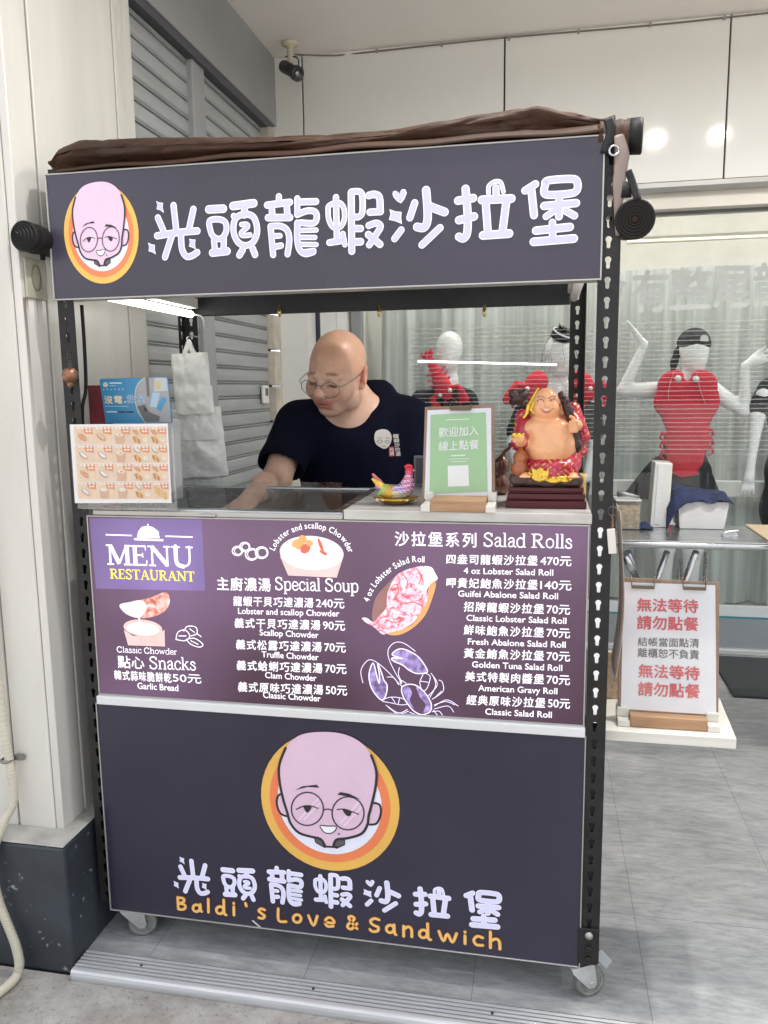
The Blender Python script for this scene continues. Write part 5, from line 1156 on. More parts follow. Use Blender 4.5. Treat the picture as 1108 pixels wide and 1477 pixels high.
for a, u in ((0, 548), (1, 556), (2, 581), (3, 590)): mb.lathe([(0, -.003), (.003, -.0015), (.0036, .0), (.003, .0018), (0, .003)], (rc[0] + (u - 571) * k, rc[1] - .03, ZT + .013), n=10)
build('pearls', mb, mat('pearl', (.75, .62, .42), .2), ro)

# laughing buddha statue
bc = atZ(787, 734, ZT); by = bc[1] + .055; kb = (by + 1.67) / 1155 * 1.02
bu = thing('buddha_statue', (bc[0], by, ZT), 'laughing pot-bellied buddha statue holding a staff on a stepped maroon base', 'statue')
B = lambda u, v, y=0.0: np.array([bc[0] + (u - 787) * kb, by + y, ZT + (735 - v) * kb])
m_mar = mat('maroon_lacquer', (.060, .003, .008), .28, var=.1, spec=.35)
mb = MB(); hw = .085
for i, (e, z0_, z1_) in enumerate(((0, 0, .017), (.005, .0172, .020), (.003, .0202, .032), (.008, .0322, .036), (.006, .0362, .045))): mb.box(bc[0] - hw + e, bc[0] + hw - e, by - .055 + e, by + .06 - e, ZT + z0_, ZT + z1_)
build('stepped_base', mb, m_mar, bu, bevel=.0015)
s = Solid(); s.box(B(787, 697, 0), (.075, .046, .010), .006, .01)
for i in range(16): s.ell(B(745 + i * 5.6, 699 - random.random() * 6, -.04 + .02 * random.random()), (.012, .012, .008 + .006 * random.random()), .008)
mb = s.mesh(B(787, 735) - [.1, .07, -.04], B(787, 735) + [.1, .07, .10], .0022, [(.07, .04, .035)]); build('rock', mb, mat('bark_brown', (1, 1, 1), .5, attr=True, var=.5, scale=80, bump=.4, bscale=120), bu, fixn=False)
s = Solid(); SK = 0
s.ell(B(793, 652, -.004), (.056, .046, .050), col=0); s.ell(B(786, 628, .006), (.050, .034, .032), .03, col=0); s.ell(B(772, 626, -.020), (.021, .016, .015), .012, col=0); s.ell(B(803, 627, -.020), (.020, .016, .015), .012, col=0)
s.ell(B(786, 606, -.004), (.027, .026, .018), .012, col=0); s.ell(B(785.5, 593, -.010), (.0275, .027, .0325), .006, col=0); s.ell(B(786, 604, -.020), (.026, .018, .013), .010, col=0); s.ell(B(776, 599, -.026), (.011, .011, .010), .006, col=0); s.ell(B(796, 599, -.026), (.011, .011, .010), .006, col=0)
s.ell(B(786, 596, -.037), (.0055, .006, .005), .004, col=0)
for u in (767.5, 806): s.ell(B(u, 600, .004), (.005, .007, .016), .004, col=0)
[s.ell(B(786 + j * 2.6, 604.5 - .42 * j * j, -.0395), (.0028, .012, .0016), 0, rot=(0, -.35 * j, 0), col=(2 if abs(j) < 3 else 4), op=2) for j in (-3, -2, -1, 0, 1, 2, 3)]; s.ell(B(786, 602.6, -.0395), (.0062, .012, .0015), 0, col=5, op=2)
for u in (778, 795):
    [s.ell(B(u + j * 2.1, 589 - (1.6 - .5 * j * j), -.035), (.0024, .012, .0014), 0, rot=(0, .32 * j, 0), col=3, op=2) for j in (-2, -1, 0, 1, 2)]; [s.ell(B(u + j * 2.6, 583.5 + .55 * j * j, -.034), (.003, .014, .0013), 0, rot=(0, .3 * j, 0), col=4, op=2) for j in (-2, -1, 0, 1, 2)]
# arms and fists, navel, feet
s.cap(B(758, 622, .004), B(752, 645, -.020), .020, .016, .01, col=1); s.cap(B(752, 645, -.022), B(752, 643, -.040), .012, .010, .008, col=0)
for i in range(4): s.cap(B(744 + i * 3.4, 643, -.050), B(746 + i * 3.2, 639 - (i % 2), -.054), .0042, .0036, .002, col=0)
s.cap(B(742, 641, -.044), B(745, 636, -.046), .004, .0035, .002, col=0)
s.cap(B(818, 612, .010), B(830, 624, -.006), .018, .014, .01, col=1); s.ell(B(825, 623, -.020), (.0125, .011, .0135), .006, col=0)
for i in range(4): s.cap(B(818, 618.5 + i * 4.3, -.026), B(826, 618 + i * 4.1, -.034), .0040, .0042, .0015, col=0)
s.cap(B(822, 614, -.024), B(818, 611, -.032), .0042, .0036, .002, col=0)
s.ell(B(790, 655, -.0515), (.0025, .003, .0018), .002, op=1)
for y_, zz in ((640, .0), (648, 0)): s.cap(B(760 + (y_ - 640), 637 + (y_ - 640) * .2, -.030), B(815, 634 + (y_ - 640) * .6, -.034), .0012, .0012, .001, op=1)
for u in (759, 823): s.ell(B(u, 690, -.042), (.010, .017, .007), .005, col=0); [s.ell(B(u - 6 + 3 * j, 691, -.058), (.0027, .004, .003), .002, col=0) for j in range(5)]
mb = s.mesh(B(787, 735) - [.11, .085, -.04], B(787, 735) + [.11, .06, .29], .0017, [(.80, .40, .20), (.45, .03, .05), (.42, .05, .05), (.025, .015, .015), (.13, .06, .04), (.75, .7, .65)], None, 1)
m_glaze = mat('glazed_resin', (1, 1, 1), .25, attr=True, var=.06, scale=40, coat=.3); build('body', mb, m_glaze, bu, fixn=False)
s = Solid(); s.ell(B(795, 678, -.012), (.055, .045, .022), .01); s.ell(B(762, 672, .010), (.02, .03, .03), .015); s.ell(B(822, 672, .005), (.020, .035, .030), .015); s.ell(B(832, 655, .015), (.011, .02, .02), .01); s.ell(B(838, 660, .01), (.008, .01, .010), .006)
s.cap(B(755, 612, .018), B(748, 650, .008), .018, .016, .012); s.cap(B(822, 602, .02), B(836, 640, .01), .016, .016, .012); s.ell(B(788, 630, .035), (.055, .022, .055), .02); s.ell(B(760, 655, .012), (.016, .02, .016), .01)
for i in range(9): s.ell(B(768 + i * 7, 686 + (i % 2) * 3, -.050 + .004 * abs(i - 4)), (.009, .008, .012), .006)
def rob(V, C):
    q = V[:, 0] * 250 + 2.1 * np.sin(V[:, 2] * 190); r = V[:, 2] * 270 + 1.7 * np.sin(V[:, 0] * 160 + 1); f = np.sin(q) * np.sin(r); g = np.sin(q * 2.3 + 1) * np.sin(r * 2.1); C = C.copy(); C[f < -.62] = (.60, .07, .13); C[(f > .70) & (g > -.4)] = (.66, .40, .10); C[(f > .45) & (g > .72)] = (.70, .45, .14); return C
mb = s.mesh(B(787, 735) - [.11, .085, -.03], B(787, 735) + [.11, .075, .25], .002, [(.42, .015, .04)], rob, 1); build('red_robe', mb, m_glaze, bu, fixn=False)
s = Solid()
s.chain([B(806, 582, .012), B(814, 600, -.006), B(822, 625, -.012), B(828, 650, -.014), B(829, 656, -.012)], [.008, .009, .0085, .010, .006], .005)
for p in ((811, 590), (817, 605), (829, 646), (826, 636)): s.ell(B(*p, -.006), .0095, .005)
for i in range(9): s.ell(B(740 + 4 * (i % 5), 580 + 7 * (i // 5) + (i % 2) * 3, .02 + .008 * (i % 3)), .0105, .005)
s.chain([B(752, 590, .024), B(764, 600, .02)], [.010, .008], .006)
mb = s.mesh(B(787, 735) - [.11, .085, -.10], B(787, 735) + [.11, .085, .30], .0022, [(.045, .022, .020)]); build('knotted_staff', mb, mat('dark_root', (1, 1, 1), .4, attr=True, var=.5, scale=120, bump=.4, bscale=150), bu, fixn=False)
s = Solid(); R2 = random.Random(3)
def ingot(u, v, y, sc=1.0):
    s.ell(B(u, v, y), (.012 * sc, .008 * sc, .0055 * sc), .003); s.ell(B(u - 8 * sc, v - 3 * sc, y), (.005 * sc, .006 * sc, .006 * sc), .004); s.ell(B(u + 8 * sc, v - 3 * sc, y), (.005 * sc, .006 * sc, .006 * sc), .004); s.ell(B(u, v - 4 * sc, y), (.006 * sc, .006 * sc, .005 * sc), .003)
ingot(778, 695, -.055, 1.0); ingot(772, 690, -.05, .9); ingot(797, 697, -.052, 1.1); ingot(812, 696, -.050, 1.0); ingot(749, 637, -.052, .8); s.ell(B(779, 684, -.052), (.010, .006, .009), .004)
for i in range(7): s.cap(B(771 + 3 * i, 688, -.055), B(768 + 3.6 * i, 679 + (i % 3) * 2, -.056), .0035, .0015, .002)
s.chain([B(774, 574, -.008), B(768, 585, -.008), B(762, 596, -.012), B(760, 606, -.014), B(756, 612, -.016)], [.003, .004, .005, .004, .004], .002); s.chain([B(770, 590, -.010), B(766, 602, -.014), B(770, 608, -.016)], [.003, .003, .003], .002)
mb = s.mesh(B(787, 735) - [.11, .085, -.03], B(787, 735) + [.11, .085, .29], .0017, [(.72, .46, .07)]); build('gold_ingots', mb, mat('bright_gold', (1, 1, 1), .25, metal=.8, attr=True, var=.15, scale=90), bu, fixn=False)
m_gourd = mat('amber_gourd', (.34, .085, .018), .2, var=.25, scale=14, coat=.4)
mb = MB(); mb.lathe([(0, 0), (.014, .003), (.020, .014), (.019, .024), (.014, .031), (.0145, .036), (.0165, .045), (.014, .053), (.007, .059), (.003, .064), (0, .066)], B(751, 694, -.030), (0.05, -.05, 1), n=24); build('amber_gourd', mb, m_gourd, bu)
# brown gourd behind
gq = atZ(719, 713, ZT); gk = (gq[1] + 1.67) / 1155
mb = MB(); mb.lathe([(0, 0), (.016, .001), (.026, .010), (.030, .024), (.027, .038), (.018, .047), (.016, .051), (.019, .060), (.0215, .072), (.019, .083), (.011, .091), (.006, .098)], gq, (.10, 0, 1), n=28)
go = thing('gourd', gq, 'dark brown bottle gourd with a short stalk standing left of the buddha', 'gourd')
build('gourd_shell', mb, mat('brown_gourd', (.10, .035, .015), .25, var=.35, scale=16, coat=.3), go)
mb = MB(); q = gq + np.array([.10, 0, 1]) * .096; mb.tube(smooth_line([q, q + [.006, 0, .010], q + [.016, 0, .018], q + [.018, 0, .030]]), .0042, 8); build('stalk', mb, mat('dark_red_stalk', (.13, .02, .02), .5), go)
# bamboo cup beside the post, tablet behind the sign
q = np.array([.0 - .016, .20, ZT]); mb = MB(); mb.lathe([(.0, .001), (.0125, 0), (.0135, .02), (.0128, .045), (.0135, .062), (.0115, .062), (.011, .006), (0, .005)], q, n=20)
single('bamboo_cup', mb, mat('bamboo', (.50, .30, .09), .4, var=.2, scale=8, stretch=(10, 10, 1)), 'small golden bamboo cup between the buddha and the slotted post', 'cup', q)
ta = at(597, 657, .40); tb = at(640, 714, .40)
tb_ = thing('tablet', (ta[0], .40, ZT), 'dark tablet screen standing on the counter behind the green sign', 'tablet')
mb = MB(); mb.box(ta[0], ta[0] + .19, .395, .405, ZT + .004, ta[2]); build('shell', mb, mat('grey_shell', (.13, .14, .15), .35, metal=.3), tb_, bevel=.003)
mb = MB(); mb.box(ta[0] + .03, ta[0] + .16, .405, .47 - .012, ZT, ZT + .0038); build('foot', mb, mat('grey_shell', (.13, .14, .15)), tb_)
mb = MB(); mb.box(ta[0] + .006, ta[0] + .184, .3938, .3949, ZT + .012, ta[2] - .006); build('back_cover', mb, mat('dark_cover', (.035, .04, .045), .4), tb_)

# photo menu card in a clear holder
PM = Plane((-1.04, -.014, 1.2), (0, -1, 0)); pz = Zc(PM, 100, 600, 6.925)
pm = thing('photo_menu', (-1.04, -.014, 1.107), 'laminated orange photo menu of rolls and soups in a clear holder at the left post', 'menu card')
mb = MB(); C_ = [(5, 85), (981, 76), (1020, 868), (58, 870)]; mb.prism([tuple(pz(*c)) for c in C_], lambda a, b, d: PM.P(a, b, d), -.0022, 0); card = build('card', mb, mat('card_white', (.75, .73, .73), .3), pm)
mc = [mat('peach_ground', (.72, .52, .36), .5, var=.1, scale=30), mat('pic_burnt_orange', (.66, .21, .06), .5), mat('pic_bun', (.66, .38, .20), .5), mat('pic_pale_fish', (.52, .55, .60), .4), mat('pic_cup_tan', (.58, .33, .21), .5), mat('pic_cream_w', (.78, .74, .68), .5), mat('pic_toast', (.62, .36, .07), .5), mat('pic_rust', (.42, .12, .06), .5)]
mb = MB(); cx_ = [45, 238, 424, 610, 796, 972]; cy_ = [104, 288, 472, 657, 832]
def cell(i, j, dx, dy):  # skewed grid position
    t = (j + dy) / 4; u = cx_[i] + (cx_[i + 1] - cx_[i]) * dx + 48 * t * (1 - .35 * (i + dx) / 5); v = cy_[j] + (cy_[j + 1] - cy_[j]) * dy
    return pz(u, v)
types = ['RBCXX', 'FFCXX', 'RFCXX', 'FCCXT']; qn = 0
for j in range(4):
    for i in range(5):
        e = .0006; mb.poly([PM.P(*cell(i, j, a, b), e) for a, b in ((.02, .03), (.98, .03), (.98, .97), (.02, .97))], 0)
        mb.poly([PM.P(*cell(i, j, a, b), e + .0003) for a, b in ((.48, .04), (.97, .04), (.97, .44), (.55, .38), (.5, .2))], 1)
        for q in range(4): mb.poly([PM.P(*cell(i, j, a, b), e + .0006) for a, b in ((.18 + .2 * q, .05), (.32 + .2 * q, .05), (.32 + .2 * q, .15), (.18 + .2 * q, .15))], 5)
        for q in range(2): mb.poly([PM.P(*cell(i, j, a, b), e + .0006) for a, b in ((.62 + .16 * q, .22), (.74 + .16 * q, .22), (.74 + .16 * q, .31), (.62 + .16 * q, .31))], 5)
        ty = types[j][i]; c = cell(i, j, .42, .58)
        def roll(c, k_, a, b):
            disc(mb, PM, c, .0125 * k_, e + .0009, 7, n=18, ry=.0058 * k_, rot=-.62); disc(mb, PM, c + np.array([.0006, .0008]), .0115 * k_, e + .0012, a, n=18, ry=.0045 * k_, rot=-.62); disc(mb, PM, c + np.array([.001, .001]), .0085 * k_, e + .0015, b, n=14, ry=.0024 * k_, rot=-.62)
        if ty == 'R': roll(c, 1, 2, 1)
        elif ty == 'B': roll(c, 1, 2, 0)
        elif ty == 'F': roll(c, 1, 3, 5)
        elif ty == 'C':
            mb.poly([PM.P(*cell(i, j, a, b), e + .0009) for a, b in ((.14, .48), (.68, .48), (.62, .95), (.2, .95))], 4); disc(mb, PM, cell(i, j, .41, .45), .0082, e + .0012, 5, n=18, ry=.0042); disc(mb, PM, cell(i, j, .42, .45), .0040, e + .0015, 1 if j < 3 else 3, n=12, ry=.002)
        elif ty == 'X':
            roll(cell(i, j, .28, .3), .72, 3 if j in (1, 3) else 2, 5 if j in (1, 3) else 1)
            mb.poly([PM.P(*cell(i, j, a, b), e + .0009) for a, b in ((.08, .55), (.3, .52), (.55, .78), (.5, .95), (.2, .85))], 6); mb.poly([PM.P(*cell(i, j, a, b), e + .0012) for a, b in ((.12, .6), (.22, .56), (.3, .84), (.22, .86))], 7); mb.poly([PM.P(*cell(i, j, a, b), e + .0012) for a, b in ((.36, .66), (.44, .7), (.5, .93), (.42, .92))], 7)
            disc(mb, PM, cell(i, j, .78, .72), .0050, e + .0009, 5, n=14, ry=.0046); disc(mb, PM, cell(i, j, .78, .70), .003, e + .0012, 0, n=12, ry=.002)
        else:
            for q in range(4): mb.poly([PM.P(*cell(i, j, a + q * .17, b + q * .12), e + .0009 + q * 4e-5) for a, b in ((.12, .25), (.3, .2), (.36, .62), (.2, .66))], 6 if q % 2 else 2)
build('food_pictures', mb, mc, card, fixn=False)
mb = MB(); mb.poly([PM.P(*pz(*c), .0034) for c in C_]); c2 = pz(1058, 870); c1_ = pz(1058, 110)
mb.box(PM.P(*pz(60, 870))[0], PM.P(*c2)[0], -.006, -.004, 1.1075, PM.P(*c1_)[2]); mb.box(PM.P(*pz(60, 870))[0], PM.P(*c2)[0], -.0038, .012, 1.1072, 1.1092)
build('clear_holder', mb, m_film, pm, fixn=False)

# phone charging station with blue sign
CSY = .10; CP = Plane((-1.02, CSY, 1.3), (0, -1, 0)); cz = Zc(CP, 140, 540, 9.233)
cs = thing('charging_station', (-1.03, CSY + .03, 1.107), 'blue sign with a phone picture on a white phone charging station behind the photo menu', 'charging station')
a = at(163, 606, CSY); b = at(236, 606, CSY)
mb = MB(); mb.box(a[0], b[0], CSY + .004, CSY + .09, 1.108, a[2]); build('housing', mb, mat('station_white', (.70, .72, .73), .35), cs, bevel=.006)
mb = MB(); o_ = [(48, 60), (920, 36), (945, 60), (1002, 648), (118, 648), (33, 80)]; mb.prism([tuple(cz(*p)) for p in o_], lambda x, y, d: CP.P(x, y, d), -.003, 0); sg = build('blue_sign', mb, mat('sign_blue', (.045, .25, .46), .35, var=.05), cs)
mb = MB(); arc = [(640, 44), (560, 110), (518, 200), (508, 300), (525, 420), (560, 520), (610, 590), (640, 640)]
mb.poly([CP.P(*cz(*p), .0005) for p in [(640, 44)] + arc[1:] + [(990, 640), (940, 62), (915, 44)]], 0)
stroke(mb, CP, [cz(*p) for p in arc], .0016, .0009, 1)
for i, (pts, m_) in enumerate(((((650, 44), (690, 44), (705, 300), (670, 290)), 2), (((770, 44), (930, 44), (945, 220), (760, 230)), 3), (((780, 90), (850, 90), (850, 200), (790, 190)), 4), (((745, 240), (845, 245), (800, 440), (705, 435)), 5), (((860, 300), (935, 320), (850, 490), (795, 460)), 6), (((540, 430), (640, 400), (700, 500), (840, 560), (830, 630), (640, 630)), 2), (((620, 420), (660, 470), (650, 510)), 7))): mb.poly([CP.P(*cz(*p), .0010 + i * 6e-5) for p in pts], m_)
build('phone_picture', mb, [mat('pic_grey', (.36, .36, .38), .5), mat('pale_rim', (.66, .68, .50), .4), mat('pic_dark_grey', (.14, .14, .15), .5), mat('pic_haze', (.50, .53, .58), .5), mat('pic_yellow', (.60, .50, .22), .5), mat('pic_phone_pale', (.40, .56, .68), .4), mat('pic_phone_blue', (.06, .30, .55), .4), m_blk], sg, fixn=False)
mb = MB()
for s_, u0, u1, v, h in (('沒', 106, 214, 388, 11), ('電', 236, 344, 386, 11), ('救', 402, 512, 384, 12), ('星', 546, 652, 382, 12)):
    q0, q1 = (140 + u0 / 9.233, 540 + v / 9.233), (140 + u1 / 9.233, 540 + v / 9.233)
    text(mb, CP, s_, *q0, *q1, h, off=.0016, bold=.045, mi=0)
    if s_ in '救星': text(mb, CP, s_, *q0, *q1, h, off=.0020, bold=.005, mi=1)
    else: text(mb, CP, s_, *q0, *q1, h, off=.0020, bold=.010, mi=2)
disc(mb, CP, cz(380, 370), .0022, .0016, 0, n=12); disc(mb, CP, cz(115, 138), .0060, .0008, 0, n=24); stroke(mb, CP, [cz(122, 112), cz(104, 140), cz(126, 140), cz(110, 168)], .0012, .0012, 3, raw=True)
for i, (x0_, x1_, y_, wd) in enumerate(((168, 330, 116, .0028), (168, 250, 152, .001), (85, 98, 203, .0022), (135, 148, 202, .0022), (185, 198, 201, .0022), (238, 251, 200, .0022), (290, 303, 199, .0022), (340, 353, 198, .0022), (110, 420, 425, .0009), (130, 270, 498, .0024))): stroke(mb, CP, [cz(x0_, y_), cz(x1_, y_)], wd, .0008, 0, cap=False)
stroke(mb, CP, [cz(280, 500), cz(380, 500)], .0036, .0008, 3, cap=False); stroke(mb, CP, [cz(390, 500), cz(490, 500)], .0036, .0008, 3, cap=False)
build('lettering', mb, [mat('sign_white', (.78, .78, .74), .4), mat('sign_glyph_blue', (.10, .28, .55), .4), mat('sign_cream', (.72, .62, .38), .4), mat('sign_ink', (.02, .03, .05), .4)], sg, fixn=False)
mb = MB(); a = at(127, 556, .19); b = at(152, 606, .19); mb.box(a[0], b[0] + .02, .188, .192, 1.108, a[2]); build('red_leaflet', mb, mat('wine_red', (.20, .015, .03), .4, var=.5, scale=12), cs)

# hanging plastic carrier bags
m_bag = mat('white_polythene', (.92, .93, .90), .30, var=.05, scale=12, bump=.5, bscale=30)
def bag(lbl, L, Y, th, seed, handle=None):
    us = [at(u, v, Y) for u, v in L]; root = thing('plastic_bag', us[0], lbl, 'plastic bag', 'white carrier bags hanging from the rear post'); (tl, tr, br, bl) = us
    mb = MB()
    for sgn in (-1, 1):
        def fn(s, t):
            p = tl * (1 - s) * (1 - t) + tr * s * (1 - t) + br * s * t + bl * (1 - s) * t
            bulge = (math.sin(math.pi * s) ** .5) * (.35 + .65 * math.sin(math.pi * min(1, t * .9 + .1)))
            n_ = mnoise.noise(Vector((s * 3.2 + seed, t * 5, seed))) * .9 + mnoise.noise(Vector((s * 9 + t * 5, t * 8 + seed, 2))) * .5 + .35 * abs(mnoise.noise(Vector((s * 6 - t * 7, t * 3 + s * 4, seed * 2))))
            cr = .35 * math.exp(-((s - .35 - .2 * t) / .05) ** 2) * (1 - t)
            return p + np.array([.003 * n_ * (1 if 0 < s < 1 else .5), sgn * th * (bulge * (1 + n_ - cr)) * .5, .004 * n_ * t])
        mb.grid(fn, 22, 30)
    build('bag_body', mb, m_bag, root)
    if handle:
        mb = MB(); P_ = [at(u, v, Y) for u, v in handle]; mb.tube(smooth_line(P_, 6), [.0035 + .006 * abs(2 * i / (6 * (len(P_) - 1)) - 1) for i in range(6 * (len(P_) - 1) + 1)], 8, flat=(1, .35, 1)); build('handle', mb, m_bag, root)
bag('lowest white carrier bag, crumpled, showing under the longer bag', [(262, 600), (314, 600), (319, 714), (264, 714)], .515, .026, 7.1)
bag('longer white carrier bag hanging behind the top bag on the rear post', [(246, 590), (318, 586), (330, 686), (254, 690)], .495, .034, 3.7)
bag('middle white carrier bag peeking out just under the top bag', [(252, 560), (306, 556), (313, 633), (259, 636)], .475, .024, 9.2)
bag('top white carrier bag with its handle looped over the hook', [(246, 511), (299, 508), (309, 596), (254, 598)], .452, .034, 1.3, [(266, 514), (269, 503), (271, 494), (272, 491), (274, 494), (276, 503), (281, 513)])
mb = MB(); hk = at(272, 490, .462); mb.tube(smooth_line([hk + [.0, .0, -.004], hk + [-.006, .002, .004], hk + [-.004, .03, .012], hk + [.0, .088, .010]]), .0022, 7); build('wire_hook', mb, m_stl, cart)
# key charms
q = at(101, 541, -.016); kc = thing('copper_charm', q, 'round copper charm hanging from the left slotted post', 'charm')
mb = MB(); mb.lathe([(0, -.018), (.010, -.016), (.016, -.008), (.018, 0), (.016, .008), (.010, .015), (0, .018)], q, n=22); mb.lathe([(.0, -.027), (.006, -.026), (.008, -.018), (.006, -.012)], q, n=14); build('ball', mb, mat('copper', (.28, .14, .08), .35, metal=.7, var=.4, scale=70), kc)
mb = MB()
for i in range(5): c = q + [0, .002, .021 + .007 * i]; mb.tube([c + [.003 * math.cos(a), .003 * math.sin(a) * (i % 2), .0045 * math.sin(a)] for a in np.linspace(0, 6.28, 11)], .0009, 5)
build('chain', mb, mat('dark_chain', (.10, .08, .07), .4, metal=.7), kc)
q = at(883.5, 737, .0); q[1] = -.004; kr = thing('key_ring', q, 'split key ring with a pale tag hanging from the right slotted post', 'key ring')
mb = MB(); mb.tube([q + [.009 * math.cos(a), .001 * math.sin(2 * a), .0095 * math.sin(a)] for a in np.linspace(0, 6.28, 21)], .0012, 6); build('ring', mb, mat('dark_chain', (.1, .08, .07)), kr)
mb = MB()
for i in range(5): c = q + [0, .0, -.012 - .0055 * i]; mb.tube([c + [.0022 * math.cos(a) * (1 - i % 2), .0022 * math.cos(a) * (i % 2), .0036 * math.sin(a)] for a in np.linspace(0, 6.28, 11)], .0008, 5)
build('chain', mb, mat('copper_chain', (.30, .15, .10), .35, metal=.8), kr)
mb = MB(); mb.obox(q + [.0, 0, -.062], ((1, 0, .1), (0, 1, 0), (-.1, 0, 1)), (.008, .0028, .026)); build('tag', mb, mat('pale_tag', (.66, .63, .58), .35), kr, bevel=.002)
# ================================================================== PERSON
from mathutils.bvhtree import BVHTree
SKIN = (.72, .455, .34); SCALP = (.69, .405, .28); LIP = (.50, .20, .17); DARKP = (.02, .012, .010); BROW = (.30, .18, .13); EAR = (.76, .40, .31); STUB = (.58, .37, .285)
PALM = [SKIN, SCALP, LIP, DARKP, BROW, EAR, STUB]
HO = at(486, 540, .70); HR = eul(0, 0, rad(-14)) @ eul(rad(18), rad(6), 0)
hw_ = lambda p: HR @ np.array(p, float) + HO
s = Solid(); s.frame(HR, HO)
s.ell((0, .018, .036), (.079, .099, .092), col=1); s.ell((0, -.012, -.010), (.071, .082, .085), .03, col=0); s.ell((0, -.018, -.052), (.061, .066, .054), .03, col=0); s.ell((0, -.062, -.092), (.030, .024, .019), .026, col=6)
for e in (-1, 1):
    s.ell((e * .046, -.058, -.030), (.027, .026, .026), .025, col=0); s.ell((e * .052, -.010, -.075), (.018, .035, .026), .025, col=6)
    s.ell((e * .0335, -.0985, .005), (.021, .014, .0105), .010, op=1)
    s.ell((e * .0335, -.0775, .003), (.0185, .0155, .0135), .004, col=0)
    s.cap((e * .016, -.090, .021), (e * .052, -.076, .020), .0085, .006, .012, col=0)
    s.ell((e * .0335, -.0935, -.0045), (.0170, .012, .0036), 0, rot=(0, e * .10, 0), col=3, op=2)
    s.ell((e * .036, -.092, .0285), (.021, .014, .0046), 0, rot=(0, e * .14, 0), col=4, op=2)
    s.ell((e * .0125, -.1035, -.030), (.0095, .010, .0085), .008, col=0)
    s.ell((e * .0085, -.108, -.0395), (.0038, .005, .003), .003, op=1)
    s.ell((e * .083, .022, -.004), (.0085, .022, .033), .004, rot=(0, e * .16, e * .50), col=5); s.ell((e * .093, .016, .000), (.0065, .0115, .020), .004, rot=(0, e * .1, e * .45), op=1); s.ell((e * .080, .008, -.032), (.007, .009, .011), .005, col=5)
    s.cap((e * .027, -.092, -.036), (e * .040, -.078, -.066), .0020, .0016, .004, op=1)
s.cap((0, -.090, .014), (0, -.113, -.022), .0085, .0125, .012, col=0); s.ell((0, -.113, -.027), (.0125, .0105, .0095), .008, col=0)
s.ell((0, -.078, -.060), (.032, .014, .020), .018, col=0); s.ell((0, -.0885, -.0590), (.0250, .0075, .0048), .005, col=2); s.ell((0, -.0865, -.0680), (.0215, .0075, .0056), .005, col=2)
s.ell((0, -.0955, -.0632), (.026, .006, .0013), .002, op=1); s.ell((0, -.090, -.0634), (.0255, .010, .0014), 0, col=3, op=2); s.ell((0, -.084, -.083), (.020, .006, .005), .008, op=1)
s.frame()
NB = at(526, 600, .80)
s.cap(hw_((0, .045, -.05)), NB + [0.01, .02, -.01], .056, .060, .016, col=0); s.cap(hw_((0, .03, -.085)), NB + [-.01, .0, -.03], .046, .052, .016, col=0)
SR, SL = np.array([-.865, .765, 1.268]), np.array([-.515, .845, 1.272])
s.cap(SR, SL, .055, .055, .05, col=0); s.ell((-.69, .82, 1.17), (.16, .095, .16), .05, col=0); s.ell((-.69, .83, .98), (.15, .10, .17), .06, col=0)
ER = at(398, 694, .60); WR = at(357, 724, .37)
s.chain([SR, ER], [.052, .043], .03, col=0); s.chain([ER, ER * .6 + WR * .4 + [0, 0, .004], WR], [.043, .040, .027], .02, col=0)
EL = np.array([-.455, .80, 1.02]); WL = np.array([-.56, .60, .985])
s.chain([SL, EL], [.052, .043], .03, col=0); s.chain([EL, (EL + WL) / 2, WL], [.043, .038, .027], .02, col=0)
def hand(W, d, nrm, side, curl):
    d = d / np.linalg.norm(d); nrm = nrm - d * (nrm @ d); nrm /= np.linalg.norm(nrm); a = np.cross(d, nrm) * side
    s.ell(W + d * .045, (.036, .036, .036), .001, col=0) if False else None
    for i in range(4):
        o = (i - 1.5) * .0185; s.cap(W + d * .012 + a * o * .7, W + d * .078 + a * o, .0145, .0115, .012, col=0)
    Ls = (.074, .083, .078, .060)
    for i in range(4):
        o = (1.5 - i) * .0195; p = W + d * (.080 - .003 * abs(i - 1.2)) + a * o; q = [p]; ang = 0; L_ = Ls[i]
        for f in (.45, .32, .27): ang += curl * (1 + .12 * i); q.append(q[-1] + (d * math.cos(ang) + nrm * math.sin(ang)) * L_ * f)
        s.chain(q, [.0098, .0090, .0082, .0066], .004, col=0)
    p = W + d * .024 + a * .028; q = [p, p + (d * .55 + a * .75 + nrm * .25) * .034, p + (d * .55 + a * .75 + nrm * .25) * .034 + (d * .85 + a * .25 + nrm * .45) * .030, p + (d * .55 + a * .75 + nrm * .25) * .034 + (d * .85 + a * .25 + nrm * .45) * .030 + (d * .9 + nrm * .45) * .022]
    s.chain(q, [.0145, .0115, .0100, .0078], .008, col=0)
hand(WR, np.array([-.05, -.93, -.36]), np.array([0, -.35, -1.]), -1, .32); hand(WL, np.array([-.55, -.50, -.10]), np.array([-.2, 0, -1.]), 1, .38)
def skincol(V, C):
    C = C.copy(); L = (V - HO) @ HR; e = (np.abs(V - HO).max(1) < .16)
    blush = np.exp(-(((np.abs(L[:, 0]) - .048) / .022) ** 2 + ((L[:, 1] + .07) / .04) ** 2 + ((L[:, 2] + .03) / .022) ** 2)); C = C * (1 - .0 * blush[:, None]) + np.outer(blush * e, (.05, -.035, -.025))
    nose = np.exp(-((L ** 2)[:, 0] / .012 ** 2 + ((L[:, 1] + .118) / .02) ** 2 + ((L[:, 2] + .026) / .014) ** 2)); C += np.outer(nose * e, (.03, -.03, -.02))
    return np.clip(C, .01, 1)
mb = s.mesh((-1.06, .12, .78), (-.36, 1.0, 1.60), .0036, PALM, skincol, 1)
m_skin = mat('skin', (1, 1, 1), .38, attr=True, var=.09, scale=34, bump=.06, bscale=230, sss=.12)
pc = np.array([-.69, .83, 0.])
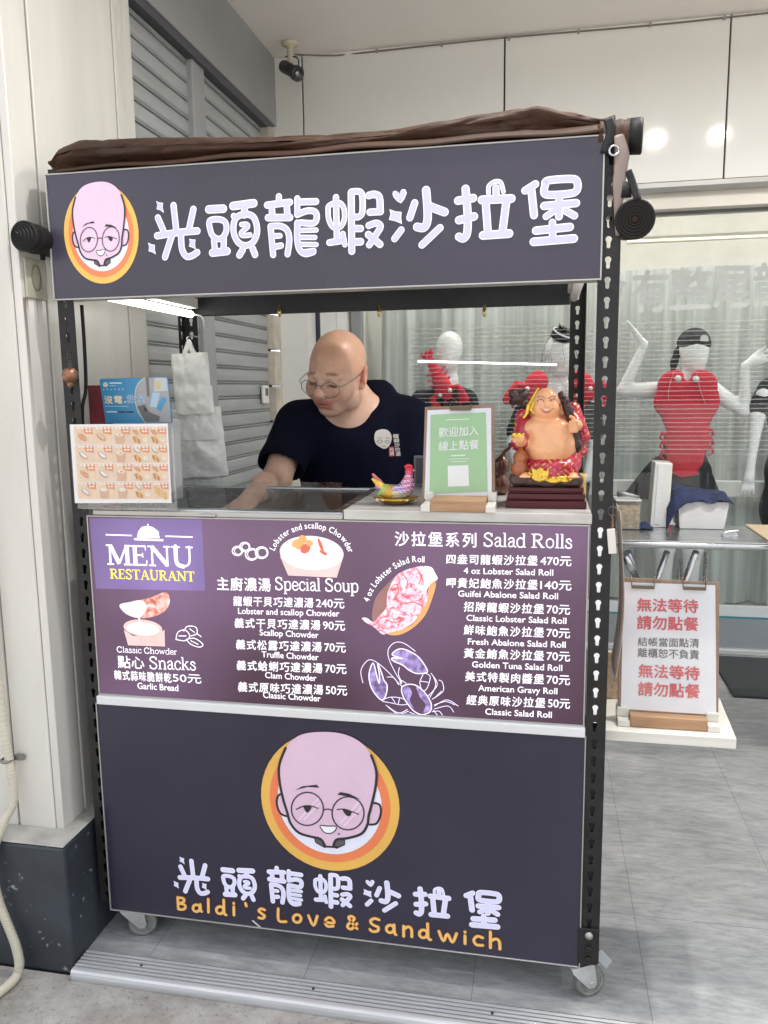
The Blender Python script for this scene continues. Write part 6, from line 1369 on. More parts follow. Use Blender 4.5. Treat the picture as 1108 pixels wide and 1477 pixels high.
person = single('person', mb, m_skin, 'bald man in round-rimmed glasses and a navy T-shirt looking down at the counter', 'person', pc, fixn=False)
ORG[person.name] = pc
# T-shirt
s = Solid()
s.cap(SR + [.01, 0, 0], SL, .066, .066, .05); s.ell((-.69, .815, 1.16), (.190, .118, .165), .06); s.ell((-.69, .825, .98), (.178, .130, .18), .07); s.ell((-.69, .83, .88), (.172, .125, .09), .05)
s.cap(NB + [-.03, .03, -.012], SR + [.05, .01, .012], .058, .055, .05); s.cap(NB + [.02, .02, -.014], SL + [-.03, 0, .010], .058, .056, .05); s.ell(NB + [-.01, .04, -.01], (.085, .065, .045), .03); s.ell(at(541, 566, .885), (.058, .045, .040), .03); s.cap(at(543, 572, .88), SL + [-.02, .01, .0], .045, .05, .04)
s.chain([SR, SR * .35 + ER * .65], [.064, .074], .03); s.chain([SL, SL * .3 + EL * .7], [.064, .072], .03)
s.ell(SR * .33 + ER * .67, (.062, .05, .006), .01, op=0)
# open the cuffs and the neck
dR = (ER - SR) / np.linalg.norm(ER - SR); dL = (EL - SL) / np.linalg.norm(EL - SL)
s.cap(SR * .30 + ER * .70 + dR * .025, ER + dR * .06, .064, .064, .006, op=1); s.cap(SL * .3 + EL * .7 + dL * .025, EL + dL * .1, .062, .062, .006, op=1)
nk = NB + np.array([-.028, -.03, .0])
s.cap(NB + [-.036, -.052, .030], NB + [-.075, -.135, .075], .070, .085, .008, op=1); s.ell(NB + [-.025, -.025, .045], (.074, .070, .055), .008, op=1)
def wr(V, C): return C
mb = s.mesh((-1.06, .5, .76), (-.34, 1.02, 1.40), .0055, [(.006, .007, .017)], None, 0)
V = np.array(mb.v)
nz = np.array([mnoise.noise(Vector((p[0] * 9 + p[2] * 5, p[1] * 9, p[2] * 7))) * .0045 + mnoise.noise(Vector((p[0] * 22 - p[2] * 16, p[1] * 15, p[2] * 12))) * .0030 for p in V]); cn = np.array([-.69, .83, 1.08]); dv = V - cn; dv[:, 2] *= .2; dv /= np.linalg.norm(dv, axis=1)[:, None] + 1e-9
V = V + dv * nz[:, None]; mb.v = [tuple(p) for p in V.tolist()]
m_tee = mat('navy_cotton', (.0045, .0055, .016), .9, var=.3, scale=5, bump=.10, bscale=400, spec=.12)
tee = build('t_shirt', mb, m_tee, person, fixn=False)
bvh = BVHTree.FromPolygons([Vector(p) for p in mb.v], mb.f)
class Draped(Plane):
    def P(s, a, b, off=0.0):
        q = s.p + s.a * a + s.b * b; h = bvh.ray_cast(Vector(q + s.n * .15), Vector(-s.n), .4)
        return (np.array(h[0]) if h[0] else q) + s.n * (off + .0016)
sp = at(565, 640, .70); DP = Draped(sp, (.12, -1, .1)); TZ = Zc(DP, 340, 440, 3.693)
mb = MB()
def dblob(pts, off, mi):   # fan so that the print follows the cloth
    L = smooth_line([TZ(*p) for p in pts], 4, True); c = sum(L) / len(L); n = len(L)
    vs = [DP.P(*c, off)] + [DP.P(*(c + (p - c) * .5), off) for p in L] + [DP.P(*p, off) for p in L]
    mb.add(vs, [(0, 1 + i, 1 + (i + 1) % n) for i in range(n)] + [(1 + i, 1 + n + i, 1 + n + (i + 1) % n, 1 + (i + 1) % n) for i in range(n)], mi)
dblob([(780, 658), (745, 670), (735, 700), (742, 735), (765, 755), (790, 764), (812, 750), (825, 720), (825, 690), (808, 666)], 0, 0)
for L in ([(752, 708), (775, 704)], [(795, 704), (815, 708)], [(748, 724), (765, 716), (778, 726), (764, 734), (748, 724)], [(790, 726), (803, 718), (816, 726), (803, 735), (790, 726)], [(778, 748), (788, 752), (798, 747)]): stroke(mb, DP, [TZ(*p) for p in L], .0013, .0008, 2)
mb.poly([DP.P(*TZ(u, v), .0004) for u, v in ((812, 755), (838, 752), (842, 803), (814, 806))], 1)
def dt(ch, u0, v0, u1, v1, h, mi=0): text(mb, DP, ch, 340 + u0 / 3.693, 440 + v0 / 3.693, 340 + u1 / 3.693, 440 + v1 / 3.693, h / 3.693, off=.0006, bold=.03, mi=mi)
for i, ch in enumerate('龍蝦沙拉堡'): dt(ch, 834 + i * 3.5, 706 + i * 24, 864 + i * 2.6, 706 + i * 24, 22)
dt('光', 816, 778, 838, 777, 20, 0); dt('頭', 817, 800, 839, 799, 20, 0)
build('chest_print', mb, [mat('shirt_white', (.66, .62, .58), .7), mat('seal_red', (.50, .06, .07), .7), mat('print_ink', (.05, .04, .04), .7)], tee, fixn=False)
# collar ribbing is part of the shirt surface; glasses
mb = MB(); m_wire = mat('silver_wire', (.22, .21, .21), .28, metal=.9)
for e in (-1, 1):
    R_ = [hw_((e * .036 + .0265 * math.cos(a) * (1.0 + .06 * math.cos(2 * a)), -.113 + .010 * (abs(math.cos(a) * e + 1) / 2) * (1 if e * math.cos(a) > 0 else .2), -.010 + .0235 * math.sin(a))) for a in np.linspace(0, 2 * math.pi, 29)]
    mb.tube(R_, .00115, 6)
    mb.tube(smooth_line([hw_((e * .0635, -.104, .0)), hw_((e * .078, -.085, .004)), hw_((e * .083, -.03, .008)), hw_((e * .084, .018, .012)), hw_((e * .085, .035, -.004))]), .0011, 6)
    mb.tube(smooth_line([hw_((e * .012, -.112, -.008)), hw_((e * .009, -.107, -.014))]), .0010, 5)
mb.tube(smooth_line([hw_((-.010, -.113, .0)), hw_((0, -.117, .004)), hw_((.010, -.113, .0))]), .0012, 6)
gl = build('glasses', mb, m_wire, person)
mb = MB()
for e in (-1, 1): mb.poly([hw_((e * .036 + .026 * math.cos(a), -.112 + .006 * max(0, e * math.cos(a)), -.010 + .023 * math.sin(a))) for a in np.linspace(0, 2 * math.pi, 25)[:-1]])
build('lenses', mb, glassmat('lens', (.97, .97, .97), .01), gl, fixn=False)
# trousers and shoes behind the counter
s = Solid(); s.ell((-.69, .83, .90), (.165, .118, .10), .05)
for e in (-1, 1): s.chain([(-.69 + e * .08, .83, .86), (-.69 + e * .10, .815, .48), (-.69 + e * .105, .84, .09)], [.088, .066, .058], .05)
mb = s.mesh((-.95, .62, .05), (-.44, 1.02, 1.02), .010, [(.02, .021, .026)]); build('trousers', mb, mat('dark_trousers', (.02, .021, .026), .9), person, fixn=False)
for e in (-1, 1):
    s = Solid(); s.ell((-.69 + e * .11, .80, .045), (.045, .075, .042), .02); s.ell((-.69 + e * .12, .71, .034), (.046, .075, .032), .03); mb = s.mesh((-.9, .58, .0), (-.45, .95, .12), .007, [(.02, .02, .02)]); build('shoe', mb, mat('black_shoe', (.02, .02, .02), .5), person, fixn=False)
# ================================================================== MANNEQUINS IN THE WINDOW
YM = 2.98
m_man = mat('white_gloss_mannequin', (.84, .85, .86), .25, var=.02, attr=False)
m_cloth = mat('black_cloth', (.022, .024, .028), .9, var=.3, scale=9, bump=.1, bscale=60)
m_felt = mat('red_felt', (.60, .03, .055), .85, var=.12, scale=30, bump=.15, bscale=150)
W = [(.8, .8, .8)]
Q = lambda u, v, dy=0.0: at(u, v, YM + dy)
def finish(s, lo, hi, h): return s.mesh(lo, hi, h, W, None, 0)
def mannequin(label, head, tilt, neck, shl, shr, hip, arms, hr=(.076, .092, .112), lean=0):
    c = Q(*hip); root = thing('mannequin', (c[0], YM, .051), label, 'mannequin', 'white mannequins in the shop window')
    s = Solid(); hd = Q(*head, -.02)
    s.ell(hd + [0, 0, .02], (hr[0], hr[1], hr[2] * .80), .03, rot=(0, tilt, 0)); s.ell(hd + np.array([math.sin(tilt) * -.045, -.015, -.045]), (hr[0] * .78, hr[1] * .80, hr[2] * .72), .04, rot=(0, tilt, 0))
    nb = Q(*neck); s.cap(hd + [0, .02, -.05], nb, .045, .052, .03); L, R = Q(*shl), Q(*shr); h = Q(*hip)
    s.cap(nb, (L * .45 + R * .55) + [0, 0, -.02], .055, .07, .05); s.cap(L, R, .046, .046, .05)
    ch = (L + R) / 2 + [0, 0, -.12]; s.ell(ch, (.125, .088, .14), .05); s.ell((ch + h) / 2, (.105, .075, .13), .05); s.ell(h, (.14, .095, .11), .05)
    for e in (-1, 1): s.chain([h + [e * .07, 0, -.04], np.array([h[0] + e * .075, YM, h[2] * .52]), np.array([h[0] + e * .07, YM + .03, .10])], [.078, .052, .034], .03); s.ell((h[0] + e * .07, YM - .03, .085), (.032, .085, .03), .02)
    for pts, rs in arms: s.chain([np.array(p) for p in pts], rs, .012)
    V = np.array([hd, L, R, h] + [p for a in arms for p in a[0]]); lo = V.min(0) - [.2, .2, .2]; hi = V.max(0) + [.2, .2, .2]; lo[2] = .03
    build('body', finish(s, lo, hi, .0105), m_man, root, fixn=False)
    mb = MB(); mb.lathe([(.0, 0), (.15, 0), (.15, .006), (.02, .012), (.012, .03), (.012, .34), (0, .34)], (c[0] + .02, YM + .06, .051), n=30); build('stand', mb, m_stl, root)
    return root, hd, L, R, h
def garment(name, root, fill, lo, hi, m, h=.010): s = Solid(); fill(s); return build(name, finish(s, np.array(lo), np.array(hi), h), m, root, fixn=False)
def fingers(base, tip, spread, n=4, r=.008):
    base = np.array(base); tip = np.array(tip); d = tip - base; a = np.cross(d, [0, 1, 0]); a /= np.linalg.norm(a) + 1e-9; out = []
    for i in range(n): f = (i - (n - 1) / 2); out.append(([base + a * f * .016, base + d * .5 + a * f * (.016 + spread), tip + a * f * (.017 + 1.6 * spread) - d * .06 * abs(f)], [r * 1.15, r, r * .7]))
    return out
# bald one on the left
m1, hd, L, R, h = mannequin('bald white mannequin in a plain black top behind the green sign', (648, 506), .10, (646, 556), (610, 578), (672, 578), (642, 700),
    [([Q(606, 580), Q(594, 640), Q(598, 700, -.03)], [.045, .036, .026]), ([Q(676, 580), Q(692, 640), Q(690, 700, -.03)], [.045, .036, .026])])
garment('black_top', m1, lambda s: (s.cap(L, R, .062, .062, .05), s.cap(Q(646, 563), Q(643, 600), .075, .13, .05), s.ell((L + R) / 2 + [0, 0, -.13], (.145, .105, .16), .05), s.ell((L + R) / 2 * .5 + h * .5, (.125, .095, .14), .05), s.ell(h, (.16, .115, .12), .05), s.cap(L, Q(597, 625), .062, .056, .03), s.cap(R, Q(690, 625), .062, .056, .03), s.ell(Q(647, 551, -.03), (.055, .07, .05), .01, op=1)), L + [-.25, -.25, -.75], R + [.28, .25, .2], m_cloth)
# fascinator one
m2, hd2, L2, R2, h2 = mannequin('white mannequin wearing a navy veiled hat and two red lobster toys round its neck', (806, 512), -.10, (806, 566), (764, 578), (848, 576), (808, 700),
    [([Q(757, 580), Q(740, 640, -.02), Q(752, 690, -.08)], [.046, .037, .026]), ([Q(852, 580), Q(858, 640), Q(846, 690, -.06)], [.046, .037, .026])])
garment('black_dress', m2, lambda s: (s.cap(Q(775, 590), Q(838, 590), .075, .075, .05), s.ell(Q(806, 610), (.15, .11, .13), .05), s.ell(Q(807, 655), (.125, .10, .14), .05), s.ell(h2, (.165, .125, .13), .05), s.ell(h2 + [0, 0, -.2], (.18, .14, .2), .06), s.cap(Q(758, 592), Q(745, 622), .062, .058, .02), s.cap(Q(852, 592), Q(857, 622), .062, .058, .02)), L2 + [-.28, -.25, -.95], R2 + [.28, .25, .1], m_cloth)
hc = Q(810, 484, -.06); ax = np.array([.42, -.35, .85]); ax /= np.linalg.norm(ax)
m_navy = mat('navy_straw', (.008, .011, .022), .6, bump=.3, bscale=220)
mb = MB(); mb.lathe([(0, .026), (.045, .024), (.056, .012), (.058, -.02), (.050, -.022), (0, -.02)], hc, ax, n=30); hat = build('pillbox_hat', mb, m_navy, m2)
mb = MB(); u_ = np.cross(ax, [0, 1., 0]); u_ /= np.linalg.norm(u_); w_ = np.cross(ax, u_); mb.tube([hc + ax * .018 + (u_ * math.cos(a) + w_ * math.sin(a)) * .055 for a in np.linspace(0, 6.283, 33)], .0042, 8); build('white_band', mb, m_man, hat)
mb = MB(); R1 = random.Random(5)
for i in range(46):
    d = ax * R1.uniform(.3, 1) + u_ * R1.uniform(-1, 1) + w_ * R1.uniform(-1, 1); d /= np.linalg.norm(d); q = hc + ax * .022 + u_ * R1.uniform(-.02, .02) + w_ * R1.uniform(-.02, .02); mb.tube([q, q + d * R1.uniform(.022, .048)], [.0045, .0012], 5)
build('feather_tuft', mb, m_blk, hat)
s2 = Solid(); mb = MB()
def veil(a, b):
    th = a * 2 * math.pi; r = .098 * (1 + .10 * math.sin(5 * th)) * (.45 + .55 * math.sin(min(1, b * 1.25) * math.pi / 2)); return hd2 + np.array([.008 + r * math.cos(th), -.01 + r * math.sin(th) * 1.12, .115 - .20 * b + .015 * math.sin(3 * th)])
mb.grid(veil, 36, 12); build('veil', mb, veilmat('black_net', (.02, .02, .02), .07), hat, fixn=False)
mb = MB(); R1 = random.Random(8)
for i in range(26):
    q = veil(R1.random(), R1.uniform(.3, .95)); mb.lathe([(0, -.0042), (.0042, 0), (0, .0042)], q, n=8)
for k_ in range(9):
    mb.tube([veil(k_ / 9 + .01 * math.sin(j), j / 10) for j in range(11)], .0008, 4)
build('veil_dots', mb, m_blk, hat)
# lobster-apron one
rest = Q(1074, 592, -.05); wr_ = Q(1075, 528, -.06); tipR = Q(1112, 506, -.08)
wl_ = Q(929, 497, -.04); tipL = Q(905, 464, -.06)
m3, hd3, L3, R3, h3 = mannequin('white mannequin in a red lobster apron and black cap with both arms raised', (1001, 506), -.06, (999, 548), (958, 562), (1028, 562), (984, 680),
    [([Q(952, 562), Q(899, 563, -.03), wl_, tipL], [.046, .035, .022, .010]), ([Q(1032, 566), rest, wr_], [.046, .036, .022])] + [(p, r) for p, r in fingers(wr_ + (tipR - wr_) * .3, tipR, .004)] + [([wr_, wr_ + (tipR - wr_) * .42], [.022, .026]), ([wr_ + [.01, -.01, .01], Q(1088, 514, -.07), Q(1092, 511, -.07)], [.012, .009, .006])])
garment('black_under_dress', m3, lambda s: (s.cap(Q(962, 570), Q(1026, 570), .058, .058, .04), s.ell(Q(992, 590), (.135, .095, .13), .05), s.ell(Q(988, 640), (.115, .085, .14), .05), s.ell(h3, (.155, .11, .11), .05)), L3 + [-.2, -.2, -.62], R3 + [.2, .2, .1], m_cloth)
c0, c1_ = Q(980, 660), Q(970, 716)
mb = MB(); n = 40
def skirt(a, b): th = 2 * math.pi * a; r0 = .125 + (.25 - .125) * b ** .8; r = r0 * (1 + .05 * b * math.sin(9 * th)); c = c0 * (1 - b) + c1_ * b; return c + np.array([r * math.cos(th), .8 * r * math.sin(th), 0])
mb.grid(skirt, 60, 14); build('flared_skirt', mb, m_cloth, m3, solid=.004)
def apron(s):
    f = -.105
    s.ell(Q(972, 557, f), (.085, .035, .085), .02); s.ell(Q(1012, 557, f), (.082, .035, .085), .02); s.ell(Q(958, 580, f), (.055, .030, .07), .02); s.ell(Q(1024, 580, f), (.052, .030, .07), .02)
    s.ell(Q(991, 600, f), (.130, .035, .11), .03); s.ell(Q(991, 635, f - .005), (.115, .035, .11), .03); s.ell(Q(988, 662, f - .01), (.098, .034, .08), .03); s.ell(Q(985, 684, f - .015), (.078, .03, .06), .02); s.ell(Q(984, 700, f - .02), (.07, .028, .04), .02)
    for k_ in range(3):
        s.chain([Q(963, 628 + 13 * k_, f), Q(955, 625 + 13 * k_, f - .01), Q(952, 631 + 13 * k_, f), Q(958, 637 + 13 * k_, f)], [.010, .008, .007, .006], .002); s.chain([Q(1020, 622 + 13 * k_, f), Q(1027, 620 + 13 * k_, f - .01), Q(1029, 627 + 13 * k_, f), Q(1022, 631 + 13 * k_, f)], [.010, .008, .007, .006], .002)
    s.ell(Q(992, 541, f), (.022, .05, .03), .01, op=1)
ap = garment('lobster_apron', m3, apron, Q(940, 715, -.2), Q(1045, 530, .05), m_felt, .007)
mb = MB(); fe = -.148
for u, v in ((978, 546), (1004, 547)): mb.lathe([(0, -.006), (.014, -.003), (.017, .004), (0, .008)], Q(u, v, fe), (0, -1, .1), n=18)
build('white_eyes', mb, mat('white_felt', (.75, .74, .72), .8), ap)
mb = MB(); mb.tube(smooth_line([Q(972, 536, -.14), Q(965, 560, -.15), Q(964, 578, -.15)]), .003, 6); mb.tube(smooth_line([Q(1004, 536, -.14), Q(1010, 562, -.15), Q(1018, 584, -.15)]), .003, 6); build('feelers', mb, mat('pink_cord', (.62, .20, .22), .7), ap)
def cap_(s): s.ell(hd3 + [.0, .012, .035], (.088, .104, .088), .01); s.box(hd3 + [0, -.02, -.085], (.2, .2, .10), .01, .012, rot=(.16, 0.05, 0), op=1); s.chain([hd3 + [-.075, .05, .0], hd3 + [-.09, .06, -.06], hd3 + [-.10, .05, -.13]], [.022, .018, .008], .02)
cp_ = garment('black_cap', m3, cap_, hd3 - [.16, .16, .18], hd3 + [.14, .16, .16], m_cloth, .007)
mb = MB(); q = hd3 + np.array([.034, -.098, .060]); mb.prism([(-.020, -.014), (.018, -.017), (.018, .004), (.006, .018), (-.012, .017), (-.02, .006)], lambda a, b, d: q + np.array([a, d + .3 * a * a * 10, b]), -.004, .004); build('white_badge', mb, mat('white_felt', (.75, .74, .72), .8), cp_)
# far right one, mostly out of frame
a1, a2, a3, a4 = Q(1102, 572, -.05), Q(1093, 600, -.08), Q(1084, 660, -.10), Q(1080, 690, -.11)
m4, hd4, L4, R4, h4 = mannequin('white mannequin in black at the right edge with one arm hanging down', (1150, 505), 0, (1150, 548), (1112, 565), (1190, 565), (1150, 680),
    [([a1, a2, a3], [.046, .038, .024]), ([a3, a4], [.024, .030]), ([Q(1190, 565), Q(1205, 640), Q(1195, 700)], [.046, .036, .024])] + fingers(a4 + [.0, 0, -.015], Q(1078, 714, -.11), .003))
garment('black_top', m4, lambda s: (s.cap(L4, R4, .06, .06, .04), s.cap(Q(1112, 562), Q(1096, 588, -.06), .065, .062, .03), s.ell(Q(1150, 600), (.15, .10, .16), .05), s.ell(Q(1150, 650), (.13, .095, .16), .05), s.ell(h4, (.165, .12, .16), .05), s.ell(h4 + [0, 0, -.2], (.18, .13, .2), .05)), L4 + [-.22, -.25, -.9], R4 + [.25, .25, .12], m_cloth)
# red plush lobsters
def lobster(label, c, ry, scale, rz=0, rx=0, full=True):
    T = eul(0, ry, rz) @ eul(rx, 0, 0); s = Solid(); s.frame(T, c); k_ = scale
    for i in range(5 if full else 0): s.ell((0, 0, (.030 + .026 * i) * k_), ((.043 - .0045 * i) * k_, (.033 - .003 * i) * k_, .0155 * k_), .003 * k_)
    s.ell((0, 0, -.020 * k_), (.050 * k_, .040 * k_, .066 * k_), .012 * k_); s.ell((0, -.004 * k_, -.075 * k_), (.032 * k_, .028 * k_, .030 * k_), .02 * k_)
    for i in (-1, 0, 1) if full else (): s.ell((i * .022 * k_, 0, .172 * k_), (.013 * k_, .007 * k_, .026 * k_), .006 * k_, rot=(0, i * .45, 0))
    for e in (-1, 1):
        s.chain([(e * .036 * k_, -.008 * k_, -.050 * k_), (e * .078 * k_, -.018 * k_, -.062 * k_), (e * .085 * k_, -.022 * k_, -.095 * k_)], [.016 * k_, .014 * k_, .016 * k_], .008 * k_)
        s.ell((e * .080 * k_, -.022 * k_, -.125 * k_), (.026 * k_, .016 * k_, .040 * k_), .010 * k_, rot=(0, e * -.25, 0)); s.chain([(e * .066 * k_, -.022 * k_, -.125 * k_), (e * .048 * k_, -.024 * k_, -.160 * k_)], [.012 * k_, .006 * k_], .004 * k_)
        for i in range(3) if full else (): s.chain([(e * .040 * k_, 0, (.0 + .032 * i) * k_), (e * .062 * k_, -.004 * k_, (.008 + .032 * i) * k_)], [.0085 * k_, .005 * k_], .004 * k_)
        s.chain([(e * .014 * k_, -.02 * k_, -.095 * k_), (e * .050 * k_, -.035 * k_, -.150 * k_), (e * .095 * k_, -.03 * k_, -.165 * k_)], [.004 * k_, .0035 * k_, .003 * k_], .002)
    root = thing('plush_lobster', c, label, 'plush lobster', 'red plush lobsters on the mannequins')
    build('felt_body', finish(s, np.array(c) - .26 * k_, np.array(c) + .26 * k_, .0058), m_felt, root, fixn=False)
    mb = MB()
    for e in (-1, 1): mb.lathe([(0, -.006), (.0115, -.003), (.0125, .003), (0, .010)], np.array(c) + T @ np.array((e * .030 * k_, -.034 * k_, -.062 * k_)), T @ np.array((e * .3, -1, 0)), n=14)
    build('white_eyes', mb, mat('white_felt', (.75, .74, .72), .8), root)
lobster('red plush lobster slung over the bald mannequin\'s shoulder', at(636, 552, YM - .16), -.45, 1.0, 0)
lobster('left red plush lobster of the pair round the hatted mannequin\'s neck', at(776, 549, YM - .15), .50, 1.25, .2, -.15, False)
lobster('right red plush lobster of the pair round the hatted mannequin\'s neck', at(836, 549, YM - .15), -.50, 1.25, -.2, -.15, False)

# ================================================================== RIGHT-HAND TABLE
zt_ = .85; yf = atZ(1000, 781, zt_)[1]; yb_ = atZ(980, 757, zt_)[1]; xr = atZ(1107, 781, zt_)[0]
tb = thing('steel_table', (.35, (yf + yb_) / 2, 0), 'stainless steel folding table with slanting tube legs beside the cart', 'table')
mb = MB(); mb.box(.075, xr, yf, yb_, zt_ - .004, zt_); mb.tube([(.075, yf + .012, zt_ - .015), (xr, yf + .012, zt_ - .015)], .0135, 12); mb.box(.08, xr - .004, yb_ - .03, yb_ - .004, zt_ - .03, zt_ - .0045); mb.box(xr - .022, xr - .002, yf + .03, yb_ - .035, zt_ - .03, zt_ - .0045); mb.box(.09, xr - .03, yf + .028, yb_ - .035, zt_ - .012, zt_ - .0048)
build('table_top', mb, m_stl, tb, bevel=.0012)
def leg(a, b, r=.0115): mb = MB(); mb.tube([a, b], r, 12); mb.lathe([(r + .003, 0), (r + .003, .03), (r, .031)], b, (np.array(a) - b) / np.linalg.norm(np.array(a) - b), n=12); build('leg', mb, m_stl, tb)
ym = (yf + yb_) / 2
leg(at(906, 796, ym - .1), atZ(955, 950, .0) * [1, 0, 1] + [0, yb_ + .2, 0]); leg(at(962, 796, ym), np.array([.19, yb_ + .15, 0.0])); leg(at(1004, 796, ym - .1), np.array([.30, yb_ + .20, 0.0])); leg(at(1018, 796, yb_ - .03), np.array([at(1018, 840, yb_ - .03)[0], yb_ + .02, 0.0]), .008)
mb = MB(); a, b = at(900, 800, ym - .12), at(918, 832, ym - .06); mb.tube([a, b], .016, 12); build('folding_strut', mb, m_stl, tb)
# wooden board table to its right
mb = MB(); mb.box(xr + .004, xr + .75, yf - .05, yb_ + .02, zt_ - .018, zt_ + .004); wt = thing('wooden_table', (xr + .4, ym, 0), 'pale wooden table top butting against the steel table at the right edge', 'table')
build('board', mb, mat('pale_wood', (.50, .38, .25), .5, var=.2, scale=4, stretch=(2, 14, 14), col2=(.62, .50, .35)), wt, bevel=.003)
for x, y in ((xr + .30, yf + .02), (xr + .70, yf + .02), (xr + .30, yb_ - .05), (xr + .70, yb_ - .05)): mb = MB(); mb.box(x, x + .04, y, y + .04, 0, zt_ - .0182); build('leg', mb, m_stl, wt)
# things on the steel table
q0, q1 = at(977, 755, yf + .28), at(1044, 755, yf + .28); yt = yf + .25
tub = thing('white_tub', ((q0[0] + q1[0]) / 2, yt + .08, zt_), 'white plastic tub on the steel table partly covered by a navy cloth', 'tub')
def tubshell(mb, x0, x1, y0, y1, z0, z1, fl, th=.004):
    L = []
    for (z, e) in ((z0, 0), (z1, fl)):
        L.append([(x0 - e, y0 - e, z), (x1 + e, y0 - e, z), (x1 + e, y1 + e, z), (x0 - e, y1 + e, z)])
    I = [[(x + (th if i in (0, 3) else -th), y + (th if i in (0, 1) else -th), z + (th if k == 0 else 0)) for i, (x, y, z) in enumerate(l)] for k, l in enumerate(L)]
    v = L[0] + L[1] + I[1] + I[0]; f = [(3, 2, 1, 0), (12, 13, 14, 15)]
    for a in (0, 4, 8): f += [(a + i, a + (i + 1) % 4, a + 4 + (i + 1) % 4, a + 4 + i) for i in range(4)]
    mb.add(v, f)
ztop = at(1000, 723, yt)[2]
mb = MB(); tubshell(mb, q0[0] + .004, q1[0] - .004, yt, yt + .15, zt_ + .0005, ztop, .012); build('tub_shell', mb, mat('white_tub_plastic', (.74, .74, .73), .35), tub, bevel=.004)
m_den = mat('navy_cloth', (.022, .032, .085), .9, var=.35, scale=14, bump=.3, bscale=60)
cx0, cx1 = at(962, 722, yt)[0], at(1056, 722, yt)[0]
def clo(s, t):
    x = cx0 + (cx1 - cx0) * s; y = yt - .022 + .20 * t; n_ = mnoise.noise(Vector((s * 4, t * 3, .7))) * .016 + mnoise.noise(Vector((s * 11, t * 9, 2))) * .006
    base = ztop + .019 + .022 * math.exp(-((s - .28) / .16) ** 2) * (1 - .3 * t)
    edge = max(0, .20 - t) / .20; drop = edge ** 1.2 * (.012 + .055 * max(0, 1 - s * 1.25) ** 1.5 + .004 * math.sin(s * 11)); le = max(0, .14 - s) / .14; re = max(0, s - .93) / .07
    return (x + n_ * .5 + .012 * le * t, y - .006 * edge + n_ * .3, base + n_ - drop - le ** 1.3 * .055 - re * .012)
mb = MB().grid(clo, 44, 24); cl_ = build('navy_cloth', mb, m_den, None, solid=.003); 
setp(cl_, 'crumpled navy blue cloth thrown over the white tub', 'cloth')
# upright white-steel box
a, b = at(937, 757, yt + .03), at(970, 668, yt + .03)
ub = thing('upright_dispenser', ((a[0] + b[0]) / 2, yt + .06, zt_), 'tall pale metal dispenser standing upright on the steel table', 'dispenser')
mb = MB(); mb.prism([(a[0], zt_ + .0005), (b[0] - .006, zt_ + .0005), (b[0], b[2]), (a[0] + .010, b[2] + .004)], lambda x, z, d: (x, d, z), yt + .02, yt + .12); build('casing', mb, mat('pale_metal', (.62, .62, .60), .35, metal=.3, var=.08), ub, bevel=.003)
mb = MB(); mb.prism([(a[0] + .014, zt_ + .012), (a[0] + .034, zt_ + .012), (a[0] + .042, b[2] - .008), (a[0] + .022, b[2] - .006)], lambda x, z, d: (x, d, z), yt + .0165, yt + .0195); build('side_strip', mb, m_alu, ub)
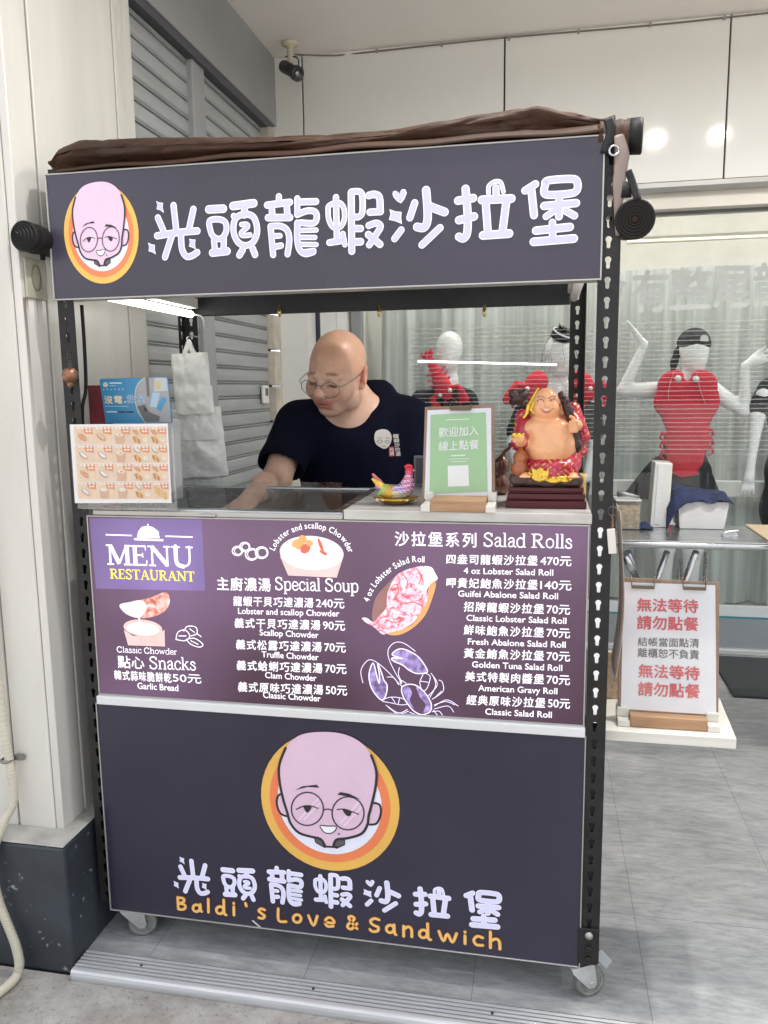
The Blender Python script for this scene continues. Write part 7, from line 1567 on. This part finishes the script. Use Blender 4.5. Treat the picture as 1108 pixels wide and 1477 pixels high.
# clear box of breadcrumbs with tongs
a, b = at(888, 756, yt - .05), at(925, 724, yt - .05)
bx_ = thing('clear_box', ((a[0] + b[0]) / 2, yt, zt_), 'clear plastic box of pale crumbs on the steel table beside the post', 'box')
mb = MB(); tubshell(mb, a[0], b[0], yt - .05, yt + .06, zt_ + .0005, b[2], .003, .002); build('box_shell', mb, m_film, bx_)
mb = MB(); mb.box(a[0] + .003, b[0] - .003, yt - .047, yt + .057, zt_ + .003, b[2] - .014); build('crumbs', mb, mat('crumbs', (.58, .45, .27), .9, var=.35, scale=60, bump=.6, bscale=160), bx_, bevel=.002)
mb = MB(); mb.box(a[0] - .002, b[0] + .002, yt - .052, yt + .062, b[2] + .0005, b[2] + .006); build('lid', mb, mat('frosty_lid', (.58, .60, .60), .3), bx_, bevel=.002)
tg = thing('tongs', ((a[0] + b[0]) / 2, yt, b[2]), 'steel tongs lying on the clear box of crumbs', 'tongs')
mb = MB(); T0, T1 = at(891, 715, yt - .02), at(922, 724, yt - .02); T0[2] = b[2] + .022; T1[2] = b[2] + .012
mb.tube([T0, (T0 + T1) / 2 + [0, 0, .004], T1], [.009, .006, .004], 8, flat=(1, .5, 1)); mb.tube([T0 + [0, .015, .004], (T0 + T1) / 2 + [0, .022, .004], T1 + [0, .008, .002]], [.009, .006, .004], 8, flat=(1, .5, 1)); build('arms', mb, mat('dull_steel', (.30, .31, .31), .4, metal=.9), tg)
c = at(1053, 757, yf + .12); c[2] = zt_
mb = MB(); mb.box(-.026, .026, -.012, .012, .0005, .008); mb.box(-.022, .024, -.010, .010, .0085, .014); mb.box(-.018, .02, -.009, .009, .0145, .022); mb.tube([(-.026, -.014, .012), (.0, -.016, .020), (.026, -.012, .022)], .004, 8)
single('steel_clip', mb, m_stl, 'small shiny metal clip block lying near the right end of the steel table', 'clip', c, local=True, bevel=.0015)
c = at(930, 751, yt - .02); c[2] = zt_
def rag(s, t): n_ = mnoise.noise(Vector((s * 5, t * 5, 4))) * .010; return (-.03 + .06 * s + n_, -.02 + .05 * t, .004 + .022 * math.sin(math.pi * min(1, s * 1.1)) * math.sin(math.pi * t) + n_ * .4)
mb = MB().grid(rag, 16, 14); single('blue_rag', mb, m_den, 'small navy rag bunched between the clear box and the dispenser', 'rag', c, local=True, solid=.002)
c = at(890, 922, .30); mb = MB(); c0 = atZ(885, 1000, .6317)
mb = MB(); mb.box(-.022, .022, -.006, .006, 0, .115); cx = atZ(886, 1008, .6317)
pb = single('patterned_box', mb, mat('orange_speckle', (.55, .33, .15), .6, var=.7, scale=90, col2=(.72, .66, .58)), 'small orange patterned carton standing behind the notice on the side shelf', 'carton', (.073, .235, .632), local=True, bevel=.001)
